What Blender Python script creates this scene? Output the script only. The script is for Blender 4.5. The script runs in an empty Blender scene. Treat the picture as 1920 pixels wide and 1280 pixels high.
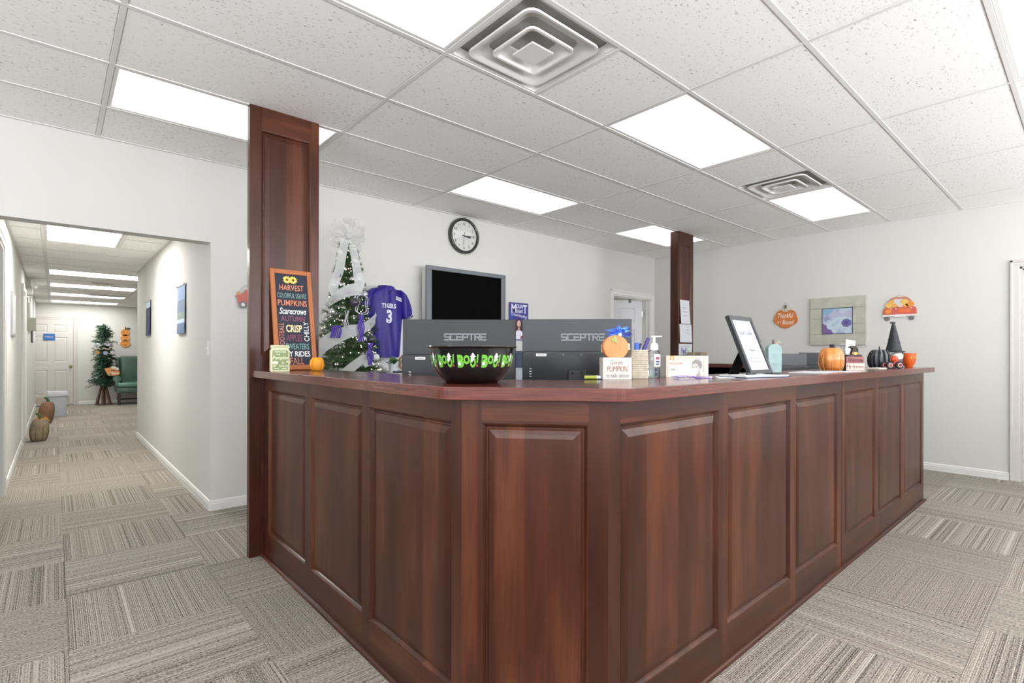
import bpy, bmesh, math, random
from mathutils import Vector, Matrix, noise

D = bpy.data
SC = bpy.context.scene
COL = SC.collection
PI = math.pi

# ------------------------------------------------------------------ camera, world, light, exposure
CAM_YAW, CAM_ROLL, EYE = 0.7269, 0.0022, 1.21
cam = D.objects.new('camera', D.cameras.new('camera'))
COL.objects.link(cam)
cam.data.sensor_width = 36.0
cam.data.lens = 972.5 * 36.0 / 1920.0
cam.data.shift_x = -(966.97 - 960) / 1920
cam.data.shift_y = (664.4 - 640) / 1920
cam.data.clip_start = 0.02
cam.matrix_world = (Matrix.Translation((0, 0, EYE)) @ Matrix.Rotation(-CAM_YAW, 4, 'Z')
                    @ Matrix.Rotation(PI / 2, 4, 'X') @ Matrix.Rotation(CAM_ROLL, 4, 'Z'))
SC.camera = cam

SC.view_settings.view_transform = 'Standard'
SC.view_settings.look = 'None'
SC.view_settings.gamma = 1.0
SC.view_settings.use_curve_mapping = False
SC.view_settings.exposure = -0.10
SC.cycles.max_bounces = 10
SC.cycles.diffuse_bounces = 6
SC.cycles.glossy_bounces = 4
SC.cycles.transmission_bounces = 6
SC.cycles.transparent_max_bounces = 8
SC.cycles.caustics_reflective = False
SC.cycles.caustics_refractive = False
SC.cycles.sample_clamp_indirect = 6.0
SC.cycles.use_denoising = True

world = D.worlds.new('sky')
SC.world = world
world.use_nodes = True
wn = world.node_tree.nodes['Background']
wn.inputs[0].default_value = (0.62, 0.72, 1.0, 1)
wn.inputs[1].default_value = 2.0

PANEL_GLOW = 1.6          # luminance of the reception light lenses
HALL_GLOW = 13.0           # luminance of the hallway light lenses
DAY = 165.0                # watts of daylight through each window lamp, upward tilt added to brighten the ceiling
TILT = math.radians(68)


def daylight(x, z, w, h, y, power, rz=0.0):
    l = D.lights.new('window_daylight', 'AREA')
    l.shape = 'RECTANGLE'
    l.size, l.size_y = w, h
    l.energy = power
    l.color = (0.96, 0.97, 1.0)
    o = D.objects.new('window_daylight', l)
    o.location = (x, y, z)
    o.rotation_euler = (PI / 2 + TILT, 0, rz)   # faces into the room, turned up as added fill for the ceiling
    COL.objects.link(o)
    return o


# ------------------------------------------------------------------ sizes of the place
CEIL = 2.6936             # main ceiling
HCEIL = 2.375             # hallway ceiling
GX, GY, T2 = 0.2188, 0.3137, 0.61     # ceiling grid origin and pitch
YB, XR = 4.556, 6.92      # back wall, right wall
XW, YF = -2.83, -2.74     # left and front walls (behind the camera)
HX0, HX1 = -0.325, 0.90   # hallway walls
HY1, HYE = 9.28, 16.1     # end of hallway right wall, hallway end wall
WT = 1.112                # worktop height


# ------------------------------------------------------------------ materials
def lin(c):
    c = c / 255.0
    return c / 12.92 if c <= 0.04045 else ((c + 0.055) / 1.055) ** 2.4


def rgb(r, g, b):
    return (lin(r), lin(g), lin(b), 1.0)


class NT:
    def __init__(s, name):
        s.m = D.materials.new(name)
        s.m.use_nodes = True
        s.t = s.m.node_tree
        s.b = s.t.nodes['Principled BSDF']

    def n(s, typ, **kw):
        nd = s.t.nodes.new(typ)
        for k, v in kw.items():
            if k.startswith('i_'):
                key = k[2:]
                nd.inputs[int(key) if key.isdigit() else key.replace('_', ' ')].default_value = v
            else:
                setattr(nd, k, v)
        return nd

    def l(s, a, ao, b, bi):
        s.t.links.new(a.outputs[ao], b.inputs[bi])

    def ramp(s, stops, interp='LINEAR'):
        r = s.n('ShaderNodeValToRGB')
        r.color_ramp.interpolation = interp
        el = r.color_ramp.elements
        while len(el) > 1:
            el.remove(el[0])
        el[0].position, el[0].color = stops[0]
        for p, c in stops[1:]:
            e = el.new(p)
            e.color = c
        return r


def mat(name, col, rough=0.5, spec=0.5, metal=0.0, coat=0.0, var=0.0, vscale=8.0, bump=0.0, bscale=60.0,
        emit=None, estr=0.0, trans=0.0, ior=1.45, alpha=1.0, sheen=0.0):
    t = NT(name)
    b = t.b
    b.inputs['Base Color'].default_value = col
    b.inputs['Roughness'].default_value = rough
    b.inputs['Specular IOR Level'].default_value = spec
    b.inputs['Metallic'].default_value = metal
    b.inputs['Coat Weight'].default_value = coat
    b.inputs['Coat Roughness'].default_value = 0.12
    b.inputs['Transmission Weight'].default_value = trans
    b.inputs['IOR'].default_value = ior
    b.inputs['Alpha'].default_value = alpha
    b.inputs['Sheen Weight'].default_value = sheen
    if emit:
        b.inputs['Emission Color'].default_value = emit
        b.inputs['Emission Strength'].default_value = estr
    if var > 0 or bump > 0:
        tc = t.n('ShaderNodeTexCoord')
    if var > 0:
        nz = t.n('ShaderNodeTexNoise', i_Scale=vscale, i_Detail=4.0)
        t.l(tc, 'Object', nz, 'Vector')
        lo = tuple(c * (1 - var) for c in col[:3]) + (1,)
        hi = tuple(min(1, c * (1 + var)) for c in col[:3]) + (1,)
        r = t.ramp([(0.3, lo), (0.7, hi)])
        t.l(nz, 'Fac', r, 'Fac')
        t.l(r, 'Color', b, 'Base Color')
    if bump > 0:
        nb = t.n('ShaderNodeTexNoise', i_Scale=bscale, i_Detail=3.0)
        t.l(tc, 'Object', nb, 'Vector')
        bp = t.n('ShaderNodeBump', i_Strength=bump, i_Distance=0.002)
        t.l(nb, 'Fac', bp, 'Height')
        t.l(bp, 'Normal', b, 'Normal')
    return t.m


def wood(name, dark, mid, light, rough=0.33, axis='Z', stave=0.095, coat=0.10, tone=0.11):
    """stained cherry: glued-up staves of varying tone with fine grain along one local axis"""
    t = NT(name)
    tc = t.n('ShaderNodeTexCoord')
    oi = t.n('ShaderNodeObjectInfo')
    off = t.n('ShaderNodeVectorMath', operation='SCALE')
    cv = t.n('ShaderNodeCombineXYZ')
    t.l(oi, 'Random', cv, 'X'); t.l(oi, 'Random', cv, 'Y'); t.l(oi, 'Random', cv, 'Z')
    t.l(cv, 'Vector', off, 0)
    off.inputs['Scale'].default_value = 7.3
    ad = t.n('ShaderNodeVectorMath', operation='ADD')
    t.l(tc, 'Object', ad, 0); t.l(off, 'Vector', ad, 1)
    # staves
    sp = t.n('ShaderNodeSeparateXYZ')
    t.l(ad, 'Vector', sp, 'Vector')
    wig = t.n('ShaderNodeMath', operation='DIVIDE')
    t.l(sp, 'X' if axis != 'X' else 'Z', wig, 0)
    wig.inputs[1].default_value = stave
    fl = t.n('ShaderNodeMath', operation='FLOOR')
    t.l(wig, 0, fl, 0)
    wnz = t.n('ShaderNodeTexWhiteNoise', noise_dimensions='2D')
    cc = t.n('ShaderNodeCombineXYZ')
    t.l(fl, 0, cc, 'X'); t.l(oi, 'Random', cc, 'Y')
    t.l(cc, 'Vector', wnz, 'Vector')
    # grain
    mp = t.n('ShaderNodeMapping')
    mp.inputs['Scale'].default_value = {'Z': (1, 1, 0.035), 'X': (0.035, 1, 1), 'Y': (1, 0.035, 1)}[axis]
    t.l(ad, 'Vector', mp, 'Vector')
    g = t.n('ShaderNodeTexNoise', i_Scale=140.0, i_Detail=5.0, i_Roughness=0.6)
    t.l(mp, 'Vector', g, 'Vector')
    mp2 = t.n('ShaderNodeMapping')
    mp2.inputs['Scale'].default_value = {'Z': (1, 1, 0.16), 'X': (0.16, 1, 1), 'Y': (1, 0.16, 1)}[axis]
    t.l(ad, 'Vector', mp2, 'Vector')
    g2 = t.n('ShaderNodeTexNoise', i_Scale=9.0, i_Detail=4.0)
    t.l(mp2, 'Vector', g2, 'Vector')
    a = t.n('ShaderNodeMath', operation='MULTIPLY_ADD')
    t.l(g, 'Fac', a, 0); a.inputs[1].default_value = 0.30
    t.l(g2, 'Fac', a, 2)
    a2 = t.n('ShaderNodeMath', operation='MULTIPLY_ADD')
    t.l(wnz, 'Value', a2, 0); a2.inputs[1].default_value = tone * 2
    t.l(a, 0, a2, 2)
    r = t.ramp([(0.42, dark), (0.78, mid), (1.12 if False else 1.0, light)])
    t.l(a2, 0, r, 'Fac')
    t.l(r, 'Color', t.b, 'Base Color')
    t.b.inputs['Roughness'].default_value = rough
    t.b.inputs['Specular IOR Level'].default_value = 0.34
    t.b.inputs['Coat Weight'].default_value = coat
    t.b.inputs['Coat Roughness'].default_value = 0.18
    bp = t.n('ShaderNodeBump', i_Strength=0.06, i_Distance=0.001)
    t.l(g, 'Fac', bp, 'Height')
    t.l(bp, 'Normal', t.b, 'Normal')
    return t.m


def carpet_mat():
    """loop-pile tile: ribs run along local Y; each tile shifts its own random stripes"""
    t = NT('carpet')
    tc = t.n('ShaderNodeTexCoord')
    oi = t.n('ShaderNodeObjectInfo')
    sp = t.n('ShaderNodeSeparateXYZ')
    t.l(tc, 'Object', sp, 'Vector')
    k = t.n('ShaderNodeMath', operation='MULTIPLY'); k.inputs[1].default_value = 91.7
    t.l(oi, 'Random', k, 0)

    def oned(src_scale, w=None):
        n_ = t.n('ShaderNodeTexNoise', noise_dimensions='2D', i_Scale=1.0, i_Detail=2.0)
        c_ = t.n('ShaderNodeCombineXYZ')
        m_ = t.n('ShaderNodeMath', operation='MULTIPLY'); m_.inputs[1].default_value = src_scale
        t.l(sp, 'X', m_, 0); t.l(m_, 0, c_, 'X'); t.l(k, 0, c_, 'Y')
        t.l(c_, 'Vector', n_, 'Vector')
        return n_
    fine = oned(240.0)
    band = oned(38.0)
    # yarn speckle, long along the rib
    mp = t.n('ShaderNodeMapping'); mp.inputs['Scale'].default_value = (1, 0.4, 1)
    t.l(tc, 'Object', mp, 'Vector')
    spk = t.n('ShaderNodeTexNoise', i_Scale=230.0, i_Detail=2.0)
    t.l(mp, 'Vector', spk, 'Vector')
    rib = t.n('ShaderNodeTexWave', wave_type='BANDS', bands_direction='X', i_Scale=45.0)
    t.l(tc, 'Object', rib, 'Vector')
    # fine stripe and yarn speckle mixed into one tone
    s1 = t.n('ShaderNodeMath', operation='MULTIPLY_ADD'); s1.inputs[1].default_value = 0.42
    t.l(fine, 'Fac', s1, 0)
    s2 = t.n('ShaderNodeMath', operation='MULTIPLY_ADD'); s2.inputs[1].default_value = 0.58
    t.l(spk, 'Fac', s2, 0); t.l(s1, 0, s2, 2)
    s1.inputs[2].default_value = 0.0
    base = t.ramp([(0.37, rgb(76, 72, 66)), (0.465, rgb(146, 140, 130)), (0.60, rgb(184, 177, 166)), (0.75, rgb(206, 199, 189))])
    t.l(s2, 0, base, 'Fac')
    br = t.ramp([(0.0, (0.34, 0.34, 0.36, 1)), (0.24, (0.45, 0.45, 0.46, 1)), (0.29, (1, 1, 1, 1)), (0.71, (1, 1, 1, 1)),
                 (0.77, (1.0, 1.0, 1.0, 1))], 'LINEAR')
    t.l(band, 'Fac', br, 'Fac')
    mx = t.n('ShaderNodeMix', data_type='RGBA', blend_type='MULTIPLY')
    mx.inputs[0].default_value = 0.75
    t.l(base, 'Color', mx, 6); t.l(br, 'Color', mx, 7)
    hi = t.ramp([(0.70, (0, 0, 0, 1)), (0.735, (1, 1, 1, 1))])
    t.l(band, 'Fac', hi, 'Fac')
    mh = t.n('ShaderNodeMix', data_type='RGBA', blend_type='MIX')
    hm = t.n('ShaderNodeMath', operation='MULTIPLY'); hm.inputs[1].default_value = 0.55
    t.l(hi, 'Color', hm, 0); t.l(hm, 0, mh, 0)
    t.l(mx, 2, mh, 6); mh.inputs[7].default_value = rgb(205, 200, 190)
    tone = t.n('ShaderNodeMix', data_type='RGBA', blend_type='MULTIPLY')
    tone.inputs[0].default_value = 1.0
    tr = t.ramp([(0.0, (0.86, 0.855, 0.85, 1)), (1.0, (1, 1, 1, 1))])
    t.l(oi, 'Random', tr, 'Fac')
    t.l(mh, 2, tone, 6); t.l(tr, 'Color', tone, 7)
    t.l(tone, 2, t.b, 'Base Color')
    t.b.inputs['Roughness'].default_value = 0.95
    t.b.inputs['Specular IOR Level'].default_value = 0.1
    ht = t.n('ShaderNodeMath', operation='ADD')
    t.l(rib, 'Fac', ht, 0); t.l(spk, 'Fac', ht, 1)
    bp = t.n('ShaderNodeBump', i_Strength=0.5, i_Distance=0.002)
    t.l(ht, 0, bp, 'Height'); t.l(bp, 'Normal', t.b, 'Normal')
    return t.m


def ceiling_tile_mat():
    """white mineral fibre tile with short random fissures"""
    t = NT('mineral_tile')
    tc = t.n('ShaderNodeTexCoord')
    oi = t.n('ShaderNodeObjectInfo')
    cv = t.n('ShaderNodeCombineXYZ')
    k = t.n('ShaderNodeMath', operation='MULTIPLY'); k.inputs[1].default_value = 13.0
    t.l(oi, 'Random', k, 0); t.l(k, 0, cv, 'X'); t.l(k, 0, cv, 'Y')
    ad = t.n('ShaderNodeVectorMath', operation='ADD')
    t.l(tc, 'Object', ad, 0); t.l(cv, 'Vector', ad, 1)
    mp = t.n('ShaderNodeMapping'); mp.inputs['Scale'].default_value = (0.55, 1, 1)
    t.l(ad, 'Vector', mp, 'Vector')
    n1 = t.n('ShaderNodeTexNoise', i_Scale=92.0, i_Detail=3.0, i_Roughness=0.55, i_Distortion=0.8)
    t.l(mp, 'Vector', n1, 'Vector')
    n2 = t.n('ShaderNodeTexNoise', i_Scale=1.7, i_Detail=2.0)
    t.l(ad, 'Vector', n2, 'Vector')
    s = t.n('ShaderNodeMath', operation='MULTIPLY_ADD'); s.inputs[1].default_value = 0.16
    t.l(n2, 'Fac', s, 0); t.l(n1, 'Fac', s, 2)
    r = t.ramp([(0.29, rgb(128, 126, 122)), (0.395, rgb(196, 194, 190)), (0.455, rgb(246, 245, 241)), (1.0, rgb(250, 249, 246))])
    t.l(s, 0, r, 'Fac'); t.l(r, 'Color', t.b, 'Base Color')
    t.b.inputs['Roughness'].default_value = 0.9
    t.b.inputs['Specular IOR Level'].default_value = 0.2
    bp = t.n('ShaderNodeBump', i_Strength=0.5, i_Distance=0.003)
    t.l(r, 'Color', bp, 'Height'); t.l(bp, 'Normal', t.b, 'Normal')
    return t.m


def worktop_mat():
    t = NT('cherry_laminate')
    tc = t.n('ShaderNodeTexCoord')
    mp = t.n('ShaderNodeMapping'); mp.inputs['Scale'].default_value = (2.0, 2.0, 60.0)
    t.l(tc, 'Object', mp, 'Vector')
    n1 = t.n('ShaderNodeTexNoise', i_Scale=3.0, i_Detail=5.0, i_Roughness=0.62)
    t.l(mp, 'Vector', n1, 'Vector')
    r = t.ramp([(0.3, rgb(72, 30, 24)), (0.5, rgb(92, 42, 33)), (0.72, rgb(112, 56, 44))])
    t.l(n1, 'Fac', r, 'Fac'); t.l(r, 'Color', t.b, 'Base Color')
    t.b.inputs['Roughness'].default_value = 0.24
    t.b.inputs['Coat Weight'].default_value = 0.4
    t.b.inputs['Coat Roughness'].default_value = 0.10
    return t.m


M = {}
M['wall'] = mat('wall_paint', rgb(212, 211, 206), 0.75, 0.3, bump=0.12, bscale=55)
M['trim'] = mat('white_trim_paint', rgb(228, 227, 223), 0.4, 0.5)
M['beige_trim'] = mat('pale_beige_trim_paint', rgb(206, 202, 196), 0.45, 0.4)
M['door'] = mat('door_paint', rgb(206, 203, 198), 0.42, 0.5, bump=0.05, bscale=120)
M['white_door'] = mat('white_door_paint', rgb(222, 222, 224), 0.42, 0.5)
M['tbar'] = mat('grid_enamel', rgb(224, 223, 219), 0.5, 0.4)
M['tile'] = ceiling_tile_mat()
M['plenum'] = mat('plenum_dark', rgb(70, 68, 66), 0.9)
M['lens'] = mat('light_lens', rgb(240, 240, 240), 0.5, emit=(1.0, 0.985, 0.96, 1), estr=PANEL_GLOW)
M['hall_lens'] = mat('hall_light_lens', rgb(240, 240, 240), 0.5, emit=(1.0, 0.985, 0.96, 1), estr=HALL_GLOW)
M['near_hall_lens'] = mat('near_hall_light_lens', rgb(240, 240, 240), 0.5, emit=(1.0, 0.985, 0.96, 1), estr=HALL_GLOW * 1.9)
M['metal_white'] = mat('white_enamel_metal', rgb(228, 227, 223), 0.4, 0.5)
M['duct'] = mat('duct_grey', rgb(186, 186, 182), 0.8)
M['carpet'] = carpet_mat()
M['slab'] = mat('floor_adhesive', rgb(96, 90, 84), 0.95)
WD, WM_, WL = rgb(46, 21, 13), rgb(69, 34, 21), rgb(94, 52, 32)
M['wood'] = wood('cherry_upright', WD, WM_, WL)
M['wood_h'] = wood('cherry_level', WD, WM_, WL, axis='X')
M['worktop'] = worktop_mat()
M['black'] = mat('black_plastic', rgb(24, 25, 27), 0.4)


def pane_mat(name, tint=(1, 1, 1, 1), refl=0.06, rough=0.03):
    """thin clear sheet: mostly see-through with a faint mirror sheen"""
    g = NT(name)
    tr = g.n('ShaderNodeBsdfTransparent'); tr.inputs[0].default_value = tint
    gl = g.n('ShaderNodeBsdfGlossy'); gl.inputs['Roughness'].default_value = rough
    lw = g.n('ShaderNodeFresnel'); lw.inputs['IOR'].default_value = 1.35
    ml = g.n('ShaderNodeMath', operation='MULTIPLY'); ml.inputs[1].default_value = refl * 16
    mx = g.n('ShaderNodeMixShader')
    g.l(lw, 0, ml, 0); g.l(ml, 0, mx, 0); g.l(tr, 0, mx, 1); g.l(gl, 0, mx, 2)
    g.l(mx, 0, g.t.nodes['Material Output'], 'Surface')
    return g.m


M['glass'] = pane_mat('clear_glass')
M['brass'] = mat('aged_brass', rgb(150, 140, 104), 0.35, metal=1.0)
M['steel'] = mat('brushed_steel', rgb(160, 160, 158), 0.35, metal=1.0)


# ------------------------------------------------------------------ geometry helpers
def nb():
    return bmesh.new()


def merge(bm, tmp, mtx=None):
    me = D.meshes.new('tmp')
    if mtx is not None:
        tmp.transform(mtx)
    tmp.to_mesh(me)
    tmp.free()
    bm.from_mesh(me)
    D.meshes.remove(me)
    return bm


def box(bm, lo, hi, bev=0.0, seg=2, mtx=None):
    t = bmesh.new()
    bmesh.ops.create_cube(t, size=1.0)
    for v in t.verts:
        v.co = Vector([lo[i] + (v.co[i] + 0.5) * (hi[i] - lo[i]) for i in range(3)])
    if bev > 0:
        bmesh.ops.bevel(t, geom=list(t.edges), offset=bev, segments=seg, profile=0.5, affect='EDGES')
    return merge(bm, t, mtx)


def BX(lo, hi, bev=0.0, seg=2):
    return box(nb(), lo, hi, bev, seg)


def lathe(bm, prof, n=24, mtx=None, cap=True):
    """prof: list of (r, z), turned about Z"""
    t = bmesh.new()
    rings = []
    for r, z in prof:
        if r < 1e-6:
            rings.append([t.verts.new((0, 0, z))])
        else:
            rings.append([t.verts.new((r * math.cos(2 * PI * i / n), r * math.sin(2 * PI * i / n), z)) for i in range(n)])
    for a, b in zip(rings, rings[1:]):
        for i in range(n):
            j = (i + 1) % n
            if len(a) == 1 and len(b) == 1:
                continue
            if len(a) == 1:
                t.faces.new((a[0], b[j], b[i]))
            elif len(b) == 1:
                t.faces.new((a[i], a[j], b[0]))
            else:
                t.faces.new((a[i], a[j], b[j], b[i]))
    if cap:
        for rg, fl in ((rings[0], True), (rings[-1], False)):
            if len(rg) > 1:
                t.faces.new(rg[::-1] if fl else rg)
    bmesh.ops.recalc_face_normals(t, faces=t.faces)
    return merge(bm, t, mtx)


def along(p, q):
    p, q = Vector(p), Vector(q)
    return Matrix.Translation(p) @ (q - p).to_track_quat('Z', 'Y').to_matrix().to_4x4(), (q - p).length


def rod(bm, p, q, r, r2=None, n=10):
    m, L = along(p, q)
    return lathe(bm, [(r, 0), (r if r2 is None else r2, L)], n, m)


def tube(bm, pts, r, n=8, closed=False, rads=None):
    t = bmesh.new()
    pts = [Vector(p) for p in pts]
    N = len(pts)
    rings = []
    up = Vector((0, 0, 1))
    for i, p in enumerate(pts):
        a = pts[i - 1] if (i > 0 or closed) else p
        b = pts[(i + 1) % N] if (i < N - 1 or closed) else p
        d = (b - a)
        d = d.normalized() if d.length > 1e-9 else Vector((0, 0, 1))
        u = up if abs(d.dot(up)) < 0.95 else Vector((1, 0, 0))
        s = d.cross(u).normalized()
        w = s.cross(d)
        rr = rads[i] if rads else r
        rings.append([t.verts.new(p + s * rr * math.cos(2 * PI * k / n) + w * rr * math.sin(2 * PI * k / n)) for k in range(n)])
    rng = range(N if closed else N - 1)
    for i in rng:
        a, b = rings[i], rings[(i + 1) % N]
        for k in range(n):
            t.faces.new((a[k], a[(k + 1) % n], b[(k + 1) % n], b[k]))
    if not closed:
        t.faces.new(rings[0][::-1]); t.faces.new(rings[-1])
    bmesh.ops.recalc_face_normals(t, faces=t.faces)
    return merge(bm, t)


def prism(bm, pts, z0, z1, mtx=None, bev=0.0):
    """polygon in XY pushed from z0 to z1"""
    t = bmesh.new()
    a = [t.verts.new((x, y, z0)) for x, y in pts]
    b = [t.verts.new((x, y, z1)) for x, y in pts]
    n = len(pts)
    fa = t.faces.new(a[::-1]); fb = t.faces.new(b)
    for i in range(n):
        t.faces.new((a[i], a[(i + 1) % n], b[(i + 1) % n], b[i]))
    bmesh.ops.recalc_face_normals(t, faces=t.faces)
    if bev > 0:
        ed = [e for e in t.edges if abs(e.verts[0].co.z - e.verts[1].co.z) < 1e-9]
        bmesh.ops.bevel(t, geom=ed, offset=bev, segments=2, profile=0.5, affect='EDGES')
    return merge(bm, t, mtx)


UPR = Matrix.Rotation(PI / 2, 4, 'X')      # XY drawing -> XZ plane, its +Z turning to -Y (towards a viewer at -Y)


def ball(bm, c, r, n=12, sx=1, sy=1, sz=1):
    t = bmesh.new()
    bmesh.ops.create_uvsphere(t, u_segments=n, v_segments=max(6, n * 2 // 3), radius=r)
    return merge(bm, t, Matrix.Translation(c) @ Matrix.Diagonal((sx, sy, sz, 1)))


def smooth(me, ang=35):
    for p in me.polygons:
        p.use_smooth = True
    try:
        me.set_sharp_from_angle(angle=math.radians(ang))
    except Exception:
        pass


def ob(name, bm, m, parent=None, sm=None, label=None, loc=None):
    me = D.meshes.new(name)
    bm.to_mesh(me)
    bm.free()
    if sm:
        smooth(me, sm)
    me.materials.append(m)
    o = D.objects.new(name, me)
    COL.objects.link(o)
    if parent is not None:
        o.parent = parent
    if loc is not None:
        o.location = loc
    if label:
        o['label'] = label
    return o


def tag(o, label, cat, group=None, kind=None):
    o['label'] = label
    o['category'] = cat
    if group:
        o['group'] = group
    if kind:
        o['kind'] = kind
    return o


def thing(name, label, cat, loc=(0, 0, 0), rz=0.0, group=None, rx=0.0, ry=0.0):
    o = D.objects.new(name, None)
    o.empty_display_size = 0.1
    o.location = loc
    o.rotation_euler = (rx, ry, rz)
    COL.objects.link(o)
    return tag(o, label, cat, group)


def struct(name, bm, m, parent=None, sm=None):
    o = ob(name, bm, m, parent, sm)
    if parent is None:
        o['kind'] = 'structure'
    return o


def inst(o, loc, parent, rz=None, name=None):
    c = o.copy()
    if name:
        c.name = name
    COL.objects.link(c)
    c.parent = parent
    c.location = loc
    if rz is not None:
        c.rotation_euler = (0, 0, rz)
    return c


def dup(root, loc, rz=None, label=None):
    r = root.copy(); COL.objects.link(r); r.location = loc
    if rz is not None:
        r.rotation_euler = (0, 0, rz)
    if label:
        r['label'] = label
    for ch in list(root.children):
        c = ch.copy(); COL.objects.link(c); c.parent = r
        for g in list(ch.children):
            d = g.copy(); COL.objects.link(d); d.parent = c
    return r


def text_bm(bm, s, w=None, h=None, at=(0, 0), depth=0.0006, shear=0.0, bold=0.0, rot=0.0, mtx=None, space=1.0):
    """flat lettering in XY, centred at `at`, fitted to width w and/or height h, then moved by mtx"""
    cu = D.curves.new('letters', 'FONT')
    cu.body = s
    cu.size = 1.0
    cu.extrude = 0.02
    cu.shear = shear
    cu.offset = bold
    cu.space_character = space
    cu.resolution_u = 3
    o = D.objects.new('letters', cu)
    COL.objects.link(o)
    me = D.meshes.new_from_object(o)
    D.objects.remove(o)
    D.curves.remove(cu)
    xs = [v.co.x for v in me.vertices]; ys = [v.co.y for v in me.vertices]
    W, H = max(xs) - min(xs), max(ys) - min(ys)
    cx, cy = (max(xs) + min(xs)) / 2, (max(ys) + min(ys)) / 2
    sx = w / W if w else None
    sy = h / H if h else None
    sx = sx or sy; sy = sy or sx
    t = bmesh.new()
    t.from_mesh(me)
    D.meshes.remove(me)
    c, sn = math.cos(rot), math.sin(rot)
    for v in t.verts:
        x, y = (v.co.x - cx) * sx, (v.co.y - cy) * sy
        v.co = Vector((at[0] + c * x - sn * y, at[1] + sn * x + c * y, depth * (1 if v.co.z > 0 else 0)))
    return merge(bm, t, mtx)


def rings_panel(x0, z0, x1, z1, prof, back=None):
    """raised panel face in the XZ plane: nested rectangles (inset, y) joined by quads, filled in the middle"""
    t = bmesh.new()
    prev = None
    for ins, y in prof:
        r = [t.verts.new((x, y, z)) for x, z in ((x0 + ins, z0 + ins), (x1 - ins, z0 + ins), (x1 - ins, z1 - ins), (x0 + ins, z1 - ins))]
        if prev:
            for i in range(4):
                t.faces.new((prev[i], prev[(i + 1) % 4], r[(i + 1) % 4], r[i]))
        prev = r
    t.faces.new(prev)
    return t


# ------------------------------------------------------------------ room shell
def wall_y(name, x0, x1, y0, y1, z1, holes=(), z0=0.0, m=None):
    """wall slab standing between y0 and y1 with rectangular holes (xa, xb, za, zb)"""
    bm = nb()
    xs = sorted({x0, x1, *[h[0] for h in holes], *[h[1] for h in holes]})
    for a, b in zip(xs, xs[1:]):
        cuts = sorted([(h[2], h[3]) for h in holes if h[0] <= a + 1e-6 and h[1] >= b - 1e-6])
        z = z0
        for za, zb in cuts:
            if za > z + 1e-6:
                box(bm, (a, y0, z), (b, y1, za))
            z = zb
        if z1 > z + 1e-6:
            box(bm, (a, y0, z), (b, y1, z1))
    bmesh.ops.remove_doubles(bm, verts=bm.verts, dist=1e-5)
    return struct(name, bm, m or M['wall'])


def wall_x(name, y0, y1, x0, x1, z1, holes=(), z0=0.0):
    o = wall_y(name, y0, y1, x0, x1, z1, holes, z0)
    for v in o.data.vertices:
        x, y, z = v.co
        v.co = (y, x, z)
    o.data.flip_normals()
    return o


TOPZ = CEIL + 0.14
BDX0, BDX1, BDZ = 5.885, 6.80, 2.06       # doorway in the back wall
RDY1, RDY0, RDZ = 0.505, -0.42, 2.06      # doorway in the right wall
wall_y('wall_back', XW, XR + 0.13, YB, YB + 0.13, TOPZ, [(HX0, HX1, 0.0, 2.07), (BDX0, BDX1, 0.0, BDZ)])
wall_x('wall_right', YF - 0.13, YB, XR, XR + 0.13, TOPZ, [(RDY0, RDY1, 0.0, RDZ)])
WIN = [(-2.2, -0.5), (0.1, 1.8), (2.4, 4.1), (4.7, 6.4)]
wall_y('wall_front', XW, XR, YF - 0.13, YF, TOPZ, [(a, b, 0.85, 2.25) for a, b in WIN])
ADDED_LWIN = [(-2.2, -0.5), (0.3, 2.0)]  # left windows are out of view, added to throw light on the ceiling
wall_x('wall_left', YF - 0.13, YB + 0.13, XW - 0.13, XW, TOPZ, [(a, b, 0.85, 2.25) for a, b in ADDED_LWIN])
for i, (a, b) in enumerate(WIN):
    bm = nb()
    for lo, hi in (((a, 0.85), (a + 0.05, 2.25)), ((b - 0.05, 0.85), (b, 2.25)), ((a, 0.85), (b, 0.90)), ((a, 2.20), (b, 2.25)),
                   (((a + b) / 2 - 0.02, 0.85), ((a + b) / 2 + 0.02, 2.25))):
        box(bm, (lo[0], YF - 0.10, lo[1]), (hi[0], YF - 0.04, hi[1]))
    w = struct('window_%d' % (i + 1), bm, M['trim'])
    ob('sill', BX((a - 0.04, YF - 0.02, 0.82), (b + 0.04, YF + 0.05, 0.85), 0.004), M['trim'], w)
    daylight((a + b) / 2, 1.55, b - a - 0.1, 1.3, YF + 0.06, DAY)

for i, (a, b) in enumerate(ADDED_LWIN):
    bm = nb()
    for lo, hi in (((a, 0.85), (a + 0.05, 2.25)), ((b - 0.05, 0.85), (b, 2.25)), ((a, 0.85), (b, 0.90)), ((a, 2.20), (b, 2.25)),
                   (((a + b) / 2 - 0.02, 0.85), ((a + b) / 2 + 0.02, 2.25))):
        box(bm, (XW - 0.10, lo[0], lo[1]), (XW - 0.04, hi[0], hi[1]))
    w = struct('window_%d' % (i + 5), bm, M['trim'])  # unseen window, added for its light
    ob('sill', BX((XW - 0.02, a - 0.04, 0.82), (XW + 0.05, b + 0.04, 0.85), 0.004), M['trim'], w)
    daylight(XW + 0.06, 1.55, b - a - 0.1, 1.3, (a + b) / 2, DAY * 0.62, -PI / 2)

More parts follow.
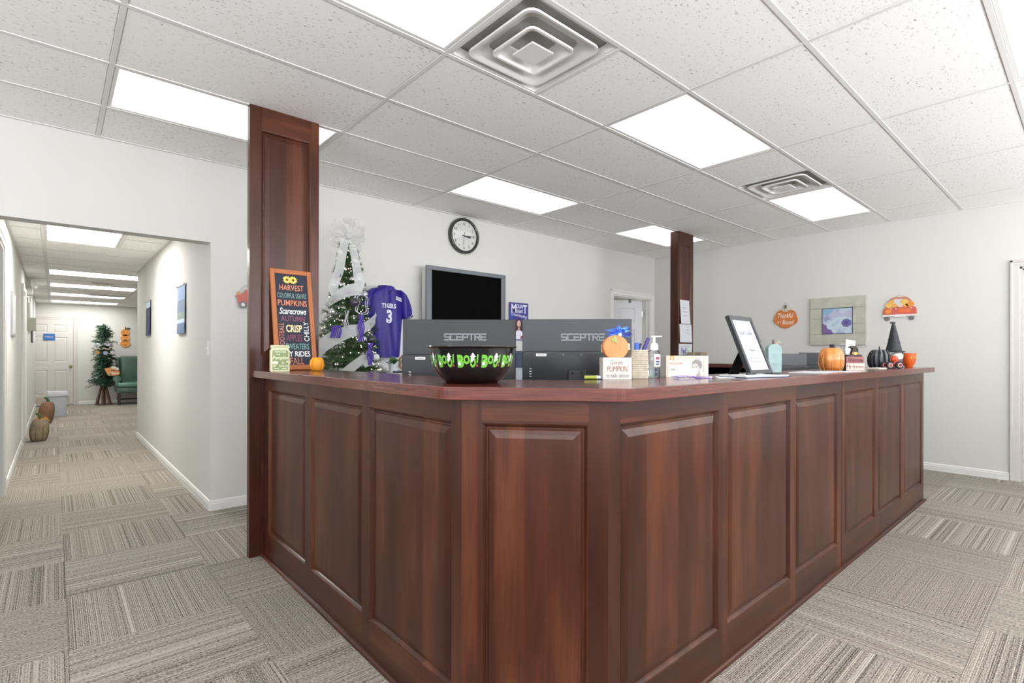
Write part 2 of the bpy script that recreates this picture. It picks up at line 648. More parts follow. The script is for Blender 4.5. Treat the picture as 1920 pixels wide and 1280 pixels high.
# hallway and the rooms glimpsed through doorways
HD = [(5.0, 6.13, 0.0, 2.10), (9.42, 10.36, 0.0, 2.06)]   # doorways in the hallway's left wall
wall_x('wall_hall_left', YB + 0.13, HYE, HX0 - 0.12, HX0, HCEIL + 0.1, HD)
wall_x('wall_hall_right', YB + 0.13, HY1, HX1, HX1 + 0.12, HCEIL + 0.1)
wall_y('wall_hall_end', HX0 - 0.12, 3.6, HYE, HYE + 0.12, HCEIL + 0.1)
wall_y('wall_lobby_near', HX1 + 0.12, 3.6, HY1 - 0.12, HY1, HCEIL + 0.1)
wall_x('wall_lobby_side', HY1 - 0.12, HYE, 3.6, 3.72, HCEIL + 0.1)
wall_x('wall_side_room', YB + 0.13, 11.2, HX0 - 1.6, HX0 - 1.5, HCEIL + 0.1)
# office behind the back wall door
wall_y('wall_office_far', 4.6, 8.2, 7.4, 7.5, CEIL)
wall_x('wall_office_left', YB + 0.13, 7.4, 4.5, 4.6, CEIL)
wall_x('wall_office_right', YB + 0.13, 7.4, 8.2, 8.3, CEIL)
# room behind the right wall door
wall_x('wall_closet', -1.4, 1.4, 8.3, 8.4, CEIL)
wall_y('wall_closet_side', XR + 0.13, 8.3, 1.3, 1.4, CEIL)
wall_y('wall_closet_near', XR + 0.13, 8.3, -1.5, -1.4, CEIL)

# floor: structural slab and separate carpet tiles, quarter-turned
bm = nb()
box(bm, (XW - 0.2, YF - 0.2, -0.12), (8.5, 7.6, -0.006))
box(bm, (-2.0, 7.6, -0.12), (3.8, HYE + 0.2, -0.006))
floor = struct('floor', bm, M['slab'])
CP = 0.61
h = CP / 2 - 0.0003
bm = nb()
box(bm, (-h, -h, -0.0058), (h, h, 0.0), 0.0011, 1)
tile0 = ob('carpet_tile', bm, M['carpet'], floor)
first = True
for j in range(-5, 27):
    for i in range(-5, 12):
        cx, cy = 0.045 + (i + .5) * CP, 0.345 + (j + .5) * CP
        main = XW < cx < XR + 0.6 and YF < cy < YB + 0.1
        hall = HX0 - 0.4 < cx < (HX1 + 0.3 if cy < HY1 else 3.4) and YB < cy < HYE + 0.2
        office = 5.2 < cx < 7.6 and YB < cy < 6.6
        if not (main or hall or office):
            continue
        # keep to what the camera, or one a step aside, can see
        fx = math.sin(CAM_YAW) * cx + math.cos(CAM_YAW) * cy
        sx = math.cos(CAM_YAW) * cx - math.sin(CAM_YAW) * cy
        if fx < 0.9 or abs(sx) > fx * 1.05 + 0.9:
            continue
        if 1.4 < cx < 5.0 and 1.5 < cy < 3.9 and not (cx < 0.9):
            continue                                   # enclosed by the desk, out of sight
        rz = 0.0 if (i + j) % 2 == 0 else PI / 2
        if first:
            tile0.location = (cx, cy, 0); tile0.rotation_euler = (0, 0, rz); first = False
        else:
            inst(tile0, (cx, cy, 0), floor, rz)

# ceiling: slab above, grid bars and lay-in tiles below
bm = nb()
box(bm, (XW - 0.13, YF - 0.13, CEIL + 0.09), (8.4, YB + 0.13, CEIL + 0.2))
box(bm, (4.5, YB + 0.13, CEIL), (8.3, 7.5, CEIL + 0.1))
box(bm, (HX0 - 1.7, YB + 0.13, HCEIL + 0.09), (HX1 + 0.12, HYE + 0.12, HCEIL + 0.2))
box(bm, (HX1 + 0.12, HY1 - 0.12, HCEIL + 0.09), (3.72, HYE + 0.12, HCEIL + 0.2))
box(bm, (XR + 0.13, -1.5, CEIL), (8.4, 1.4, CEIL + 0.1))
ceiling = struct('ceiling', bm, M['plenum'])
LIGHTS = {(0, 2), (0, 5), (4, 2), (4, 5), (8, 2), (8, 5), (4, -1), (0, -1), (8, -1), (-4, 2), (-4, -1), (0, -4), (4, -4), (8, -4), (-4, 5)}
VENTS = {(2, 2), (7, 2)}


def grid_ceiling(x0, x1, y0, y1, ox, oy, z, skip, lights, halves, tile_pool):
    """lay 2x4 tiles (long side along X) between the given bounds; cells in `lights` stay open"""
    i = math.floor((x0 - ox) / (2 * T2)) * 2
    while ox + i * T2 < x1 - 1e-4:
        j = math.floor((y0 - oy) / T2)
        while oy + j * T2 < y1 - 1e-4:
            cells = [(i, 2)]
            if (i, j) in lights:
                cells = []
            elif (i, j) in halves or (i + 1, j) in halves:
                cells = [(k, 1) for k in (i, i + 1) if (k, j) not in halves]
            for k, n in cells:
                a, b = max(x0, ox + k * T2) + 0.013, min(x1, ox + (k + n) * T2) - 0.013
                c, d = max(y0, oy + j * T2) + 0.011, min(y1, oy + (j + 1) * T2) - 0.011
                if b - a < 0.05 or d - c < 0.05 or skip((a + b) / 2, (c + d) / 2):
                    continue
                key = (round(b - a, 3), round(d - c, 3))
                o = tile_pool.get(key)
                ctr = ((a + b) / 2, (c + d) / 2, z)
                if o is None:
                    hx, hy = (b - a) / 2 + 0.012, (d - c) / 2 + 0.010
                    t = nb()
                    # tegular edge: face flush with the grid, edge stepping up to rest on it
                    box(t, (-hx + .013, -hy + .011, 0.0), (hx - .013, hy - .011, 0.012), 0.002, 1)
                    box(t, (-hx, -hy, 0.006), (hx, hy, 0.016))
                    o = ob('ceiling_tile', t, M['tile'], ceiling)
                    o.location = ctr
                    tile_pool[key] = o
                else:
                    inst(o, ctr, ceiling)
            j += 1
        i += 2


def seen(x, y):
    fx = math.sin(CAM_YAW) * x + math.cos(CAM_YAW) * y
    sx = math.cos(CAM_YAW) * x - math.sin(CAM_YAW) * y
    return fx > -0.4 and abs(sx) < fx * 1.05 + 1.6


pool = {}
grid_ceiling(XW, XR, YF, YB, GX, GY, CEIL, lambda x, y: False, LIGHTS, VENTS, pool)
HG = [(-0.085 + 1.22 * 0, y) for y in ()]
hall_l = set()
HOX, HOY = -0.085, 9.65 - T2 * 9
for y0 in (9.65, 11.48, 13.31, 15.14):
    hall_l.add((0, round((y0 - HOY) / T2)))
hall_pool = {}
grid_ceiling(HX0, HX1, YB + 0.13, HY1, HOX, HOY, HCEIL, lambda x, y: (5.99 < y < 7.21 and x > -0.085), hall_l, (), hall_pool)
for y0 in (5.99, 6.60):
    grid_ceiling(0.525, HX1, y0, y0 + T2, 0.525, y0, HCEIL, lambda x, y: False, (), (), hall_pool)
grid_ceiling(HX0, 3.6, HY1, HYE, HOX, HOY, HCEIL, lambda x, y: x > 2.6, hall_l, (), hall_pool)


def bar(a, b, axis, at, z, w=0.024):
    lo = (a, at - w / 2, z - 0.0035) if axis == 'x' else (at - w / 2, a, z - 0.003)
    hi = (b, at + w / 2, z + 0.010) if axis == 'x' else (at + w / 2, b, z + 0.010)
    return ob('grid_bar', BX(lo, hi, 0.001, 1), M['tbar'], ceiling)


for i in range(-4, 12, 2):
    bar(YF, YB, 'y', GX + i * T2, CEIL)
for i in (3, 7):
    bar(GY + 2 * T2, GY + 3 * T2, 'y', GX + i * T2, CEIL)
for j in range(-5, 7):
    bar(XW, XR, 'x', GY + j * T2, CEIL)
for y in (YF + 0.012, YB - 0.012):
    bar(XW, XR, 'x', y, CEIL - 0.001)
for x in (XW + 0.012, XR - 0.012):
    bar(YF, YB, 'y', x, CEIL - 0.001)
for i in (0, 2):
    bar(HY1 if i else YB + 0.13, HYE, 'y', HOX + i * T2, HCEIL)
bar(5.99, 7.21, 'y', 0.525, HCEIL)
for j in range(-8, 11):
    y = HOY + (j + 9 - 9 + 0) * T2
    if YB + 0.2 < y < HYE:
        bar(HX0, HX1 if y < HY1 else 2.6, 'x', y, HCEIL)
for j in range(11, 22):
    y = HOY + j * T2
    if y < HYE:
        bar(HX0, HX1 if y < HY1 else 2.6, 'x', y, HCEIL)
bar(HY1 if False else YB + .13, HYE, 'y', HX0 + 0.012, HCEIL - 0.001)
bar(YB + .13, HY1, 'y', HX1 - 0.012, HCEIL - 0.001)
bar(HX0, 2.6, 'x', HYE - 0.012, HCEIL - 0.001)


# ------------------------------------------------------------------ ceiling lights and air diffusers
def troffer(x0, x1, y0, y1, z, label, group, lens='lens'):
    cx, cy = (x0 + x1) / 2, (y0 + y1) / 2
    t = thing('ceiling_light', label, 'ceiling light', (cx, cy, z), 0, group)
    hx, hy = (x1 - x0) / 2 - 0.013, (y1 - y0) / 2 - 0.013
    bm = nb()
    w = 0.020
    for lo, hi in (((-hx, -hy), (hx, -hy + w)), ((-hx, hy - w), (hx, hy)), ((-hx, -hy + w), (-hx + w, hy - w)), ((hx - w, -hy + w), (hx, hy - w))):
        box(bm, (lo[0], lo[1], 0.0), (hi[0], hi[1], 0.03), 0.002, 1)
    ob('door_frame', bm, M['metal_white'], t)
    ob('lens', BX((-hx + w, -hy + w, 0.006), (hx - w, hy - w, 0.012)), M[lens], t)
    ob('housing', BX((-hx, -hy, 0.03), (hx, hy, 0.085)), M['metal_white'], t)
    return t


LN = {(0, 2): 'bright ceiling light panel cut by the top edge, beside the big square vent',
      (0, 5): 'ceiling light panel passing behind the top of the tall wood post',
      (4, 2): 'large ceiling light panel over the middle of the long desk side',
      (4, 5): 'ceiling light panel above the wall clock',
      (8, 2): 'ceiling light panel directly beside the small rectangular-looking vent',
      (8, 5): 'ceiling light panel behind the top of the thin far post',
      (4, -1): 'ceiling light panel cut off at the top right corner of the photo'}
for (i, j) in sorted(LIGHTS):
    x0, x1 = GX + i * T2, GX + (i + 2) * T2
    y0, y1 = GY + j * T2, GY + (j + 1) * T2
    x0 = max(x0, XW + 0.03)
    vis = (i, j) in LN
    troffer(x0, x1, y0, y1, CEIL, LN.get((i, j)) or 'unseen ceiling light, %s row from the front windows, %s from the left wall' % (
        {-4: 'first', -1: 'second', 2: 'third', 5: 'fourth'}[j], {-4: 'first', 0: 'second', 4: 'third', 8: 'fourth'}[i]),
            'reception ceiling lights' if vis else 'ceiling lights behind the photographer')
troffer(-0.085, 0.525, 5.99, 7.21, HCEIL, 'nearest hallway ceiling light, a lengthwise panel just past the opening', 'hallway ceiling lights', 'near_hall_lens')
HLN = ['first crosswise hallway ceiling light past the lengthwise one', 'second crosswise hallway ceiling light, beyond the slot grille',
       'third crosswise hallway ceiling light, beside the hallway vent', 'last and farthest crosswise hallway ceiling light']
for y0, lb in zip((9.65, 11.48, 13.31, 15.14), HLN):
    troffer(-0.085, 1.135, y0, y0 + T2, HCEIL, lb, 'hallway ceiling lights', 'hall_lens')


troffer(5.9, 7.12, 5.4, 6.01, CEIL - 0.02, 'unseen ceiling light added to brighten the room behind the half-open office door', 'lights added in the side rooms', 'hall_lens')  # unseen lamps added to light the rooms beyond the doorways
troffer(7.35, 7.96, -0.6, 0.62, CEIL - 0.02, 'unseen ceiling light added to brighten the room beyond the right edge door', 'lights added in the side rooms', 'lens')
troffer(-1.6, -0.99, 6.0, 7.22, HCEIL - 0.02, 'unseen ceiling light added to brighten the first room left of the hallway', 'lights added in the side rooms', 'lens')


def diffuser(cx, cy, z, label):
    """square stepped-cone supply diffuser, cones rising to a dark neck"""
    t = thing('air_diffuser', label, 'ceiling vent', (cx, cy, z), 0, 'reception ceiling vents')
    H = T2 / 2 - 0.012

    def ring(a, b, za, zb, th=0.006, r=0.05):
        bmr = bmesh.new()
        prev = None
        for s, zz in ((a, za), (a, za + 0.002), (b, zb)):
            pass

        def loop(s, zz):
            rr = min(r, s * 0.25)
            vs = []
            for qx, qy, st in ((1, 1, 0), (-1, 1, 90), (-1, -1, 180), (1, -1, 270)):
                for k in range(4):
                    an = math.radians(st + 30 * k)
                    vs.append(bmr.verts.new((qx * (s - rr) + rr * math.cos(an), qy * (s - rr) + rr * math.sin(an), zz)))
            return vs
        ls = [loop(a, za), loop(a - 0.012 if a > b else a, za - 0.0), loop((a + b) / 2, (za * .45 + zb * .55)), loop(b, zb), loop(b, zb + th), loop(a, za + th + 0.004)]
        for p, q in zip(ls, ls[1:] + ls[:1]):
            for k in range(16):
                bmr.faces.new((p[k], p[(k + 1) % 16], q[(k + 1) % 16], q[k]))
        bmesh.ops.remove_doubles(bmr, verts=bmr.verts, dist=1e-6)
        bmesh.ops.recalc_face_normals(bmr, faces=bmr.faces)
        return bmr
    ob('flange', ring(H, 0.258, 0.0, 0.022, r=0.012), M['metal_white'], t, 40)
    ob('outer_cone', ring(0.238, 0.165, -0.010, 0.026), M['metal_white'], t, 40)
    ob('middle_cone', ring(0.150, 0.085, -0.014, 0.026), M['metal_white'], t, 40)
    bm = nb()
    prism(bm, [(x * 0.070, y * 0.070) for x, y in ((-1, -1), (1, -1), (1, 1), (-1, 1))], -0.020, -0.012, bev=0.002)
    ob('centre_plate', bm, M['metal_white'], t)
    ob('neck', BX((-0.28, -0.28, 0.034), (0.28, 0.28, 0.060)), M['duct'], t)
    return t


diffuser(GX + 2.5 * T2, GY + 2.5 * T2, CEIL, 'large square stepped ceiling vent at the top centre beside a light')
diffuser(GX + 7.5 * T2, GY + 2.5 * T2, CEIL, 'small far square ceiling vent touching the right light panel')


# ------------------------------------------------------------------ the reception desk: panelled units, worktop, posts
PROF = [(0.0, 0.0), (0.004, 0.0015), (0.010, 0.009), (0.013, 0.014), (0.018, 0.014), (0.022, 0.011), (0.034, 0.0065), (0.046, 0.003)]


def panel_bm(x0, z0, x1, z1):
    t = rings_panel(x0, z0, x1, z1, PROF)
    bmesh.ops.recalc_face_normals(t, faces=t.faces)
    if t.faces[-1 if False else 0].normal.y > 0:
        bmesh.ops.reverse_faces(t, faces=t.faces)
    return t


def panelled_unit(name, label, loc, rz, L, panels, depth, h=1.072, zt=1.0, zb=0.15, carc=None, mould=(0, None), group=None):
    t = thing(name, label, 'desk unit', loc, rz, group)
    if carc is None:
        ob('carcass', BX((0, 0.022, 0), (L, depth, h)), M['wood'], t)
    else:
        ob('carcass', carc, M['wood'], t)
    edges = [0.0] + [v for p in panels for v in p] + [L]
    for a, b in zip(edges[0::2], edges[1::2]):
        ob('stile', BX((a, 0, 0), (b, 0.022, h)), M['wood'], t)
    for a, b in panels:
        for z0, z1 in ((0, zb), (zt, h)):
            o = ob('rail', BX((a, 0, z0), (b, 0.022, z1)), M['wood_h'], t)
        o = ob('raised_panel', panel_bm(a, zb, b, zt), M['wood'], t)
    m0, m1 = mould[0], L if mould[1] is None else mould[1]
    prof = [(0, 0), (-0.016, 0), (-0.0165, 0.006), (-0.014, 0.012), (-0.008, 0.0165), (0, 0.018)]
    bm = nb()
    prism(bm, [(y, z) for y, z in prof], m0, m1, Matrix(((0, 0, 1, 0), (1, 0, 0, 0), (0, 1, 0, 0), (0, 0, 0, 1))))
    ob('base_molding', bm, M['wood_h'], t)
    return t


YP = 3.34                                # front faces of the two posts
panelled_unit('desk_unit', 'dark cherry desk side with three raised panels running back to the tall post', (0.94, YP, 0), -PI / 2, YP - 1.307,
              [(0.10, 0.695), (0.775, 1.34), (1.41, 1.98)], 0.25, group='reception desk units')
dx, dy = 1.233 - 0.94, 0.97 - 1.307
LC = math.hypot(dx, dy)
ang = math.atan2(dy, dx)
bm = nb()
prism(bm, [(0.003, 0.022), (LC - 0.003, 0.022), (LC - 0.06, 0.09), (0.06, 0.09)], 0, 1.072)
panelled_unit('desk_corner_unit', 'narrow angled front corner of the cherry desk with one raised panel', (0.94, 1.307, 0), ang, LC, [(0.062, 0.388)], 0.2, carc=bm,
              group='reception desk units')
panelled_unit('desk_unit', 'cherry desk side with three wide raised panels beside the angled corner', (1.233, 0.97, 0), 0, 2.105,
              [(0.057, 0.677), (0.747, 1.372), (1.437, 2.037)], 0.34, group='reception desk units')
panelled_unit('desk_unit', 'far section of the cherry desk with three raised panels past the vertical joint', (3.345, 0.97, 0), 0, 2.065,
              [(0.050, 0.655), (0.735, 1.335), (1.410, 1.995)], 0.34, mould=(0, 2.09), group='reception desk units')
# third side, across the enclosure
panelled_unit('desk_unit', 'dark cherry side of the desk seen across the enclosure under the thin far post', (5.56, 1.75, 0), PI / 2, YP - 1.75,
              [], -0.30, group='reception desk units')


def arc(cx, cy, r, a0, a1, n=6):
    return [(cx + r * math.cos(math.radians(a0 + (a1 - a0) * k / n)), cy + r * math.sin(math.radians(a0 + (a1 - a0) * k / n))) for k in range(n + 1)]


# front outline with softened corners, then back along the inside edge
A, B = Vector((0.875, 1.318)), Vector((1.238, 0.905))
d1, d2 = (Vector((0, 1))), (B - A).normalized()


def fillet(p, da, db, cut=0.045, n=6):
    a, b = p + da * cut, p + db * cut
    return [tuple((1 - s) ** 2 * a + 2 * s * (1 - s) * p + s * s * b) for s in [k / n for k in range(n + 1)]]


outl = [(0.875, YP - 0.002)] + fillet(A, Vector((0, 1)), d2) + fillet(B, -d2, Vector((1, 0))) + [(5.46, 0.905), (5.46, 1.31), (1.525, 1.31), (1.28, 1.595), (1.28, YP - 0.002)]
bm = nb()
prism(bm, outl, 1.072, WT, bev=0.0025)
o = ob('worktop', bm, M['worktop'])
tag(o, 'continuous reddish cherry worktop lying along the near and long sides of the desk', 'worktop')
bm = nb()
prism(bm, [(5.50, 1.75), (5.90, 1.75), (5.90, YP - 0.002), (5.50, YP - 0.002)], 1.072, WT, bev=0.0025)
o = ob('worktop', bm, M['worktop'])
tag(o, 'short far cherry worktop at the foot of the thin post across the enclosure', 'worktop')


def post(label, x0, x1, d, m0, m1, zb, zt):
    t = thing('panelled_post', label, 'post', ((x0 + x1) / 2, YP, 0), 0, 'panelled desk posts')
    w = (x1 - x0) / 2
    H = CEIL - 0.002
    ob('core', BX((-w, 0.022, 0), (w, d, H)), M['wood'], t)
    cx = (x0 + x1) / 2
    a, b = m0 - cx, m1 - cx
    ob('stile', BX((-w, 0, 0), (a, 0.022, H), 0.0015, 1), M['wood'], t)
    ob('stile', BX((b, 0, 0), (w, 0.022, H), 0.0015, 1), M['wood'], t)
    ob('rail', BX((a, 0, zt), (b, 0.022, H)), M['wood_h'], t)
    ob('rail', BX((a, 0, 0), (b, 0.022, zb)), M['wood_h'], t)
    ob('raised_panel', panel_bm(a, zb, b, zt), M['wood'], t)
    return t


post('tall near cherry post with one long raised panel, from floor to ceiling', 0.862, 1.272, 0.05, 0.926, 1.220, 1.20, 2.555)
post('thin far cherry post with taped papers, standing at the far end of the enclosure', 5.566, 5.91, 0.106, 5.605, 5.868, 1.20, 2.55)


# ------------------------------------------------------------------ baseboards, casings and doors
def cmat(name, r, g, b, rough=0.5, **k):
    return mat(name, rgb(r, g, b), rough, **k)


BBP = [(0, 0), (-0.013, 0), (-0.013, 0.052), (-0.010, 0.058), (-0.010, 0.068), (-0.005, 0.076), (0, 0.078)]


def baseboard(name, p, q):
    """profiled skirting from p to q, standing off the wall to the right of the direction of travel"""
    p, q = Vector((*p, 0)), Vector((*q, 0))
    d = (q - p).normalized()
    nrm = Vector((d.y, -d.x, 0))
    m = Matrix.Translation(p) @ Matrix(((-nrm.x, 0, d.x, 0), (-nrm.y, 0, d.y, 0), (0, 1, 0, 0), (0, 0, 0, 1)))
    bm = nb()
    prism(bm, BBP, 0, (q - p).length, m)
    bmesh.ops.recalc_face_normals(bm, faces=bm.faces)
    return struct(name, bm, M['trim'])


baseboard('baseboard_back_left', (HX1, YB), (BDX0 - 0.07, YB))
baseboard('baseboard_back_corner', (BDX1 + 0.07, YB), (XR, YB))
baseboard('baseboard_right', (XR, YB), (XR, RDY1 + 0.07))
baseboard('baseboard_right_near', (XR, RDY0 - 0.07), (XR, YF))
baseboard('baseboard_hall_right', (HX1, HY1), (HX1, YB))
baseboard('baseboard_hall_left_first', (HX0, 6.20), (HX0, 9.35))
baseboard('baseboard_hall_left_second', (HX0, 10.43), (HX0, HYE))
baseboard('baseboard_hall_end', (0.43, HYE), (3.6, HYE))


def casing(name, a, b, z, T, back, w=0.068, m=None):
    """door trim round an opening a..b x z; T maps (along, out, up) to the room"""
    bm = nb()
    for lo, hi in (((a - w, 0), (a, z + w)), ((b, 0), (b + w, z + w)), ((a, z), (b, z + w))):
        box(bm, (lo[0], -0.016, lo[1]), (hi[0], 0, hi[1]), 0.004, 2)
    for lo, hi in (((a - w, 0), (a - w + 0.022, z + w)), ((b + w - 0.022, 0), (b + w, z + w)), ((a - w, z + w - 0.022), (b + w, z + w))):
        box(bm, (lo[0], -0.022, lo[1]), (hi[0], -0.012, hi[1]), 0.003, 1)
    # jambs lining the wall thickness, with a stop
    for lo, hi in (((a - 0.004, 0), (a + 0.016, z)), ((b - 0.016, 0), (b + 0.004, z)), ((a, z - 0.016), (b, z + 0.004))):
        box(bm, (lo[0], -0.004, lo[1]), (hi[0], back, hi[1]))
    for lo, hi in (((a, 0), (a + 0.028, z)), ((b - 0.028, 0), (b, z)), ((a, z - 0.028), (b, z))):
        box(bm, (lo[0], back * 0.35, lo[1]), (hi[0], back * 0.6, hi[1]), 0.002, 1)
    bm.transform(T)
    bmesh.ops.recalc_face_normals(bm, faces=bm.faces)
    return struct(name, bm, m or M['beige_trim'])


I4 = Matrix.Identity(4)
FX = lambda x: Matrix(((0, -1, 0, x), (1, 0, 0, 0), (0, 0, 1, 0), (0, 0, 0, 1)))   # along -> +Y, out(-) -> +X side
RX = lambda x: Matrix(((0, 1, 0, x), (1, 0, 0, 0), (0, 0, 1, 0), (0, 0, 0, 1)))    # along -> +Y, out(-) -> -X side
casing('trim_1', BDX0, BDX1, BDZ, Matrix.Translation((0, YB, 0)), 0.13, m=M['trim'])
casing('trim_2', RDY0, RDY1, RDZ, RX(XR), 0.13)
casing('trim_3', 5.0, 6.13, 2.10, FX(HX0), 0.12, m=M['trim'])
casing('trim_4', 9.42, 10.36, 2.06, FX(HX0), 0.12, m=M['trim'])
casing('trim_5', -0.475, 0.335, 2.0, Matrix.Translation((0, HYE, 0)), 0.04)

DPROF = [(0.0, 0.0), (0.004, 0.003), (0.014, 0.008), (0.020, 0.0085), (0.028, 0.006), (0.050, 0.002)]


def door(name, w, h, T, m, knob=None, thick=0.042, two_sided=True):
    """six-panel door leaf in its own XZ plane, hinge edge at x=0"""
    st, ms = 0.105 * w / 0.8, 0.10 * w / 0.8
    cols = [(st, w / 2 - ms / 2), (w / 2 + ms / 2, w - st)]
    rows = [(0.24, 0.82), (1.00, 1.58), (1.68, h - 0.115)]
    bm = nb()
    xs = [0, cols[0][0], cols[0][1], cols[1][0], cols[1][1], w]
    for a, b in ((xs[0], xs[1]), (xs[2], xs[3]), (xs[4], xs[5])):
        box(bm, (a, 0, 0), (b, thick, h))
    zs = [0] + [v for r in rows for v in r] + [h]
    for a, b in cols:
        for c, d in zip(zs[0::2], zs[1::2]):
            box(bm, (a, 0, c), (b, thick, d))
    d = struct(name, bm, m)
    for a, b in cols:
        for c, e in rows:
            t = rings_panel(a, c, b, e, DPROF)
            if two_sided:
                t2 = rings_panel(a, c, b, e, [(i, thick - y) for i, y in DPROF])
                merge(t, t2)
            bmesh.ops.recalc_face_normals(t, faces=t.faces)
            for f in t.faces:
                want = -1 if f.calc_center_median().y < thick / 2 else 1
                if f.normal.y * want < 0:
                    f.normal_flip()
            ob('panel', t, m, d)
    if knob:
        bm = nb()
        kx, kz = knob
        mt = Matrix.Translation((kx, 0, kz)) @ Matrix.Rotation(PI / 2, 4, 'X')
        lathe(bm, [(0.033, 0), (0.033, 0.006), (0.012, 0.012), (0.011, 0.03), (0.024, 0.04), (0.029, 0.052), (0.024, 0.064), (0, 0.068)], 20, mt)
        ob('knob', bm, M['brass'], d, 40)
    d.matrix_world = T
    return d


# closed door at the end of the hallway
d = door('door_1', 0.80, 1.985, Matrix.Translation((-0.470, HYE - 0.03, 0.012)), M['door'], (0.755, 0.90), two_sided=False)
ob('kick_plate', BX((0.03, -0.002, 0.05), (0.74, 0.0, 0.19)), cmat('tan_kick_plate', 190, 184, 170), d)
t = thing('door_sign', 'small blue sign with one white line on the hallway end door', 'sign', (-0.09, HYE - 0.035, 1.59))
ob('plate', BX((-0.100, -0.008, -0.075), (0.100, 0, 0.075), 0.003), cmat('sign_blue', 52, 104, 172), t)
bm = nb()
rr = random.Random(3)
x = -0.078
while x < 0.075:
    w = rr.uniform(0.008, 0.014)
    box(bm, (x, -0.0088, -0.008), (min(x + w, 0.078), -0.0078, 0.006 + rr.choice((0, 0.004))))
    x += w + 0.003
ob('lettering', bm, cmat('sign_white', 236, 238, 240), t)
o = tag(ob('threshold', BX((-0.47, HYE - 0.075, 0.0), (0.33, HYE - 0.03, 0.010), 0.003), cmat('black_rubber', 22, 22, 22)), 'thin black threshold strip under the hallway end door', 'threshold')

# half-open office door seen through the back wall doorway
d = door('door_2', 0.84, 2.03, Matrix.Translation((6.765, YB + 0.145, 0.012)) @ Matrix.Rotation(math.radians(146), 4, 'Z'), M['white_door'], (0.78, 0.92))
for z in (0.25, 1.05, 1.82):
    ob('hinge', BX((-0.012, -0.004, z - 0.045), (0.006, 0.046, z + 0.045)), M['steel'], d)
t = thing('door_bracket', 'grey steel bracket at the head of the office doorway', 'bracket', (6.42, YB + 0.10, 2.015))
ob('plate', BX((-0.022, -0.01, -0.03), (0.022, 0.01, 0.028), 0.002), M['steel'], t)
# door at the right edge of the photo, opened into the next room
d = door('door_3', 0.86, 2.03, Matrix.Translation((XR + 0.145, RDY1 - 0.02, 0.012)) @ Matrix.Rotation(math.radians(-8), 4, 'Z'), M['white_door'], (0.80, 0.92))
for z in (0.35, 1.055, 1.80):
    hg = ob('hinge', BX((-0.045, -0.010, z - 0.048), (0.006, 0.05, z + 0.048)), M['brass'], d)
    bm = nb()
    lathe(bm, [(0.007, z - 0.05), (0.007, z + 0.05)], 10, Matrix.Translation((-0.005, -0.012, 0)))
    ob('hinge_pin', bm, M['brass'], hg)

# ------------------------------------------------------------------ back wall: clock, television, poster, ornament, switch
t = thing('wall_clock', 'round black-rimmed wall clock high on the white wall', 'clock', (3.284, YB, 2.481))
bm = nb()
lathe(bm, [(0.176, 0.0), (0.190, 0.004), (0.192, 0.030), (0.186, 0.046), (0.176, 0.050), (0.166, 0.046), (0.160, 0.034)], 64, UPR, cap=False)
ob('rim', bm, cmat('clock_rim', 46, 50, 48, 0.35, coat=0.3), t, 40)
bm = nb()
lathe(bm, [(0, 0.026), (0.168, 0.026), (0.168, 0.0), (0, 0.0)], 48, UPR, cap=False)
ob('dial', bm, cmat('clock_dial', 232, 232, 228, 0.4), t)
CINK = cmat('clock_ink', 44, 46, 46, 0.6)
for i in range(1, 13):
    a = math.radians(90 - 30 * i)
    ob('numeral', text_bm(nb(), str(i), h=0.030, at=(0.128 * math.cos(a), 0.128 * math.sin(a)), depth=0.001, mtx=Matrix.Translation((0, -0.0262, 0)) @ UPR), CINK, t)
hand = cmat('clock_hand', 28, 30, 30, 0.5)


def hand_bm(angle, L, w0, w1, back, y):
    b_ = nb()
    prism(b_, [(-w0 / 2, -back), (w0 / 2, -back), (w1 / 2, L), (-w1 / 2, L)], 0, 0.0015,
          Matrix.Translation((0, y, 0)) @ UPR @ Matrix.Rotation(-math.radians(angle), 4, 'Z'))
    return b_


ob('hour_hand', hand_bm(98, 0.085, 0.010, 0.015, 0.025, -0.028), hand, t)
ob('minute_hand', hand_bm(88, 0.130, 0.009, 0.006, 0.03, -0.030), hand, t)
ob('second_hand', hand_bm(187, 0.100, 0.005, 0.002, 0.04, -0.032), hand, t)
bm = nb()
lathe(bm, [(0, 0.038), (0.166, 0.038), (0.166, 0.0395), (0, 0.0395)], 48, UPR, cap=False)
ob('crystal', bm, M['glass'], t)

t = thing('television', 'wide grey-framed flat television with a black screen on the back wall', 'television', (3.247, YB, 1.78))
HW, HH = 0.512, 0.312
bm = nb()
for lo, hi in (((-HW, HH - 0.042), (HW, HH)), ((-HW, -HH), (HW, -HH + 0.075)), ((-HW, -HH + 0.075), (-HW + 0.062, HH - 0.042)), ((HW - 0.062, -HH + 0.075), (HW, HH - 0.042))):
    box(bm, (lo[0], -0.160, lo[1]), (hi[0], -0.135, hi[1]), 0.003, 1)
ob('bezel', bm, cmat('tv_grey', 112, 116, 120, 0.4), t)
ob('screen', BX((-HW + 0.06, -0.150, -HH + 0.07), (HW - 0.06, -0.140, HH - 0.04)), mat('tv_screen', (0.0006, 0.0006, 0.0008, 1), 0.55, 0.05), t)
ob('cabinet', BX((-HW + 0.004, -0.136, -HH + 0.004), (HW - 0.004, -0.055, HH - 0.004), 0.012), cmat('tv_silver', 205, 205, 203, 0.35), t)
ob('wall_mount', BX((-0.22, -0.056, -0.18), (0.22, -0.001, 0.18), 0.004), M['black'], t)

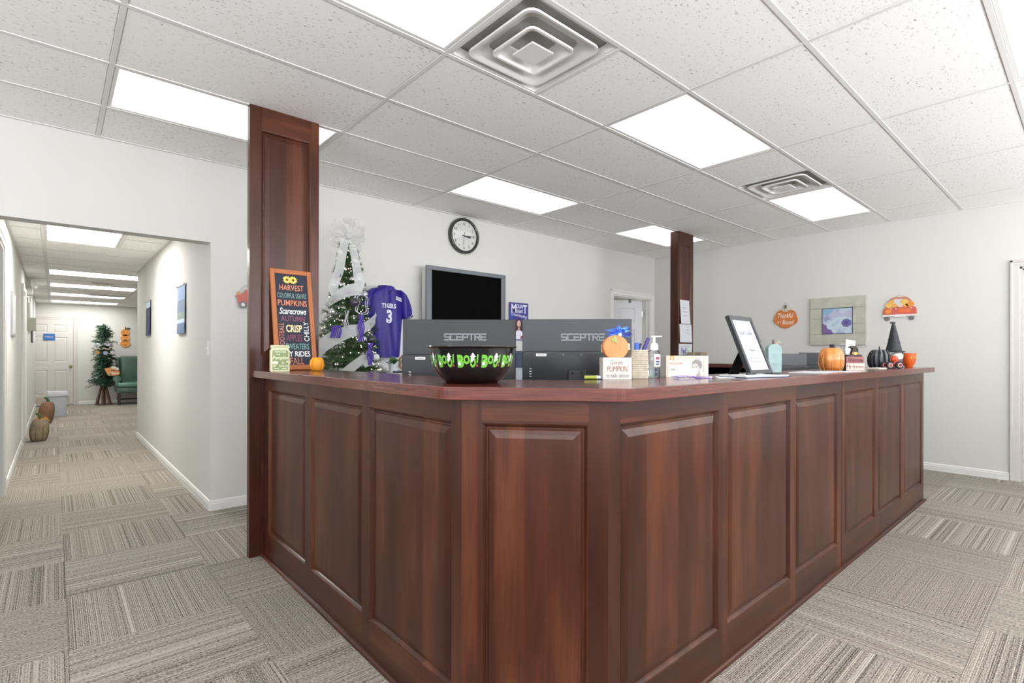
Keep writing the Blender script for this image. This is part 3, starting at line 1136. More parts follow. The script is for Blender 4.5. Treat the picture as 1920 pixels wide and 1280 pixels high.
t = thing('cheer_poster', 'purple cheerleading poster with white lettering beside the television', 'poster', (4.086, YB - 0.012, 1.60), 0, None)
PW = 0.150
NAVY = cmat('poster_purple', 62, 58, 138, 0.45)
ob('sheet', BX((-PW, -0.004, -0.222), (PW, 0, 0.218)), NAVY, t)
Pm = Matrix.Translation((0, -0.0042, 0)) @ UPR
bm = nb()
prism(bm, [(-PW, -0.2), (-PW + .02, -0.02), (-PW + 0.07, 0.09), (-PW, 0.16)], 0, 0.0004, Pm)
ob('light_beam', bm, cmat('poster_blue', 58, 80, 160, 0.45), t)
WHT = cmat('poster_white', 232, 230, 244, 0.5)
bm = nb()
text_bm(bm, 'M', w=0.075, h=0.105, at=(-0.080, 0.150), bold=0.02, mtx=Pm)
text_bm(bm, 'OUN', w=0.100, h=0.048, at=(0.012, 0.176), bold=0.015, mtx=Pm)
text_bm(bm, 'T', w=0.065, h=0.105, at=(0.098, 0.145), bold=0.02, mtx=Pm)
text_bm(bm, 'PLEASANT', w=0.112, h=0.042, at=(0.012, 0.118), bold=0.01, mtx=Pm)
text_bm(bm, 'Cheerleading', w=0.250, h=0.046, at=(0.0, 0.066), shear=0.35, mtx=Pm @ Matrix.Rotation(math.radians(-7), 4, 'Z'))
ob('lettering', bm, WHT, t)
# printed portrait
bm = nb()
prism(bm, [(0.0 + 0.052 * math.cos(a) * (1.0 if math.sin(a) > -0.2 else 1.15), -0.045 + 0.085 * math.sin(a) * (0.95 if math.sin(a) > 0 else 1.5)) for a in [2 * PI * k / 20 for k in range(20)]], 0, 0.0005, Pm)
ob('printed_hair', bm, cmat('print_brown', 66, 44, 46, 0.5), t)
bm = nb()
prism(bm, [(0.030 * math.cos(a), -0.030 + 0.042 * math.sin(a)) for a in [2 * PI * k / 18 for k in range(18)]], 0, 0.0008, Pm)
prism(bm, [(-0.012, -0.10), (0.012, -0.10), (0.012, -0.06), (-0.012, -0.06)], 0, 0.0008, Pm)
ob('printed_face', bm, cmat('print_skin', 226, 180, 160, 0.5), t)
bm = nb()
prism(bm, [(-0.068, -0.212), (0.062, -0.212), (0.056, -0.125), (0.014, -0.098), (0.0, -0.115), (-0.014, -0.098), (-0.056, -0.125)], 0, 0.0009, Pm)
ob('printed_blouse', bm, WHT, t)
PRED = cmat('print_red', 150, 62, 60, 0.5)
for sx in (-0.012, 0.012):
    ob('printed_eye', prism(nb(), [(sx - 0.006, -0.022), (sx + 0.006, -0.022), (sx + 0.006, -0.018), (sx - 0.006, -0.018)], 0, 0.0011, Pm), PRED, t)
bm = nb()
prism(bm, [(-0.009, -0.053), (0.009, -0.053), (0.006, -0.049), (-0.006, -0.049)], 0, 0.0011, Pm)
ob('printed_mouth', bm, PRED, t)
bm = nb()
prism(bm, [(0.02, -0.205), (0.06, -0.205), (0.055, -0.170), (0.028, -0.172)], 0, 0.0012, Pm)
ob('printed_flower', bm, PRED, t)

# red tin truck ornament half hidden by the post
t = thing('truck_ornament', 'small red tin truck ornament hanging half behind the tall post', 'wall ornament', (1.140, YB - 0.012, 1.66))
bm = nb()
prism(bm, [(-0.075, 0.012), (-0.048, 0.018), (-0.02, 0.018), (0.0, 0.062), (0.04, 0.062), (0.045, 0.018), (0.085, 0.018), (0.085, -0.055), (-0.05, -0.055), (-0.058, -0.005)], 0, 0.010, UPR, bev=0.001)
ob('body', bm, cmat('tin_red', 196, 104, 92, 0.45), t)
for wx in (-0.02, 0.06):
    bm = nb()
    lathe(bm, [(0, 0.0), (0.028, 0.0), (0.028, 0.014), (0, 0.014)], 20, Matrix.Translation((wx, -0.004, -0.058)) @ UPR, cap=False)
    w = ob('wheel', bm, cmat('tin_grey', 120, 122, 126, 0.5), t)
    bm = nb()
    lathe(bm, [(0, 0.015), (0.013, 0.015), (0.013, 0.017), (0, 0.017)], 16, Matrix.Translation((wx, -0.004, -0.058)) @ UPR, cap=False)
    ob('hubcap', bm, M['trim'], w)
bm = nb()
prism(bm, [(-0.046 + 0.020 * math.cos(2 * PI * k / 5 + .3 * (k % 2)), 0.030 + 0.016 * math.sin(2 * PI * k / 5)) for k in range(5)], 0, 0.014, UPR)
ob('tin_leaf', bm, cmat('tin_orange', 206, 150, 104, 0.5), t)
bm = nb()
tube(bm, [(-0.05, -0.006, 0.02), (-0.03, -0.006, 0.075), (0.005, -0.006, 0.100), (0.04, -0.006, 0.06)], 0.0015, 6)
ob('hanging_wire', bm, M['steel'], t)

# plaques and framed art on the right wall (local frame: x along the wall to the viewer's right, -y into the room)
RW = lambda y, z: dict(loc=(XR, y, z), rz=-PI / 2)
t = thing('pumpkin_plaque', 'orange pumpkin-shaped wall plaque reading Thankful and Blessed', 'wall plaque', (XR - 0.004, 2.634, 1.672), -PI / 2)
pts = []
for k in range(48):
    a = 2 * PI * k / 48
    r = 1.0 + 0.045 * math.cos(5 * a + PI / 2 + 0.35) - 0.10 * max(0, math.sin(a)) ** 14
    pts.append((0.142 * r * math.cos(a), 0.118 * r * math.sin(a)))
bm = nb()
prism(bm, pts, 0, 0.012, UPR, bev=0.002)
ob('board', bm, cmat('plaque_orange', 206, 122, 60, 0.6, var=0.12, vscale=20), t)
bm = nb()
prism(bm, [(-0.012, 0.100), (0.014, 0.100), (0.012, 0.150), (0.006, 0.172), (-0.010, 0.170), (-0.012, 0.15)], 0, 0.016, UPR, bev=0.002)
ob('stem', bm, cmat('plaque_stem', 104, 90, 76, 0.7), t)
bm = nb()
prism(bm, [(-0.006, 0.085), (0.030, 0.088), (0.034, 0.115), (0.012, 0.135), (-0.008, 0.118)], 0, 0.018, UPR)
prism(bm, [(-0.040, 0.094), (-0.008, 0.086), (-0.010, 0.108), (-0.030, 0.112)], 0, 0.018, UPR)
ob('ribbon', bm, cmat('plaque_ribbon', 198, 190, 168, 0.7), t)
bm = nb()
Pm = Matrix.Translation((0, -0.0122, 0)) @ UPR
text_bm(bm, 'Thankful', w=0.185, h=0.062, at=(0.002, 0.038), shear=0.3, bold=0.006, mtx=Pm)
text_bm(bm, 'and', w=0.048, h=0.026, at=(-0.078, -0.040), shear=0.3, bold=0.003, mtx=Pm)
text_bm(bm, 'Blessed', w=0.140, h=0.058, at=(0.032, -0.046), shear=0.3, bold=0.006, mtx=Pm)
ob('lettering', bm, cmat('plaque_white', 236, 224, 212, 0.6), t)
bm = nb()
tube(bm, [(-0.060, -0.005, 0.115), (0.0, -0.004, 0.206), (0.075, -0.005, 0.112)], 0.0012, 6)
ob('hanging_string', bm, cmat('twine', 190, 182, 170, 0.8), t)

t = thing('framed_art', 'square grey-green metal framed picture with a small pale blue abstract centre', 'picture', (XR, 2.050, 1.613), -PI / 2)
FW, FH = 0.292, 0.284
bm = nb()
IW, IH = 0.160, 0.153
rows = [(-FH, -IH), (-IH, 0.0), (0.0, IH), (IH, FH)]
FM = cmat('leafed_metal', 186, 188, 172, 0.45, metal=0.25, var=0.10, vscale=9, bump=0.25, bscale=30)
for lo, hi in (((-FW, IH), (0.02, FH)), ((0.02, IH), (FW, FH)), ((-FW, -FH), (-0.06, -IH)), ((-0.06, -FH), (FW, -IH)),
               ((-FW, -IH), (-IW, 0.03)), ((-FW, 0.03), (-IW, IH)), ((IW, -IH), (FW, -0.04)), ((IW, -0.04), (FW, IH))):
    ob('frame_leaf', BX((lo[0] + 0.0006, -0.034, lo[1] + 0.0006), (hi[0] - 0.0006, -0.002, hi[1] - 0.0006), 0.0016, 1), FM, t)
bm = nb()
for lo, hi in (((-IW - 0.002, IH - 0.005), (IW + 0.002, IH + 0.002)), ((-IW - 0.002, -IH - 0.002), (IW + 0.002, -IH + 0.005)), ((-IW - 0.002, -IH), (-IW + 0.004, IH)), ((IW - 0.004, -IH), (IW + 0.002, IH))):
    box(bm, (lo[0], -0.036, lo[1]), (hi[0], -0.02, hi[1]))
ob('dark_fillet', bm, cmat('fillet_dark', 62, 66, 84, 0.5), t)
bm = nb()
box(bm, (-IW, -0.030, -IH), (IW, -0.02, IH))


def art_mat():
    a = NT('abstract_print')
    tc = a.n('ShaderNodeTexCoord')
    nz = a.n('ShaderNodeTexNoise', i_Scale=6.0, i_Detail=3.0)
    a.l(tc, 'Object', nz, 'Vector')
    r = a.ramp([(0.34, rgb(138, 132, 172)), (0.45, rgb(176, 190, 210)), (0.56, rgb(196, 210, 220)), (0.68, rgb(150, 186, 208))])
    a.l(nz, 'Fac', r, 'Fac'); a.l(r, 'Color', a.b, 'Base Color')
    a.b.inputs['Roughness'].default_value = 0.35
    return a.m


ob('print', bm, art_mat(), t)
Pm = Matrix.Translation((0, -0.0302, 0)) @ UPR
for nm, pp, cc in (('teal_wash', [(-0.155, 0.148), (-0.02, 0.148), (-0.075, 0.085), (-0.155, 0.070)], (138, 176, 202)),
                   ('mauve_hill', [(-0.09, 0.055), (-0.03, 0.128), (0.05, 0.085), (0.155, 0.148), (0.155, 0.03), (0.02, 0.06)], (182, 184, 208)),
                   ('purple_bloom', [(0.095 + 0.048 * math.cos(2 * PI * k / 14) * (1 + .15 * (k % 2)), -0.025 + 0.045 * math.sin(2 * PI * k / 14) * (1 + .15 * (k % 2))) for k in range(14)], (108, 104, 158)),
                   ('bloom_centre', [(0.090 + 0.024 * math.cos(2 * PI * k / 9), -0.022 + 0.020 * math.sin(2 * PI * k / 9)) for k in range(9)], (80, 78, 140)),
                   ('plum_corner', [(-0.155, -0.148), (-0.04, -0.148), (-0.065, -0.100), (-0.105, -0.09), (-0.11, -0.055), (-0.155, -0.02)], (122, 98, 146))):
    bm = nb()
    prism(bm, pp, 0, 0.0003 + 0.0002 * (nm == 'bloom_centre'), Pm)
    ob(nm, bm, cmat('ink_' + nm, *cc, 0.4), t)

t = thing('truck_plaque', 'red pickup truck wall plaque loaded with pumpkins, beside the framed picture', 'wall plaque', (XR - 0.004, 1.4515, 1.712), -PI / 2)
bm = nb()
prism(bm, [(-0.150, -0.055), (-0.150, -0.010), (-0.135, 0.022), (-0.115, 0.030), (0.115, 0.030), (0.140, 0.022), (0.152, -0.005), (0.152, -0.055)], 0, 0.012, UPR, bev=0.002)
ob('tailgate', bm, cmat('plaque_red', 204, 100, 82, 0.55), t)
bm = nb()
prism(bm, [(-0.112, 0.03), (-0.105, 0.085), (-0.078, 0.124), (-0.05, 0.138), (0.055, 0.138), (0.085, 0.120), (0.112, 0.085), (0.118, 0.03)], 0, 0.008, UPR, bev=0.002)
ob('cab', bm, cmat('plaque_cab', 198, 132, 110, 0.55), t)
bm = nb()
prism(bm, [(-0.055, 0.034), (-0.05, 0.114), (0.03, 0.114), (0.04, 0.034)], 0, 0.0095, UPR)
ob('rear_window', bm, cmat('plaque_pale', 206, 208, 206, 0.5), t)
for i, (px, pz, r, cc) in enumerate([(-0.092, 0.050, 0.036, (230, 186, 92)), (-0.070, 0.085, 0.026, (228, 174, 84)), (0.092, 0.055, 0.038, (230, 150, 66)), (0.045, 0.082, 0.034, (226, 190, 96)),
                                     (0.010, 0.045, 0.026, (222, 206, 190)), (-0.045, 0.045, 0.026, (228, 170, 90)), (0.055, 0.04, 0.024, (236, 160, 70)), (-0.10, -0.018, 0.028, (232, 146, 62)),
                                     (0.02, -0.012, 0.03, (228, 112, 66)), (0.075, -0.015, 0.028, (230, 120, 70))]):
    bm = nb()
    prism(bm, [(px + r * (1 + 0.07 * math.cos(6 * a)) * math.cos(a), pz + r * 0.82 * math.sin(a)) for a in [2 * PI * k / 18 for k in range(18)]], 0, 0.0125 + 0.0006 * (i % 4), UPR, bev=0.001)
    ob('painted_pumpkin', bm, cmat('plaque_pumpkin_%s' % 'abcdefghij'[i], *cc, 0.55), t)
bm = nb()
for px in (-0.075, -0.03, 0.105):
    prism(bm, [(px - 0.009, 0.018), (px + 0.009, 0.018), (px, -0.004)], 0, 0.0148, UPR)
ob('bunting', bm, cmat('plaque_bunting', 214, 186, 176, 0.6), t)
bm = nb()
prism(bm, [(-0.158, -0.075), (-0.158, -0.055), (0.162, -0.055), (0.162, -0.075)], 0, 0.016, UPR, bev=0.002)
prism(bm, [(-0.045, -0.083), (-0.045, -0.052), (0.045, -0.052), (0.045, -0.083)], 0, 0.018, UPR, bev=0.002)
ob('bumper', bm, cmat('plaque_bumper', 222, 220, 216, 0.5), t)
for px in (-0.112, 0.108):
    bm = nb()
    lathe(bm, [(0, 0), (0.024, 0), (0.024, 0.010), (0.010, 0.012), (0, 0.012)], 20, Matrix.Translation((px, 0, -0.096)) @ UPR, cap=False)
    ob('tyre', bm, cmat('plaque_tyre', 118, 116, 114, 0.6), t)
bm = nb()
tube(bm, [(-0.04, -0.004, 0.132), (0.0, -0.003, 0.166), (0.06, -0.004, 0.132)], 0.0012, 6)
ob('hanging_string', bm, cmat('dark_twine', 96, 92, 90, 0.8), t)

# switch plate at the hallway corner
t = thing('light_switch', 'white light switch plate on the corner of the hallway opening', 'light switch', (HX1, 4.618, 1.255), PI / 2)
ob('plate', BX((-0.036, 0.0, -0.058), (0.036, 0.006, 0.058), 0.002), M['trim'], t)
ob('toggle', BX((-0.005, 0.006, -0.012), (0.005, 0.014, 0.010), 0.001), M['trim'], t)

# ------------------------------------------------------------------ hallway
# two fabric banners on the right hallway wall (hung clear of it)
def banner(label, y0, y1, z0, z1, cols, x=HX1):
    t = thing('wall_banner', label, 'banner', (x, (y0 + y1) / 2, z1), PI / 2, 'hallway banners')
    w = (y1 - y0) / 2
    n = 14
    H = z1 - z0
    for nm, a, b, c in cols:
        bm = nb()
        vs = []
        for k in range(n + 1):
            u = k / n
            for s in (a, b):
                zz = -H * s
                curl = 0.008 + 0.010 * s * (0.6 + 0.4 * math.sin(3 * u))
                vs.append((bm.verts.new((-w + 2 * w * u, curl, zz)), bm.verts.new((-w + 2 * w * u, curl + 0.002, zz))))
        for k in range(n):
            a0, b0, a1, b1 = vs[2 * k], vs[2 * k + 1], vs[2 * k + 2], vs[2 * k + 3]
            bm.faces.new((a0[1], a1[1], b1[1], b0[1]))
            bm.faces.new((a0[0], b0[0], b1[0], a1[0]))
        ob(nm, bm, c, t)
    bm = nb()
    rod(bm, (-w - 0.02, 0.010, 0.004), (w + 0.02, 0.010, 0.004), 0.005)
    ob('hanging_rod', bm, M['steel'], t)
    for s in (-1, 1):
        bm = nb()
        rod(bm, (s * w, 0.0, 0.006), (s * w, 0.022, 0.006), 0.004)
        ob('push_pin', bm, M['black'], t)
    return t


BL = [cmat('banner_%s' % n, *c, 0.7) for n, c in (('steel', (136, 160, 190)), ('slate', (120, 134, 160)), ('sage', (142, 156, 150)), ('pale', (196, 212, 230)), ('dusk', (104, 124, 158)))]
banner('long pale blue patterned banner nearest the hallway opening', 5.54, 5.93, 1.40, 1.845,
       [('sky_field', 0.0, 0.30, BL[0]), ('mid_field', 0.30, 0.55, BL[1]), ('green_field', 0.55, 0.70, BL[2]), ('text_strip', 0.70, 0.78, BL[3]), ('lower_field', 0.78, 1.0, BL[4])])
banner('dark navy banner farther down the right hallway wall', 7.83, 8.22, 1.44, 1.87,
       [('pale_field', 0.0, 0.18, BL[3]), ('navy_field', 0.18, 1.0, cmat('banner_navy', 44, 52, 84, 0.7))])

# left hallway wall: board, switch, alarm box, frames
t = thing('wall_board', 'narrow grey framed board on the left hallway wall before the first doorway', 'notice board', (HX0, 7.40, 1.61), -PI / 2)
ob('frame', BX((-0.23, 0.0, -0.225), (0.23, 0.018, 0.225), 0.004), cmat('board_grey', 150, 150, 148, 0.4), t)
ob('sheet', BX((-0.205, 0.017, -0.2), (0.205, 0.0195, 0.2)), cmat('board_sheet', 214, 216, 218, 0.3), t)
for c in list(t.children):
    pass
t.rotation_euler = (0, 0, -PI / 2)
t = thing('light_switch', 'white switch plate on the left hallway wall just before the doorway', 'light switch', (HX0, 8.85, 1.33), -PI / 2)
ob('plate', BX((-0.036, 0.0, -0.058), (0.036, 0.006, 0.058), 0.002), M['trim'], t)
ob('toggle', BX((-0.005, 0.006, -0.012), (0.005, 0.014, 0.010), 0.001), M['trim'], t)
t = thing('alarm_box', 'grey-green square box sticking out from the left hallway wall', 'wall box', (HX0, 11.0, 1.66), -PI / 2)
ob('housing', BX((-0.07, 0.0, -0.10), (0.07, 0.11, 0.10), 0.005), cmat('box_grey_green', 158, 158, 144, 0.5), t)
ob('conduit', BX((-0.012, 0.0, 0.10), (0.012, 0.022, 0.42), 0.003), cmat('conduit_grey', 170, 168, 160, 0.5), t)
t = thing('emergency_light', 'white emergency light with round lamp heads high on the left hallway wall', 'emergency light', (HX0, 10.98, 2.16), -PI / 2)
ob('body', BX((-0.13, 0.0, -0.055), (0.13, 0.075, 0.075), 0.01), M['trim'], t)
for s in (-1, 1):
    mt = Matrix.Translation((s * 0.19, 0.075, 0.10)) @ Matrix.Rotation(-PI / 2 + 0.3, 4, 'X') @ Matrix.Rotation(s * 0.5, 4, 'Y')
    bm = nb()
    lathe(bm, [(0.0, -0.05), (0.03, -0.05), (0.06, -0.02), (0.078, 0.02), (0.072, 0.02), (0.05, -0.01)], 24, mt, cap=False)
    lh = ob('lamp_head', bm, M['trim'], t, 40)
    bm = nb()
    lathe(bm, [(0.0, 0.024), (0.05, 0.02), (0.072, 0.01), (0.05, 0.0), (0, 0.0)], 24, mt, cap=False)
    ob('reflector', bm, cmat('lamp_reflector', 226, 226, 222, 0.2), lh, 40)
for y, z, w, hgt, lb in ((13.2, 1.62, 0.30, 0.42, 'dark narrow frame on the far left hallway wall near the end door'), (11.9, 1.80, 0.34, 0.5, 'pale narrow frame on the left hallway wall behind the grey-green box')):
    t = thing('wall_picture', lb, 'picture', (HX0, y, z), -PI / 2)
    ob('frame', BX((-w / 2, 0, -hgt / 2), (w / 2, 0.025, hgt / 2), 0.004), cmat('hall_frame_%s' % ('dark' if y > 13 else 'pale'), *((70, 68, 66) if y > 13 else (190, 188, 184)), 0.5), t)
    ob('picture_sheet', BX((-w / 2 + .03, 0.0245, -hgt / 2 + .03), (w / 2 - .03, 0.0262, hgt / 2 - .03)), cmat('hall_sheet_%s' % ('a' if y > 13 else 'b'), 200, 200, 198, 0.4), t)

# vents in the hallway ceiling
t = thing('ceiling_grille', 'long dark slotted ceiling grille between the hallway lights', 'ceiling vent', (0.80, 13.25, HCEIL - 0.002))
ob('flange', BX((-0.31, -0.16, -0.006), (0.31, 0.16, 0.0), 0.002), M['metal_white'], t)
ob('opening', BX((-0.27, -0.12, -0.0072), (0.27, 0.12, -0.0055)), cmat('grille_shadow', 66, 66, 66, 0.8), t)  # solid plate; the shade inside the slots is put into its dark colour
for k in range(6):
    y = -0.10 + 0.04 * k
    ob('slat', BX((-0.27, y - 0.011, -0.012), (0.27, y + 0.004, -0.007), 0.001, 1), M['metal_white'], t)
t = thing('ceiling_grille', 'thin grey slot grille before the second hallway light', 'ceiling vent', (0.60, 11.0, HCEIL - 0.002))
ob('flange', BX((-0.16, -0.10, -0.006), (0.16, 0.10, 0.0), 0.002), M['metal_white'], t)
ob('opening', BX((-0.13, -0.07, -0.0072), (0.13, 0.07, -0.0055)), cmat('grille_shade', 110, 110, 108, 0.8), t)  # plate over the flange, slot shade painted as grey
for k in range(3):
    y = -0.045 + 0.045 * k
    ob('slat', BX((-0.13, y - 0.008, -0.011), (0.13, y + 0.004, -0.007), 0.001, 1), M['metal_white'], t)


# stuffed fabric pumpkins and the waste bin on the hallway floor
def lobed(bm, rx, rz, n=40, m=22, lobes=8, depth=0.10, seamw=0.5, top=0.55, lean=0.0, sy=1.0):
    """gourd body resting on z=0: lobes round a dimpled top and bottom"""
    t = bmesh.new()
    rings = []
    for j in range(m + 1):
        ph = PI * j / m
        row = []
        for i in range(n):
            a = 2 * PI * i / n
            lb = abs(math.cos(lobes * a / 2)) ** seamw
            s = math.sin(ph)
            r = rx * (s ** 0.8) * (1 - depth * (1 - lb))
            z = rz * (-math.cos(ph))
            z *= 1 - 0.30 * math.exp(-((s) / 0.35) ** 2)
            row.append((r * math.cos(a) + lean * (z + rz), r * math.sin(a) * sy, z))
        rings.append(row)
    zmin = min(p[2] for r in rings for p in r)
    vs = [[t.verts.new((x, y, z - zmin)) for x, y, z in row] for row in rings[1:-1]]
    b = t.verts.new((lean * (rings[0][0][2] + rz), 0, rings[0][0][2] - zmin))
    e = t.verts.new((lean * (rings[-1][0][2] + rz), 0, rings[-1][0][2] - zmin))
    for p, q in zip(vs, vs[1:]):
        for i in range(n):
            t.faces.new((p[i], p[(i + 1) % n], q[(i + 1) % n], q[i]))
    for i in range(n):
        t.faces.new((b, vs[0][(i + 1) % n], vs[0][i]))
        t.faces.new((e, vs[-1][i], vs[-1][(i + 1) % n]))
    bmesh.ops.recalc_face_normals(t, faces=t.faces)
    top_z = e.co.z
    return merge(bm, t), top_z


def fabric_pumpkin(label, loc, rx, rz, col, stemcol, lean, raffia):
    t = thing('fabric_pumpkin', label, 'pumpkin decoration', loc, 0, 'fabric pumpkins in the hallway')
    bm, tz = lobed(nb(), rx, rz, lobes=8, depth=0.07, lean=lean)
    fab = mat('sackcloth_%d' % int(col[0]), rgb(*col), 0.9, var=0.18, vscale=14, bump=0.5, bscale=220)
    ob('body', bm, fab, t, 60)
    lx = lean * 2 * rz
    bm = nb()
    tube(bm, [(lx, 0, tz - 0.02), (lx, 0, tz + 0.05), (lx - 0.015, 0, tz + 0.09), (lx - 0.045, -0.01, tz + 0.105)], 0.02, 8, rads=[0.030, 0.022, 0.018, 0.016])
    ob('stem', bm, cmat('stem_green_%d' % int(stemcol[0]), *stemcol, 0.8), t, 50)
    for k in range(8):
        bm = nb()
        a = 2 * PI * (k + .5) / 8
        pts = []
        for j in range(2, 20):
            ph = PI * j / 22
            s = math.sin(ph)
            r = rx * s ** 0.8 * 0.945 + 0.003
            z = rz * (-math.cos(ph)) * (1 - 0.30 * math.exp(-(s / 0.35) ** 2))
            pts.append((r * math.cos(a) + lean * (z + rz), r * math.sin(a), z + rz * 0.7))
        tube(bm, pts, 0.0045, 5)
        ob('seam_cord', bm, cmat('cord_brown', 122, 98, 70, 0.8) if k == 0 else D.materials['cord_brown'], t)
    if raffia:
        rr = random.Random(5)
        bm = nb()
        for k in range(26):
            a = rr.uniform(0, 2 * PI)
            L = rr.uniform(0.06, 0.11)
            p0 = Vector((lx, 0, tz + 0.01))
            p2 = p0 + Vector((L * math.cos(a), L * math.sin(a), rr.uniform(-0.03, 0.03)))
            tube(bm, [p0, (p0 + p2) / 2 + Vector((0, 0, 0.025)), p2], 0.004, 4, rads=[0.006, 0.005, 0.001])
        ob('raffia', bm, mat('raffia_orange', rgb(224, 160, 74), 0.7), t)
    return t


fabric_pumpkin('tan burlap pumpkin with an orange raffia bow, front one on the hallway floor', (-0.165, 9.76, 0), 0.105, 0.178, (152, 138, 114), (92, 106, 60), 0.06, True)
fabric_pumpkin('brown fabric pumpkin with a green curled stem, behind the tan one', (-0.125, 12.10, 0), 0.108, 0.222, (142, 106, 84), (60, 104, 62), 0.10, False)

t = thing('waste_bin', 'light grey waste bin with a white liner beside the end door', 'waste bin', (0.045, 13.35, 0))
bm = nb()


def rrect(w, d, r, n=4):
    pts = []
    for qx, qy, st in ((1, 1, 0), (-1, 1, 90), (-1, -1, 180), (1, -1, 270)):
        for k in range(n + 1):
            a = math.radians(st + 90 * k / n)
            pts.append((qx * (w - r) + r * math.cos(a), qy * (d - r) + r * math.sin(a)))
    return pts


def loft(bm, loops, cap0=True, cap1=True):
    t = bmesh.new()
    vs = [[t.verts.new(p) for p in lp] for lp in loops]
    n = len(vs[0])
    for a, b in zip(vs, vs[1:]):
        for i in range(n):
            t.faces.new((a[i], a[(i + 1) % n], b[(i + 1) % n], b[i]))
    if cap0:
        t.faces.new(vs[0][::-1])
    if cap1:
        t.faces.new(vs[-1])
    bmesh.ops.recalc_face_normals(t, faces=t.faces)
    return merge(bm, t)


def rl(w, d, r, z):
    return [(x, y, z) for x, y in rrect(w, d, r)]


loft(bm, [rl(.125, .10, .03, 0), rl(.148, .12, .03, .46), rl(.144, .116, .03, .46), rl(.120, .095, .03, .01)])
ob('bin', bm, cmat('bin_grey', 184, 188, 196, 0.45), t, 40)
bm = nb()
rr = random.Random(8)
lps = []
for z, ex in ((0.395, 0.016), (0.43, 0.012), (0.475, 0.010), (0.485, 0.0), (0.47, -0.012), (0.40, -0.02)):
    lps.append([(x * (1 + ex / .2 + rr.uniform(-.012, .012)), y * (1 + ex / .15 + rr.uniform(-.012, .012)), z + (rr.uniform(-.018, .018) if z < .4 else rr.uniform(-.004, .004))) for x, y, _ in rl(.147, .119, .03, z)])
loft(bm, lps, False, False)
ob('liner', bm, cmat('liner_white', 208, 208, 212, 0.4), t, 50)

# bare-trunk autumn tree on a splayed wooden stand
AX, AY = 0.87, 15.64
t = thing('hall_tree', 'slim dark green artificial tree on a splayed brown wood stand by the hallway end', 'artificial tree', (AX, AY, 0))
bm = nb()
for k in range(6):
    a = 2 * PI * k / 6 + 0.3
    rod(bm, (0.15 * math.cos(a), 0.15 * math.sin(a), 0.0), (0.03 * math.cos(a), 0.03 * math.sin(a), 0.52), 0.022, 0.018, 6)
ob('stand', bm, cmat('stand_brown', 104, 80, 66, 0.7, var=0.15), t)
bm = nb()
lathe(bm, [(0.17, 0), (0.17, 0.02), (0.10, 0.03), (0.10, 0)], 6, cap=False)
ob('stand_foot', bm, cmat('stand_foot_brown', 92, 70, 58, 0.7), t)
bm = nb()
tube(bm, [(0, 0, 0.4), (0.01, 0, 0.9), (-0.01, 0, 1.4), (0.0, 0, 1.78)], 0.02, 8, rads=[0.035, 0.025, 0.018, 0.01])
ob('trunk', bm, D.materials['stand_brown'], t, 50)


def sprays(bm, n, hfun, rfun, z0, z1, ln, wd, rr, droop=0.4, per=9, fine=True):
    """branch tips carrying flat needles"""
    for k in range(n):
        u = rr.random() ** 0.85
        z = z0 + (z1 - z0) * u
        a = rr.uniform(0, 2 * PI)
        R_ = rfun(u) * rr.uniform(0.25, 1.0)
        c = Vector((R_ * math.cos(a), R_ * math.sin(a), z))
        d = Vector((math.cos(a), math.sin(a), rr.uniform(-droop, droop * 0.7))).normalized()
        for q in range(per):
            s = q / per
            p = c + d * (s - 0.5) * ln * 2.2
            ang_ = rr.uniform(0, 2 * PI)
            side = d.cross(Vector((math.cos(ang_), math.sin(ang_), 0.7))).normalized()
            e = (d * 0.7 + side).normalized()
            w = e.cross(d)
            w = (w.normalized() if w.length > 1e-6 else Vector((0, 0, 1))) * wd
            q0, q1 = p, p + e * ln * rr.uniform(0.7, 1.2)
            v = [bm.verts.new(q0 - w), bm.verts.new(q0 + w), bm.verts.new(q1)]
            bm.faces.new(v)


def needle_mat(name, a, b, c):
    n_ = NT(name)
    tc = n_.n('ShaderNodeTexCoord')
    nz = n_.n('ShaderNodeTexNoise', i_Scale=38.0, i_Detail=2.0)
    n_.l(tc, 'Object', nz, 'Vector')
    r = n_.ramp([(0.32, a), (0.5, b), (0.68, c)])
    n_.l(nz, 'Fac', r, 'Fac'); n_.l(r, 'Color', n_.b, 'Base Color')
    n_.b.inputs['Roughness'].default_value = 0.6
    return n_.m


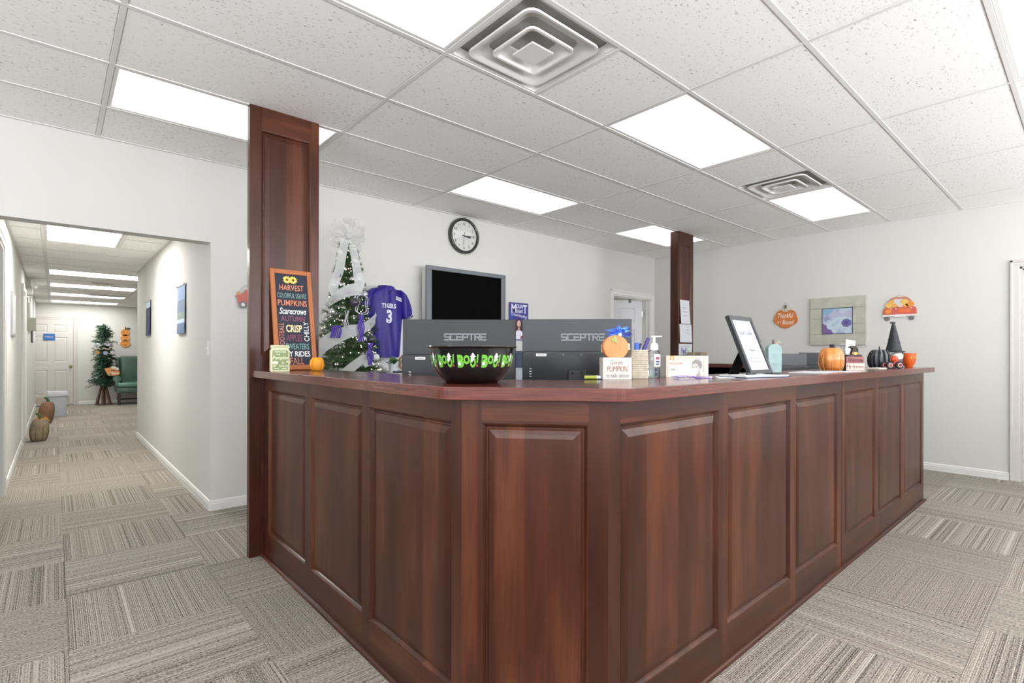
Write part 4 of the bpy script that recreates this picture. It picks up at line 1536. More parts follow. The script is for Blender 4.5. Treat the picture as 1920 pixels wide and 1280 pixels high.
rr = random.Random(21)
bm = nb()
sprays(bm, 260, None, lambda u: 0.21 * (1 - u) ** 0.7 + 0.05, 0.42, 1.10, 0.085, 0.014, rr, 0.7, 8)
sprays(bm, 110, None, lambda u: 0.17 * (1 - u) ** 0.5 + 0.05, 1.05, 1.42, 0.075, 0.013, rr, 0.6, 8)
sprays(bm, 110, None, lambda u: 0.15 * (1 - u) ** 0.5 + 0.04, 1.46, 1.86, 0.075, 0.014, rr, 0.6, 8)
f = ob('foliage', bm, needle_mat('hall_tree_green', rgb(26, 48, 40), rgb(50, 84, 62), rgb(84, 116, 88)), t)
f['kind'] = 'stuff'
for lb, cc, x, z, w, hgt, dpt in (('white wavy ribbon garland round the upper hallway tree', (214, 218, 224), 0.0, 1.425, 0.16, 0.055, 0.13), ('cream wavy ribbon garland under the white one on the hallway tree', (216, 204, 178), 0.0, 1.325, 0.15, 0.035, 0.14)):
    bm = nb()
    pts = []
    lo_, hi_ = [], []
    for k in range(40):
        a = 2 * PI * k / 40
        r = w * (1 + 0.08 * math.sin(6 * a))
        zz = z + 0.012 * math.sin(7 * a)
        lo_.append((r * math.cos(a), r * 0.9 * math.sin(a), zz - hgt / 2)); hi_.append((r * 1.05 * math.cos(a), r * 0.95 * math.sin(a), zz + hgt / 2))
    loft(bm, [lo_, hi_, [(x_ * .97, y_ * .97, z_) for x_, y_, z_ in hi_], [(x_ * .97, y_ * .97, z_) for x_, y_, z_ in lo_], lo_], False, False)
    o = tag(ob('ribbon_garland', bm, cmat('garland_%d' % cc[2], *cc, 0.6), None, 50, loc=(AX, AY, 0)), lb, 'ribbon', 'ribbons on the hallway tree')
for lb, cc, x, z in (('tan tag ornament on the left of the hallway tree', (184, 150, 100), -0.13, 1.235), ('pale blue heart-shaped ornament in the middle of the hallway tree', (156, 166, 196), 0.02, 1.225), ('white cutout ornament on the right of the hallway tree', (204, 200, 194), 0.15, 1.235)):
    bm = nb()
    prism(bm, [(0.045 * math.cos(a) * (1 + .1 * math.cos(3 * a)), 0.05 * math.sin(a) * (1 + .12 * math.cos(2 * a))) for a in [2 * PI * k / 16 for k in range(16)]], 0, 0.012, UPR, bev=0.002)
    o = tag(ob('tree_ornament', bm, cmat('ornament_%d' % cc[2], *cc, 0.5), loc=(AX + x, AY - 0.20, z)), lb, 'ornament', 'cutout ornaments on the hallway tree')
t = thing('truck_cutout', 'orange and cream truck cutout sign hanging low on the hallway tree', 'wall ornament', (AX + 0.145, AY - 0.30, 0.80))
bm = nb()
prism(bm, [(-0.15, 0.06), (-0.05, 0.09), (0.02, 0.07), (0.12, 0.04), (0.14, -0.06), (0.10, -0.10), (-0.08, -0.10), (-0.11, -0.04)], 0, 0.012, UPR, bev=0.002)
ob('board', bm, cmat('cutout_orange', 222, 160, 96, 0.55), t)
bm = nb()
prism(bm, [(-0.05, -0.02), (0.13, -0.035), (0.12, -0.075), (-0.06, -0.085)], 0, 0.014, UPR)
ob('painted_bed', bm, cmat('cutout_cream', 238, 206, 176, 0.55), t)
bm = nb()
prism(bm, [(0.02 + 0.05 * math.cos(a), 0.085 + 0.035 * math.sin(a)) for a in [2 * PI * k / 14 for k in range(14)]], 0, 0.015, UPR)
prism(bm, [(0.085 + 0.035 * math.cos(a), 0.055 + 0.03 * math.sin(a)) for a in [2 * PI * k / 14 for k in range(14)]], 0, 0.015, UPR)
ob('painted_cloud', bm, cmat('cutout_white', 234, 230, 222, 0.55), t)
bm = nb()
prism(bm, [(-0.03, 0.03), (0.12, 0.012), (0.12, 0.0), (-0.03, 0.012)], 0, 0.016, UPR)
prism(bm, [(-0.05, -0.05), (-0.02, -0.05), (-0.02, -0.08), (-0.05, -0.08)], 0, 0.016, UPR)
ob('painted_stripe', bm, cmat('cutout_brown', 112, 70, 46, 0.55), t)

t = thing('pumpkin_stack_plaque', 'tall orange plaque of three stacked smiling pumpkins on the hallway end wall', 'wall plaque', (1.315, HYE - 0.004, 1.60))
for z, w, c in ((-0.145, 0.105, (226, 150, 72)), (-0.005, 0.092, (230, 158, 78)), (0.13, 0.088, (222, 146, 68))):
    bm = nb()
    prism(bm, [(w * (1 + 0.05 * math.cos(6 * a)) * math.cos(a), z + 0.088 * math.sin(a)) for a in [2 * PI * k / 24 for k in range(24)]], 0, 0.014, UPR, bev=0.002)
    p = ob('pumpkin', bm, cmat('stack_orange_%d' % c[2], *c, 0.55), t)
    bm = nb()
    for s in (-1, 1):
        prism(bm, [(s * 0.030 - 0.010, z + 0.018), (s * 0.030 + 0.010, z + 0.018), (s * 0.030, z + 0.036)], 0, 0.016, UPR)
    prism(bm, [(-0.045, z - 0.012), (-0.02, z - 0.03), (0.02, z - 0.03), (0.045, z - 0.012), (0.02, z - 0.042), (-0.02, z - 0.042)], 0, 0.016, UPR)
    ob('face', bm, cmat('stack_face', 96, 58, 30, 0.6), p)
bm = nb()
tube(bm, [(0.0, -0.007, 0.205), (0.0, -0.007, 0.28)], 0.012, 6, rads=[0.014, 0.008])
ob('stem', bm, cmat('stack_stem', 84, 66, 46, 0.7), t)
bm = nb()
prism(bm, [(0.01, 0.225), (0.05, 0.26), (0.10, 0.25), (0.085, 0.215), (0.04, 0.205)], 0, 0.016, UPR)
ob('leaf', bm, cmat('stack_leaf', 92, 84, 48, 0.6), t)

# green leather wing chair
t = thing('wing_chair', 'green leather wing chair with dark wood legs at the hallway end', 'armchair', (1.475, 15.62, 0), 0.0)
GL = mat('green_leather', rgb(78, 108, 92), 0.36, coat=0.25, var=0.18, vscale=6)
DW = cmat('chair_wood', 62, 44, 36, 0.45)
for x, y in ((-0.34, -0.32), (0.34, -0.32), (-0.30, 0.30), (0.30, 0.30)):
    ob('leg', BX((x - 0.025, y - 0.025, 0), (x + 0.025, y + 0.025, 0.30), 0.004), DW, t)
for lo, hi in (((-0.34, -0.015, 0.10), (-0.31, 0.30, 0.135)), ((0.31, -0.32, 0.10), (0.34, 0.30, 0.135)), ((-0.31, -0.02, 0.10), (0.31, 0.01, 0.135)), ((-0.345, -0.32, 0.10), (-0.315, 0.3, 0.135))):
    ob('stretcher', BX(lo, hi, 0.003), DW, t)
ob('seat_rail', BX((-0.385, -0.36, 0.285), (0.385, 0.36, 0.415), 0.03, 3), GL, t, 40)
ob('seat_cushion', BX((-0.37, -0.395, 0.415), (0.37, 0.25, 0.525), 0.04, 4), mat('green_leather_seat', rgb(92, 136, 116), 0.32, coat=0.3), t, 40)
ob('backrest', BX((-0.30, 0.22, 0.42), (0.30, 0.36, 1.15), 0.06, 4), GL, t, 40)
for s in (-1, 1):
    bm = nb()
    prof = [(-0.02, 0.50), (0.30, 0.50), (0.34, 1.12), (0.24, 1.13), (0.12, 1.09), (0.085, 1.00), (0.10, 0.90), (0.15, 0.80), (0.10, 0.70), (-0.02, 0.64)]
    prism(bm, prof, -0.035, 0.035, Matrix(((0, 0, 1, s * 0.335), (1, 0, 0, 0), (0, 1, 0, 0), (0, 0, 0, 1))), bev=0.012)
    ob('wing', bm, GL, t, 40)
    bm = nb()
    prism(bm, [(0.085 * math.cos(a), 0.07 * math.sin(a)) for a in [2 * PI * k / 20 for k in range(20)]], -0.30, 0.26, Matrix.Translation((s * 0.37, -0.04, 0.61)) @ Matrix.Rotation(PI / 2, 4, 'X') , bev=0.012)
    ob('rolled_arm', bm, GL, t, 50)
    ob('arm_panel', BX((s * 0.37 - 0.045, -0.33, 0.41), (s * 0.37 + 0.045, 0.28, 0.60), 0.015), GL, t, 40)


# ------------------------------------------------------------------ on the worktop, near side
def sign_text(parent, items, Pm):
    """each line of lettering is a part of its own"""
    for s_, w, h_, at, rot, shear, bold, c in items:
        ob('lettering', text_bm(nb(), s_, w=w, h=h_, at=at, rot=rot, shear=shear, bold=bold, mtx=Pm), c, parent)


# harvest sign leaning on the post
lean = math.atan2(0.118, 0.60)
t = thing('harvest_sign', 'tall orange-framed chalkboard word sign leaning on the near post', 'sign', (1.092, 3.222, WT + 0.001), 0.0, rx=-lean)
SW, SH = 0.122, 0.625
OR = cmat('sign_orange', 172, 104, 62, 0.6, var=0.08)
for lo, hi in (((-SW, 0), (-SW + 0.026, SH)), ((SW - 0.026, 0), (SW, SH)), ((-SW + 0.026, 0), (SW - 0.026, 0.030)), ((-SW + 0.026, SH - 0.028), (SW - 0.026, SH))):
    ob('frame_rail', BX((lo[0], -0.018, lo[1]), (hi[0], 0.0, hi[1]), 0.002), OR, t)
ob('board', BX((-SW + 0.024, -0.010, 0.028), (SW - 0.024, -0.004, SH - 0.026)), cmat('chalk_navy', 42, 46, 60, 0.7), t)
Pm = Matrix.Translation((0, -0.0101, 0)) @ UPR
cO, cT, cW, cP, cC, cS = (cmat('ink_orange', 222, 138, 100, .7), cmat('ink_teal', 128, 168, 160, .7), cmat('ink_white', 236, 236, 236, .7),
                          cmat('ink_plum', 140, 76, 100, .7), cmat('ink_cream', 246, 222, 170, .7), cmat('ink_salmon', 200, 130, 110, .7))
sign_text(t, [
    ('HARVEST', 0.142, 0.036, (0.000, 0.512), 0, 0, 0.004, cO),
    ('COLORFUL LEAVES', 0.172, 0.030, (0.000, 0.462), 0, 0, 0.0, cT),
    ('PUMPKINS', 0.172, 0.036, (0.000, 0.415), 0, 0, 0.004, cO),
    ('Scarecrows', 0.160, 0.040, (0.000, 0.364), 0, 0.35, 0.012, cW),
    ('AUTUMN', 0.142, 0.032, (-0.002, 0.316), 0, 0, 0.004, cP),
    ('CRISP', 0.094, 0.046, (0.000, 0.255), 0, 0, 0.022, cC),
    ('APPLES', 0.092, 0.042, (-0.002, 0.196), 0, 0, 0.0, cP),
    ('FOOTBALL', 0.148, 0.030, (-0.074, 0.215), PI / 2, 0, 0.0, cS),
    ('CHILLY', 0.122, 0.030, (0.072, 0.238), PI / 2, 0, 0.0, cW),
    ('SWEATERS', 0.136, 0.036, (0.014, 0.144), 0, 0, 0.006, cT),
    ('HAY RIDES', 0.172, 0.034, (0.000, 0.098), 0, 0, 0.014, cW),
    ('FALL', 0.082, 0.040, (0.006, 0.054), 0, 0, 0.004, cS)], Pm)
for px in (-0.024, 0.012):
    pet = []
    for k in range(28):
        a = 2 * PI * k / 28
        r = 0.027 if k % 2 else 0.018
        pet.append((px + r * math.cos(a), 0.562 + r * math.sin(a)))
    f = ob('sunflower', prism(nb(), pet, 0, 0.0012 + 0.0003 * (px > 0), Pm), cmat('sunflower_yellow_%d' % (px > 0), 240, 206, 100, 0.6), t)
    ob('flower_eye', prism(nb(), [(px + 0.009 * math.cos(a), 0.562 + 0.009 * math.sin(a)) for a in [2 * PI * k / 12 for k in range(12)]], 0, 0.002, Pm), cmat('flower_brown_%d' % (px > 0), 120, 86, 40, 0.6), f)
ob('printed_leaf', prism(nb(), [(-0.062, 0.030), (-0.046, 0.032), (-0.034, 0.046), (-0.040, 0.062), (-0.052, 0.068), (-0.064, 0.058), (-0.068, 0.044)], 0, 0.0006, Pm), cmat('leaf_gold', 232, 192, 100, 0.6), t)

# mason jar shaped block
t = thing('jar_sign', 'green jar-shaped wooden sign on the worktop beside the orange-framed sign', 'sign', (0.937, 3.030, WT), math.radians(-4))
jar = [(-0.050, 0.004), (-0.046, 0), (0.046, 0), (0.050, 0.004), (0.050, 0.118), (0.044, 0.126), (0.044, 0.130), (0.047, 0.132), (0.047, 0.144), (0.044, 0.147), (-0.044, 0.147), (-0.047, 0.144), (-0.047, 0.132), (-0.044, 0.130), (-0.044, 0.126), (-0.050, 0.118)]
ob('block', prism(nb(), jar, 0, 0.024, Matrix.Translation((0, 0.012, 0)) @ UPR, bev=0.002), cmat('jar_cream', 206, 206, 172, 0.7, var=0.06), t)
Pm = Matrix.Translation((0, -0.0121, 0)) @ UPR
ob('green_face', prism(nb(), [(-0.040, 0.010), (0.041, 0.010), (0.042, 0.111), (0.036, 0.119), (-0.036, 0.119), (-0.041, 0.111)], 0, 0.0006, Pm), cmat('jar_green', 136, 150, 104, 0.7, var=0.1, vscale=30), t)
ob('lid_line', prism(nb(), [(-0.040, 0.1355), (0.040, 0.1355), (0.040, 0.1385), (-0.040, 0.1385)], 0, 0.0006, Pm), D.materials['jar_green'], t)
Pm = Matrix.Translation((0, -0.0128, 0)) @ UPR
cJ = cmat('jar_ink', 226, 230, 200, 0.7)
sign_text(t, [('YOU ARE', 0.060, 0.011, (0, 0.110), 0, 0, 0.02, cJ), ('THE', 0.022, 0.008, (-0.010, 0.095), 0, 0, 0.01, cJ), ('Pumpkin', 0.080, 0.026, (0, 0.075), 0, 0.3, 0.012, cJ),
              ('to', 0.016, 0.010, (0.014, 0.049), 0, 0.3, 0.01, cJ), ('MY', 0.018, 0.010, (-0.028, 0.031), 0, 0, 0.02, cJ), ('SPICE', 0.046, 0.012, (0.016, 0.031), 0, 0, 0.01, cJ)], Pm)
ob('printed_pumpkin', prism(nb(), [(-0.026 + 0.016 * math.cos(a) * (1 + .06 * math.cos(6 * a)), 0.050 + 0.010 * math.sin(a)) for a in [2 * PI * k / 20 for k in range(20)]], 0, 0.0004, Pm), cJ, t)
ob('printed_star', prism(nb(), [(0.036 + (0.007 if k % 2 else 0.0035) * math.cos(PI * k / 5), 0.055 + (0.007 if k % 2 else 0.0035) * math.sin(PI * k / 5)) for k in range(10)], 0, 0.0004, Pm), cJ, t)
for x in (-0.020, 0.020):
    ob('printed_rule', prism(nb(), [(x - 0.014, 0.016), (x + 0.014, 0.016), (x + 0.014, 0.0195), (x - 0.014, 0.0195)], 0, 0.0004, Pm), cJ, t)


def real_pumpkin(name, label, loc, rx, rz, m, stem_m, lobes=9, depth=0.14, stem=None, seam=0.5, cat='pumpkin decoration', grp=None):
    t = thing(name, label, cat, loc, 0, grp)
    bm, tz = lobed(nb(), rx, rz, 54, 20, lobes, depth, seam)
    ob('body', bm, m, t, 60)
    if stem:
        bm = nb()
        tube(bm, [Vector((0, 0, tz - 0.012)) + Vector(p) for p in stem[0]], 0.01, 8, rads=stem[1])
        ob('stem', bm, stem_m, t, 50)
    return t, tz


real_pumpkin('pumpkin', 'small yellow-orange pumpkin at the foot of the leaning word sign', (1.138, 3.015, WT), 0.042, 0.047, mat('pumpkin_yellow', rgb(226, 150, 34), 0.55, var=0.12, vscale=30, bump=0.2, bscale=90),
             cmat('stem_tan', 170, 130, 60, 0.7), 8, 0.16, ([(0, 0, 0), (0.001, 0, 0.010), (0.004, 0, 0.016)], [0.007, 0.005, 0.004]))

# candy bowl
BC = Vector((1.093, 1.460, WT))
t = thing('candy_bowl', 'large black plastic candy bowl with a green BOO band on the angled worktop', 'bowl', BC, math.radians(-41.6))
prof = [(0.0, 0.001), (0.086, 0.0), (0.094, 0.003), (0.112, 0.018), (0.126, 0.038), (0.135, 0.060), (0.141, 0.085), (0.145, 0.112), (0.147, 0.119), (0.154, 0.121), (0.1565, 0.124), (0.1555, 0.1275), (0.148, 0.1275),
        (0.1435, 0.124), (0.1405, 0.112), (0.1365, 0.085), (0.130, 0.060), (0.121, 0.040), (0.107, 0.021), (0.090, 0.006), (0.0, 0.005)]
bm = nb()
lathe(bm, prof, 72, cap=False)
ob('bowl', bm, mat('bowl_black', rgb(16, 16, 18), 0.12, coat=0.6), t, 35)


def bowl_r(z):
    for (r0, z0), (r1, z1) in zip(prof[1:9], prof[2:10]):
        if z0 <= z <= z1:
            return r0 + (r1 - r0) * (z - z0) / (z1 - z0)
    return 0.14


def wrap(bm, a0, lift):
    """bend flat drawing (x along the rim in metres, y height, z thickness) round the bowl"""
    for v in bm.verts:
        x, z, th = v.co.x, v.co.y, v.co.z
        a = -PI / 2 + a0 + x / 0.142
        r = bowl_r(z) + lift + th
        v.co = Vector((r * math.cos(a), r * math.sin(a), z))
    return bm


GRN = cmat('boo_green', 106, 176, 60, 0.35, coat=0.3)
GHO = cmat('ghost_white', 222, 224, 236, 0.4)
RED = cmat('boo_red', 150, 66, 52, 0.4)


def subdiv(bm, n=2):
    bmesh.ops.triangulate(bm, faces=bm.faces)
    return bm


def ell(cx_, cy_, rx_, ry_, n=20):
    return [(cx_ + rx_ * math.cos(2 * PI * k / n), cy_ + ry_ * math.sin(2 * PI * k / n)) for k in range(n)]


for k in range(11):
    a0 = math.radians(-1.5) + (k - 5.0) * 2 * PI / 11
    x0 = 0.0
    ob('letter_b', wrap(text_bm(nb(), 'B', w=0.022, h=0.042, at=(x0 - 0.022, 0.076), depth=0.0004, bold=0.06), a0, 0.0006), GRN, t)
    ob('letter_o', wrap(text_bm(nb(), 'O', w=0.021, h=0.030, at=(x0 - 0.002, 0.081), depth=0.0004, bold=0.06), a0, 0.0007), GRN, t)
    ob('letter_o', wrap(text_bm(nb(), 'O', w=0.020, h=0.034, at=(x0 + 0.019, 0.072), depth=0.0004, bold=0.06), a0, 0.0006), GRN, t)
    bm = nb()
    prism(bm, [(x0 + 0.031, 0.070), (x0 + 0.035, 0.070), (x0 + 0.037, 0.098), (x0 + 0.032, 0.098)], 0, 0.0004)
    ob('exclamation_stroke', wrap(bm, a0, 0.0006), GRN, t)
    bm = nb()
    prism(bm, ell(x0 + 0.033, 0.062, 0.0035, 0.0045, 10), 0, 0.0004)
    ob('exclamation_dot', wrap(bm, a0, 0.0006), RED, t)
    bm = nb()
    prism(bm, [(x0 + 0.012, 0.078), (x0 + 0.016, 0.072), (x0 + 0.021, 0.080), (x0 + 0.024, 0.090), (x0 + 0.029, 0.091), (x0 + 0.024, 0.094), (x0 + 0.0225, 0.100), (x0 + 0.018, 0.103), (x0 + 0.0145, 0.099), (x0 + 0.0135, 0.093), (x0 + 0.009, 0.093), (x0 + 0.0125, 0.089)], 0, 0.0004)
    ob('ghost', wrap(bm, a0, 0.0014), GHO, t)
    bm = nb()
    prism(bm, ell(x0 - 0.026, 0.068, 0.005, 0.006, 10), 0, 0.0004)
    ob('small_ghost', wrap(bm, a0, 0.0014), GHO, t)

# Give'em pumpkin block with a wooden pumpkin and a blue bow on it
vx, vy = math.cos(-CAM_YAW), math.sin(-CAM_YAW)
t = thing('block_sign', "white wooden block sign reading Give'em pumpkin to talk about", 'sign', (1.659, 1.262, WT), -CAM_YAW + math.radians(4))
ob('block', BX((-0.058, 0, 0), (0.058, 0.060, 0.087), 0.0015), cmat('white_wash', 200, 196, 188, 0.75, var=0.05, vscale=30), t)
Pm = Matrix.Translation((0, -0.0001, 0)) @ UPR
cG, cR = cmat('ink_grey', 128, 120, 114, 0.8), cmat('ink_rose', 150, 92, 84, 0.8)
sign_text(t, [("Give'em", 0.048, 0.018, (-0.004, 0.068), 0, 0.15, 0.0, cG), ('PUMPKIN', 0.082, 0.022, (0.0, 0.042), 0, 0.12, 0.0, cR), ('to talk about', 0.092, 0.015, (0.0, 0.016), 0, 0.0, 0.0, cG)], Pm)
t = thing('wood_pumpkin', 'flat orange wooden pumpkin standing on the white block sign', 'pumpkin decoration', (1.659 - 0.004 * vx + 0.026 * 0.66, 1.262 - 0.004 * vy + 0.026 * 0.75, WT + 0.0875), -CAM_YAW + math.radians(9))
pp = [(0.052 * math.cos(a) * (1 - 0.04 * math.sin(a)), 0.0475 + 0.048 * math.sin(a)) for a in [-PI / 2 + 0.55 + (2 * PI - 1.1) * k / 30 for k in range(31)]]
zmin = min(p[1] for p in pp)
pp = [(x, z - zmin) for x, z in pp]
PO = mat('pumpkin_peach', rgb(226, 136, 84), 0.6, var=0.16, vscale=16)
for a, b in ((-0.06, -0.021), (-0.0205, 0.018), (0.0185, 0.06)):
    tb = bmesh.new()
    prism(tb, pp, 0, 0.024, Matrix.Translation((0, 0.012, 0)) @ UPR, bev=0.0015)
    for co, no in (((a, 0, 0), (-1, 0, 0)), ((b, 0, 0), (1, 0, 0))):
        r = bmesh.ops.bisect_plane(tb, geom=tb.verts[:] + tb.edges[:] + tb.faces[:], plane_co=co, plane_no=no, clear_outer=True)
        ed = [e for e in r['geom_cut'] if isinstance(e, bmesh.types.BMEdge)]
        if ed:
            bmesh.ops.holes_fill(tb, edges=ed)
    ob('plank', tb, PO, t)
ob('edge_band', BX((-0.050, 0.013, 0.02), (-0.0485, 0.024, 0.05)), cmat('band_cream', 236, 214, 170, 0.6), t)
bm = nb()
for x, z, r in ((-0.006, 0.076, 0.012), (-0.014, 0.070, 0.009), (0.000, 0.066, 0.010)):
    prism(bm, [(x, z + r), (x + r * .7, z), (x, z - r * 1.5), (x - r * .7, z)], 0.012, 0.0135 + r * .1, UPR)
ob('leaf_spray', bm, cmat('leaf_green', 150, 160, 96, 0.7), t)
t = thing('blue_bow', 'bright blue feathery bow on top of the flat orange wooden pumpkin', 'bow', (1.659 + 0.012 * vx + 0.017, 1.262 + 0.012 * vy + 0.019, WT + 0.0875 + 0.086), -CAM_YAW)
rr = random.Random(4)
BLU = [mat('bow_blue_%d' % k, c, 0.35, sheen=0.3) for k, c in enumerate((rgb(20, 64, 178), rgb(40, 100, 214), rgb(96, 156, 232), rgb(20, 40, 120)))]
for k in range(64):
    a = rr.uniform(-0.5, PI + 0.6)
    L = rr.uniform(0.030, 0.062)
    base = Vector((rr.uniform(-0.012, 0.018), rr.uniform(-0.008, 0.008), rr.uniform(0.0, 0.012)))
    tip = base + Vector((L * math.cos(a) * 0.85, rr.uniform(-0.018, 0.018), L * math.sin(a) * 0.68))
    d = (tip - base).normalized()
    w = d.cross(Vector((0, 1, 0.2))).normalized() * rr.uniform(0.0038, 0.0066)
    mid = (base + tip) / 2 + Vector((0, rr.uniform(-.004, .004), 0.004))
    th = Vector((0, 0.0006, 0))
    bm = nb()
    ring = [base, mid + w, tip, mid - w]
    f_ = [bm.verts.new(p - th) for p in ring]; g_ = [bm.verts.new(p + th) for p in ring]
    bm.faces.new(f_); bm.faces.new(g_[::-1])
    for i in range(4):
        bm.faces.new((f_[i], g_[i], g_[(i + 1) % 4], f_[(i + 1) % 4]))
    bmesh.ops.recalc_face_normals(bm, faces=bm.faces)
    ob('petal', bm, BLU[k % 4], t)
bm = nb()
ball(bm, (0, -0.006, 0.004), 0.010, 12)
ob('knot', bm, cmat('bow_knot', 200, 206, 190, 0.6), t, 60)

# woven basket of pens, sanitiser
t = thing('pen_basket', 'small square whitewashed woven basket behind the white block sign', 'basket', (1.812, 1.279, WT), -CAM_YAW + math.radians(8))
bm = nb()
WV = cmat('basket_wash', 178, 168, 148, 0.8, var=0.18, vscale=40)
for k in range(15):
    z0 = 0.002 + k * 0.0078
    s = 0.037 + 0.0007 * (k % 2)
    bm = nb()
    lo_ = [(x, y, z0) for x, y in rrect(s, s, 0.010)]
    mi_ = [(x * 1.025, y * 1.025, z0 + 0.0036) for x, y in rrect(s, s, 0.010)]
    hi_ = [(x, y, z0 + 0.0072) for x, y in rrect(s, s, 0.010)]
    i1 = [(x * .9, y * .9, z0 + 0.0072) for x, y in rrect(s, s, 0.010)]
    i0 = [(x * .9, y * .9, z0) for x, y in rrect(s, s, 0.010)]
    loft(bm, [lo_, mi_, hi_, i1, i0, lo_], False, False)
    ob('woven_band', bm, WV, t)
ob('bottom', BX((-0.033, -0.033, 0.0), (0.033, 0.033, 0.004)), WV, t)


def pen(label, base, tip, r, body, capm=None, name='pen', cat='pen'):
    t_ = thing(name, label, cat, base, 0, None)
    d = Vector(tip) - Vector(base)
    ob('barrel', rod(nb(), (0, 0, 0), d * 0.62, r, r), body, t_, 40)
    ob('cap', rod(nb(), d * 0.62, d, r * 1.15, r * 0.9), capm or body, t_, 40)
    return t_


bx, by = 1.812, 1.279
BK = cmat('pen_black', 30, 30, 34, 0.35)
PURP = cmat('pen_purple', 66, 54, 130, 0.35)
pen('thick black marker with a purple top leaning out of the basket', (bx - 0.005, by + 0.012, WT + 0.010), (bx + 0.040, by - 0.030, WT + 0.168), 0.0075, BK, PURP)
pen('slim black pen in the basket beside the thick marker', (bx - 0.012, by + 0.018, WT + 0.010), (bx + 0.016, by - 0.008, WT + 0.145), 0.005, BK)
t = thing('blue_tag', 'short bright blue highlighter standing in the basket', 'highlighter', (bx + 0.000, by + 0.000, WT + 0.010), -CAM_YAW)
ob('barrel', BX((-0.008, -0.006, 0), (0.008, 0.006, 0.105), 0.003), cmat('hi_blue', 44, 84, 196, 0.4), t)
ob('cap', BX((-0.009, -0.007, 0.100), (0.009, 0.007, 0.138), 0.003), D.materials['hi_blue'], t)
pen('white pen tip at the left side of the basket', (bx - 0.018, by + 0.020, WT + 0.010), (bx - 0.026, by + 0.022, WT + 0.145), 0.005, M['trim'], cmat('pen_white', 232, 232, 230, 0.4))

t = thing('sanitizer_bottle', 'clear pump bottle of hand sanitizer between the basket and the mask box', 'bottle', (1.868, 1.233, WT), -CAM_YAW)
CLR = pane_mat('clear_plastic', (0.965, 0.975, 0.975, 1), 0.07, 0.08)
bm = nb()
loft(bm, [rl(.022, .015, .010, 0.0), rl(.0245, .017, .010, 0.006), rl(.0245, .017, .010, 0.098), rl(.021, .015, .010, 0.112), rl(.014, .012, .010, 0.119)])
ob('bottle_body', bm, CLR, t, 50)
bm = nb()
loft(bm, [rl(.0215, .0145, .009, 0.003), rl(.0225, .0155, .009, 0.008), rl(.0225, .0155, .009, 0.045)])
ob('gel', bm, pane_mat('gel_clear', (0.90, 0.94, 0.95, 1), 0.05, 0.1), t, 50)
bm = nb()
lathe(bm, [(0.0125, 0.117), (0.0165, 0.117), (0.0165, 0.140), (0.012, 0.146), (0.006, 0.147), (0.006, 0.170), (0.009, 0.171), (0.009, 0.176), (0, 0.177)], 24)
pm = ob('pump', bm, cmat('pump_white', 232, 234, 234, 0.35), t, 40)
ob('spout', BX((-0.014, -0.005, 0.171), (0.032, 0.005, 0.177), 0.002), D.materials['pump_white'], pm)
ob('label', BX((-0.004, -0.0182, 0.050), (0.0215, -0.0172, 0.100)), cmat('label_clear_white', 224, 222, 230, 0.4), t)
for z0, z1, c in ((0.078, 0.090, (150, 70, 92)), (0.066, 0.074, (62, 60, 120)), (0.056, 0.062, (70, 66, 120))):
    ob('printed_band', BX((0.003, -0.0188, z0), (0.018, -0.0182, z1)), cmat('label_ink_%d_%d' % (c[0], c[2]), *c, 0.5), t)
for z0 in (0.012, 0.028):
    ob('back_label_print', BX((0.008, 0.0155, z0), (0.019, 0.0165, z0 + 0.013)), cmat('back_label_ink', 74, 82, 130, 0.5), t)

# box of procedure masks
t = thing('mask_box', 'white and orange box of procedure masks with a printed capped face', 'box', (2.098, 1.212, WT), -CAM_YAW + math.radians(13))
BWD, BHT = 0.104, 0.094
ob('carton', BX((-BWD, 0, 0), (BWD, 0.095, BHT), 0.0012), cmat('carton_white', 202, 199, 192, 0.5), t)
Pm = Matrix.Translation((0, -0.0002, 0)) @ UPR


def rect(x0, y0, x1, y1):
    return [(x0, y0), (x1, y0), (x1, y1), (x0, y1)]


cOr, cPe = cmat('box_orange', 222, 140, 60, 0.5), cmat('box_peach', 214, 168, 132, 0.5)
ob('printed_edge', prism(nb(), rect(-0.098, 0.0, -0.094, 0.090), 0, 0.0004, Pm), cPe, t)
ob('printed_edge', prism(nb(), rect(0.078, 0.0, 0.083, 0.090), 0, 0.0004, Pm), cPe, t)
ob('printed_band', prism(nb(), rect(-0.060, 0.082, 0.050, 0.088), 0, 0.0004, Pm), cPe, t)
ob('printed_rule', prism(nb(), rect(0.050, 0.0835, 0.080, 0.0845), 0, 0.0004, Pm), cG, t)
lg = ob('logo_square', prism(nb(), rect(-0.088, 0.075, -0.066, 0.094), 0, 0.0005, Pm), cOr, t)
ob('logo_star', prism(nb(), [(-0.077, 0.092), (-0.0755, 0.086), (-0.068, 0.0845), (-0.0755, 0.083), (-0.0755, 0.0775), (-0.0785, 0.0775), (-0.0785, 0.083), (-0.086, 0.0845), (-0.0785, 0.086)], 0, 0.0008, Pm), cmat('logo_white', 240, 232, 220, 0.5), lg)
sign_text(t, [('PROCEDURE', 0.064, 0.0085, (-0.056, 0.060), 0, 0, 0.004, cmat('ink_peach', 200, 118, 90, 0.6)), ('MASK', 0.020, 0.010, (-0.070, 0.034), 0, 0, 0.004, cmat('ink_light_grey', 150, 150, 148, 0.6))], Pm)
for x in (-0.088, -0.053):
    ob('bracket_stroke', prism(nb(), rect(x, 0.024, x + 0.0012, 0.046), 0, 0.0004, Pm), D.materials['ink_light_grey'], t)
ob('printed_rule', prism(nb(), rect(-0.088, 0.0525, -0.018, 0.0532), 0, 0.0004, Pm), cPe, t)
gx, gz = 0.046, 0.048
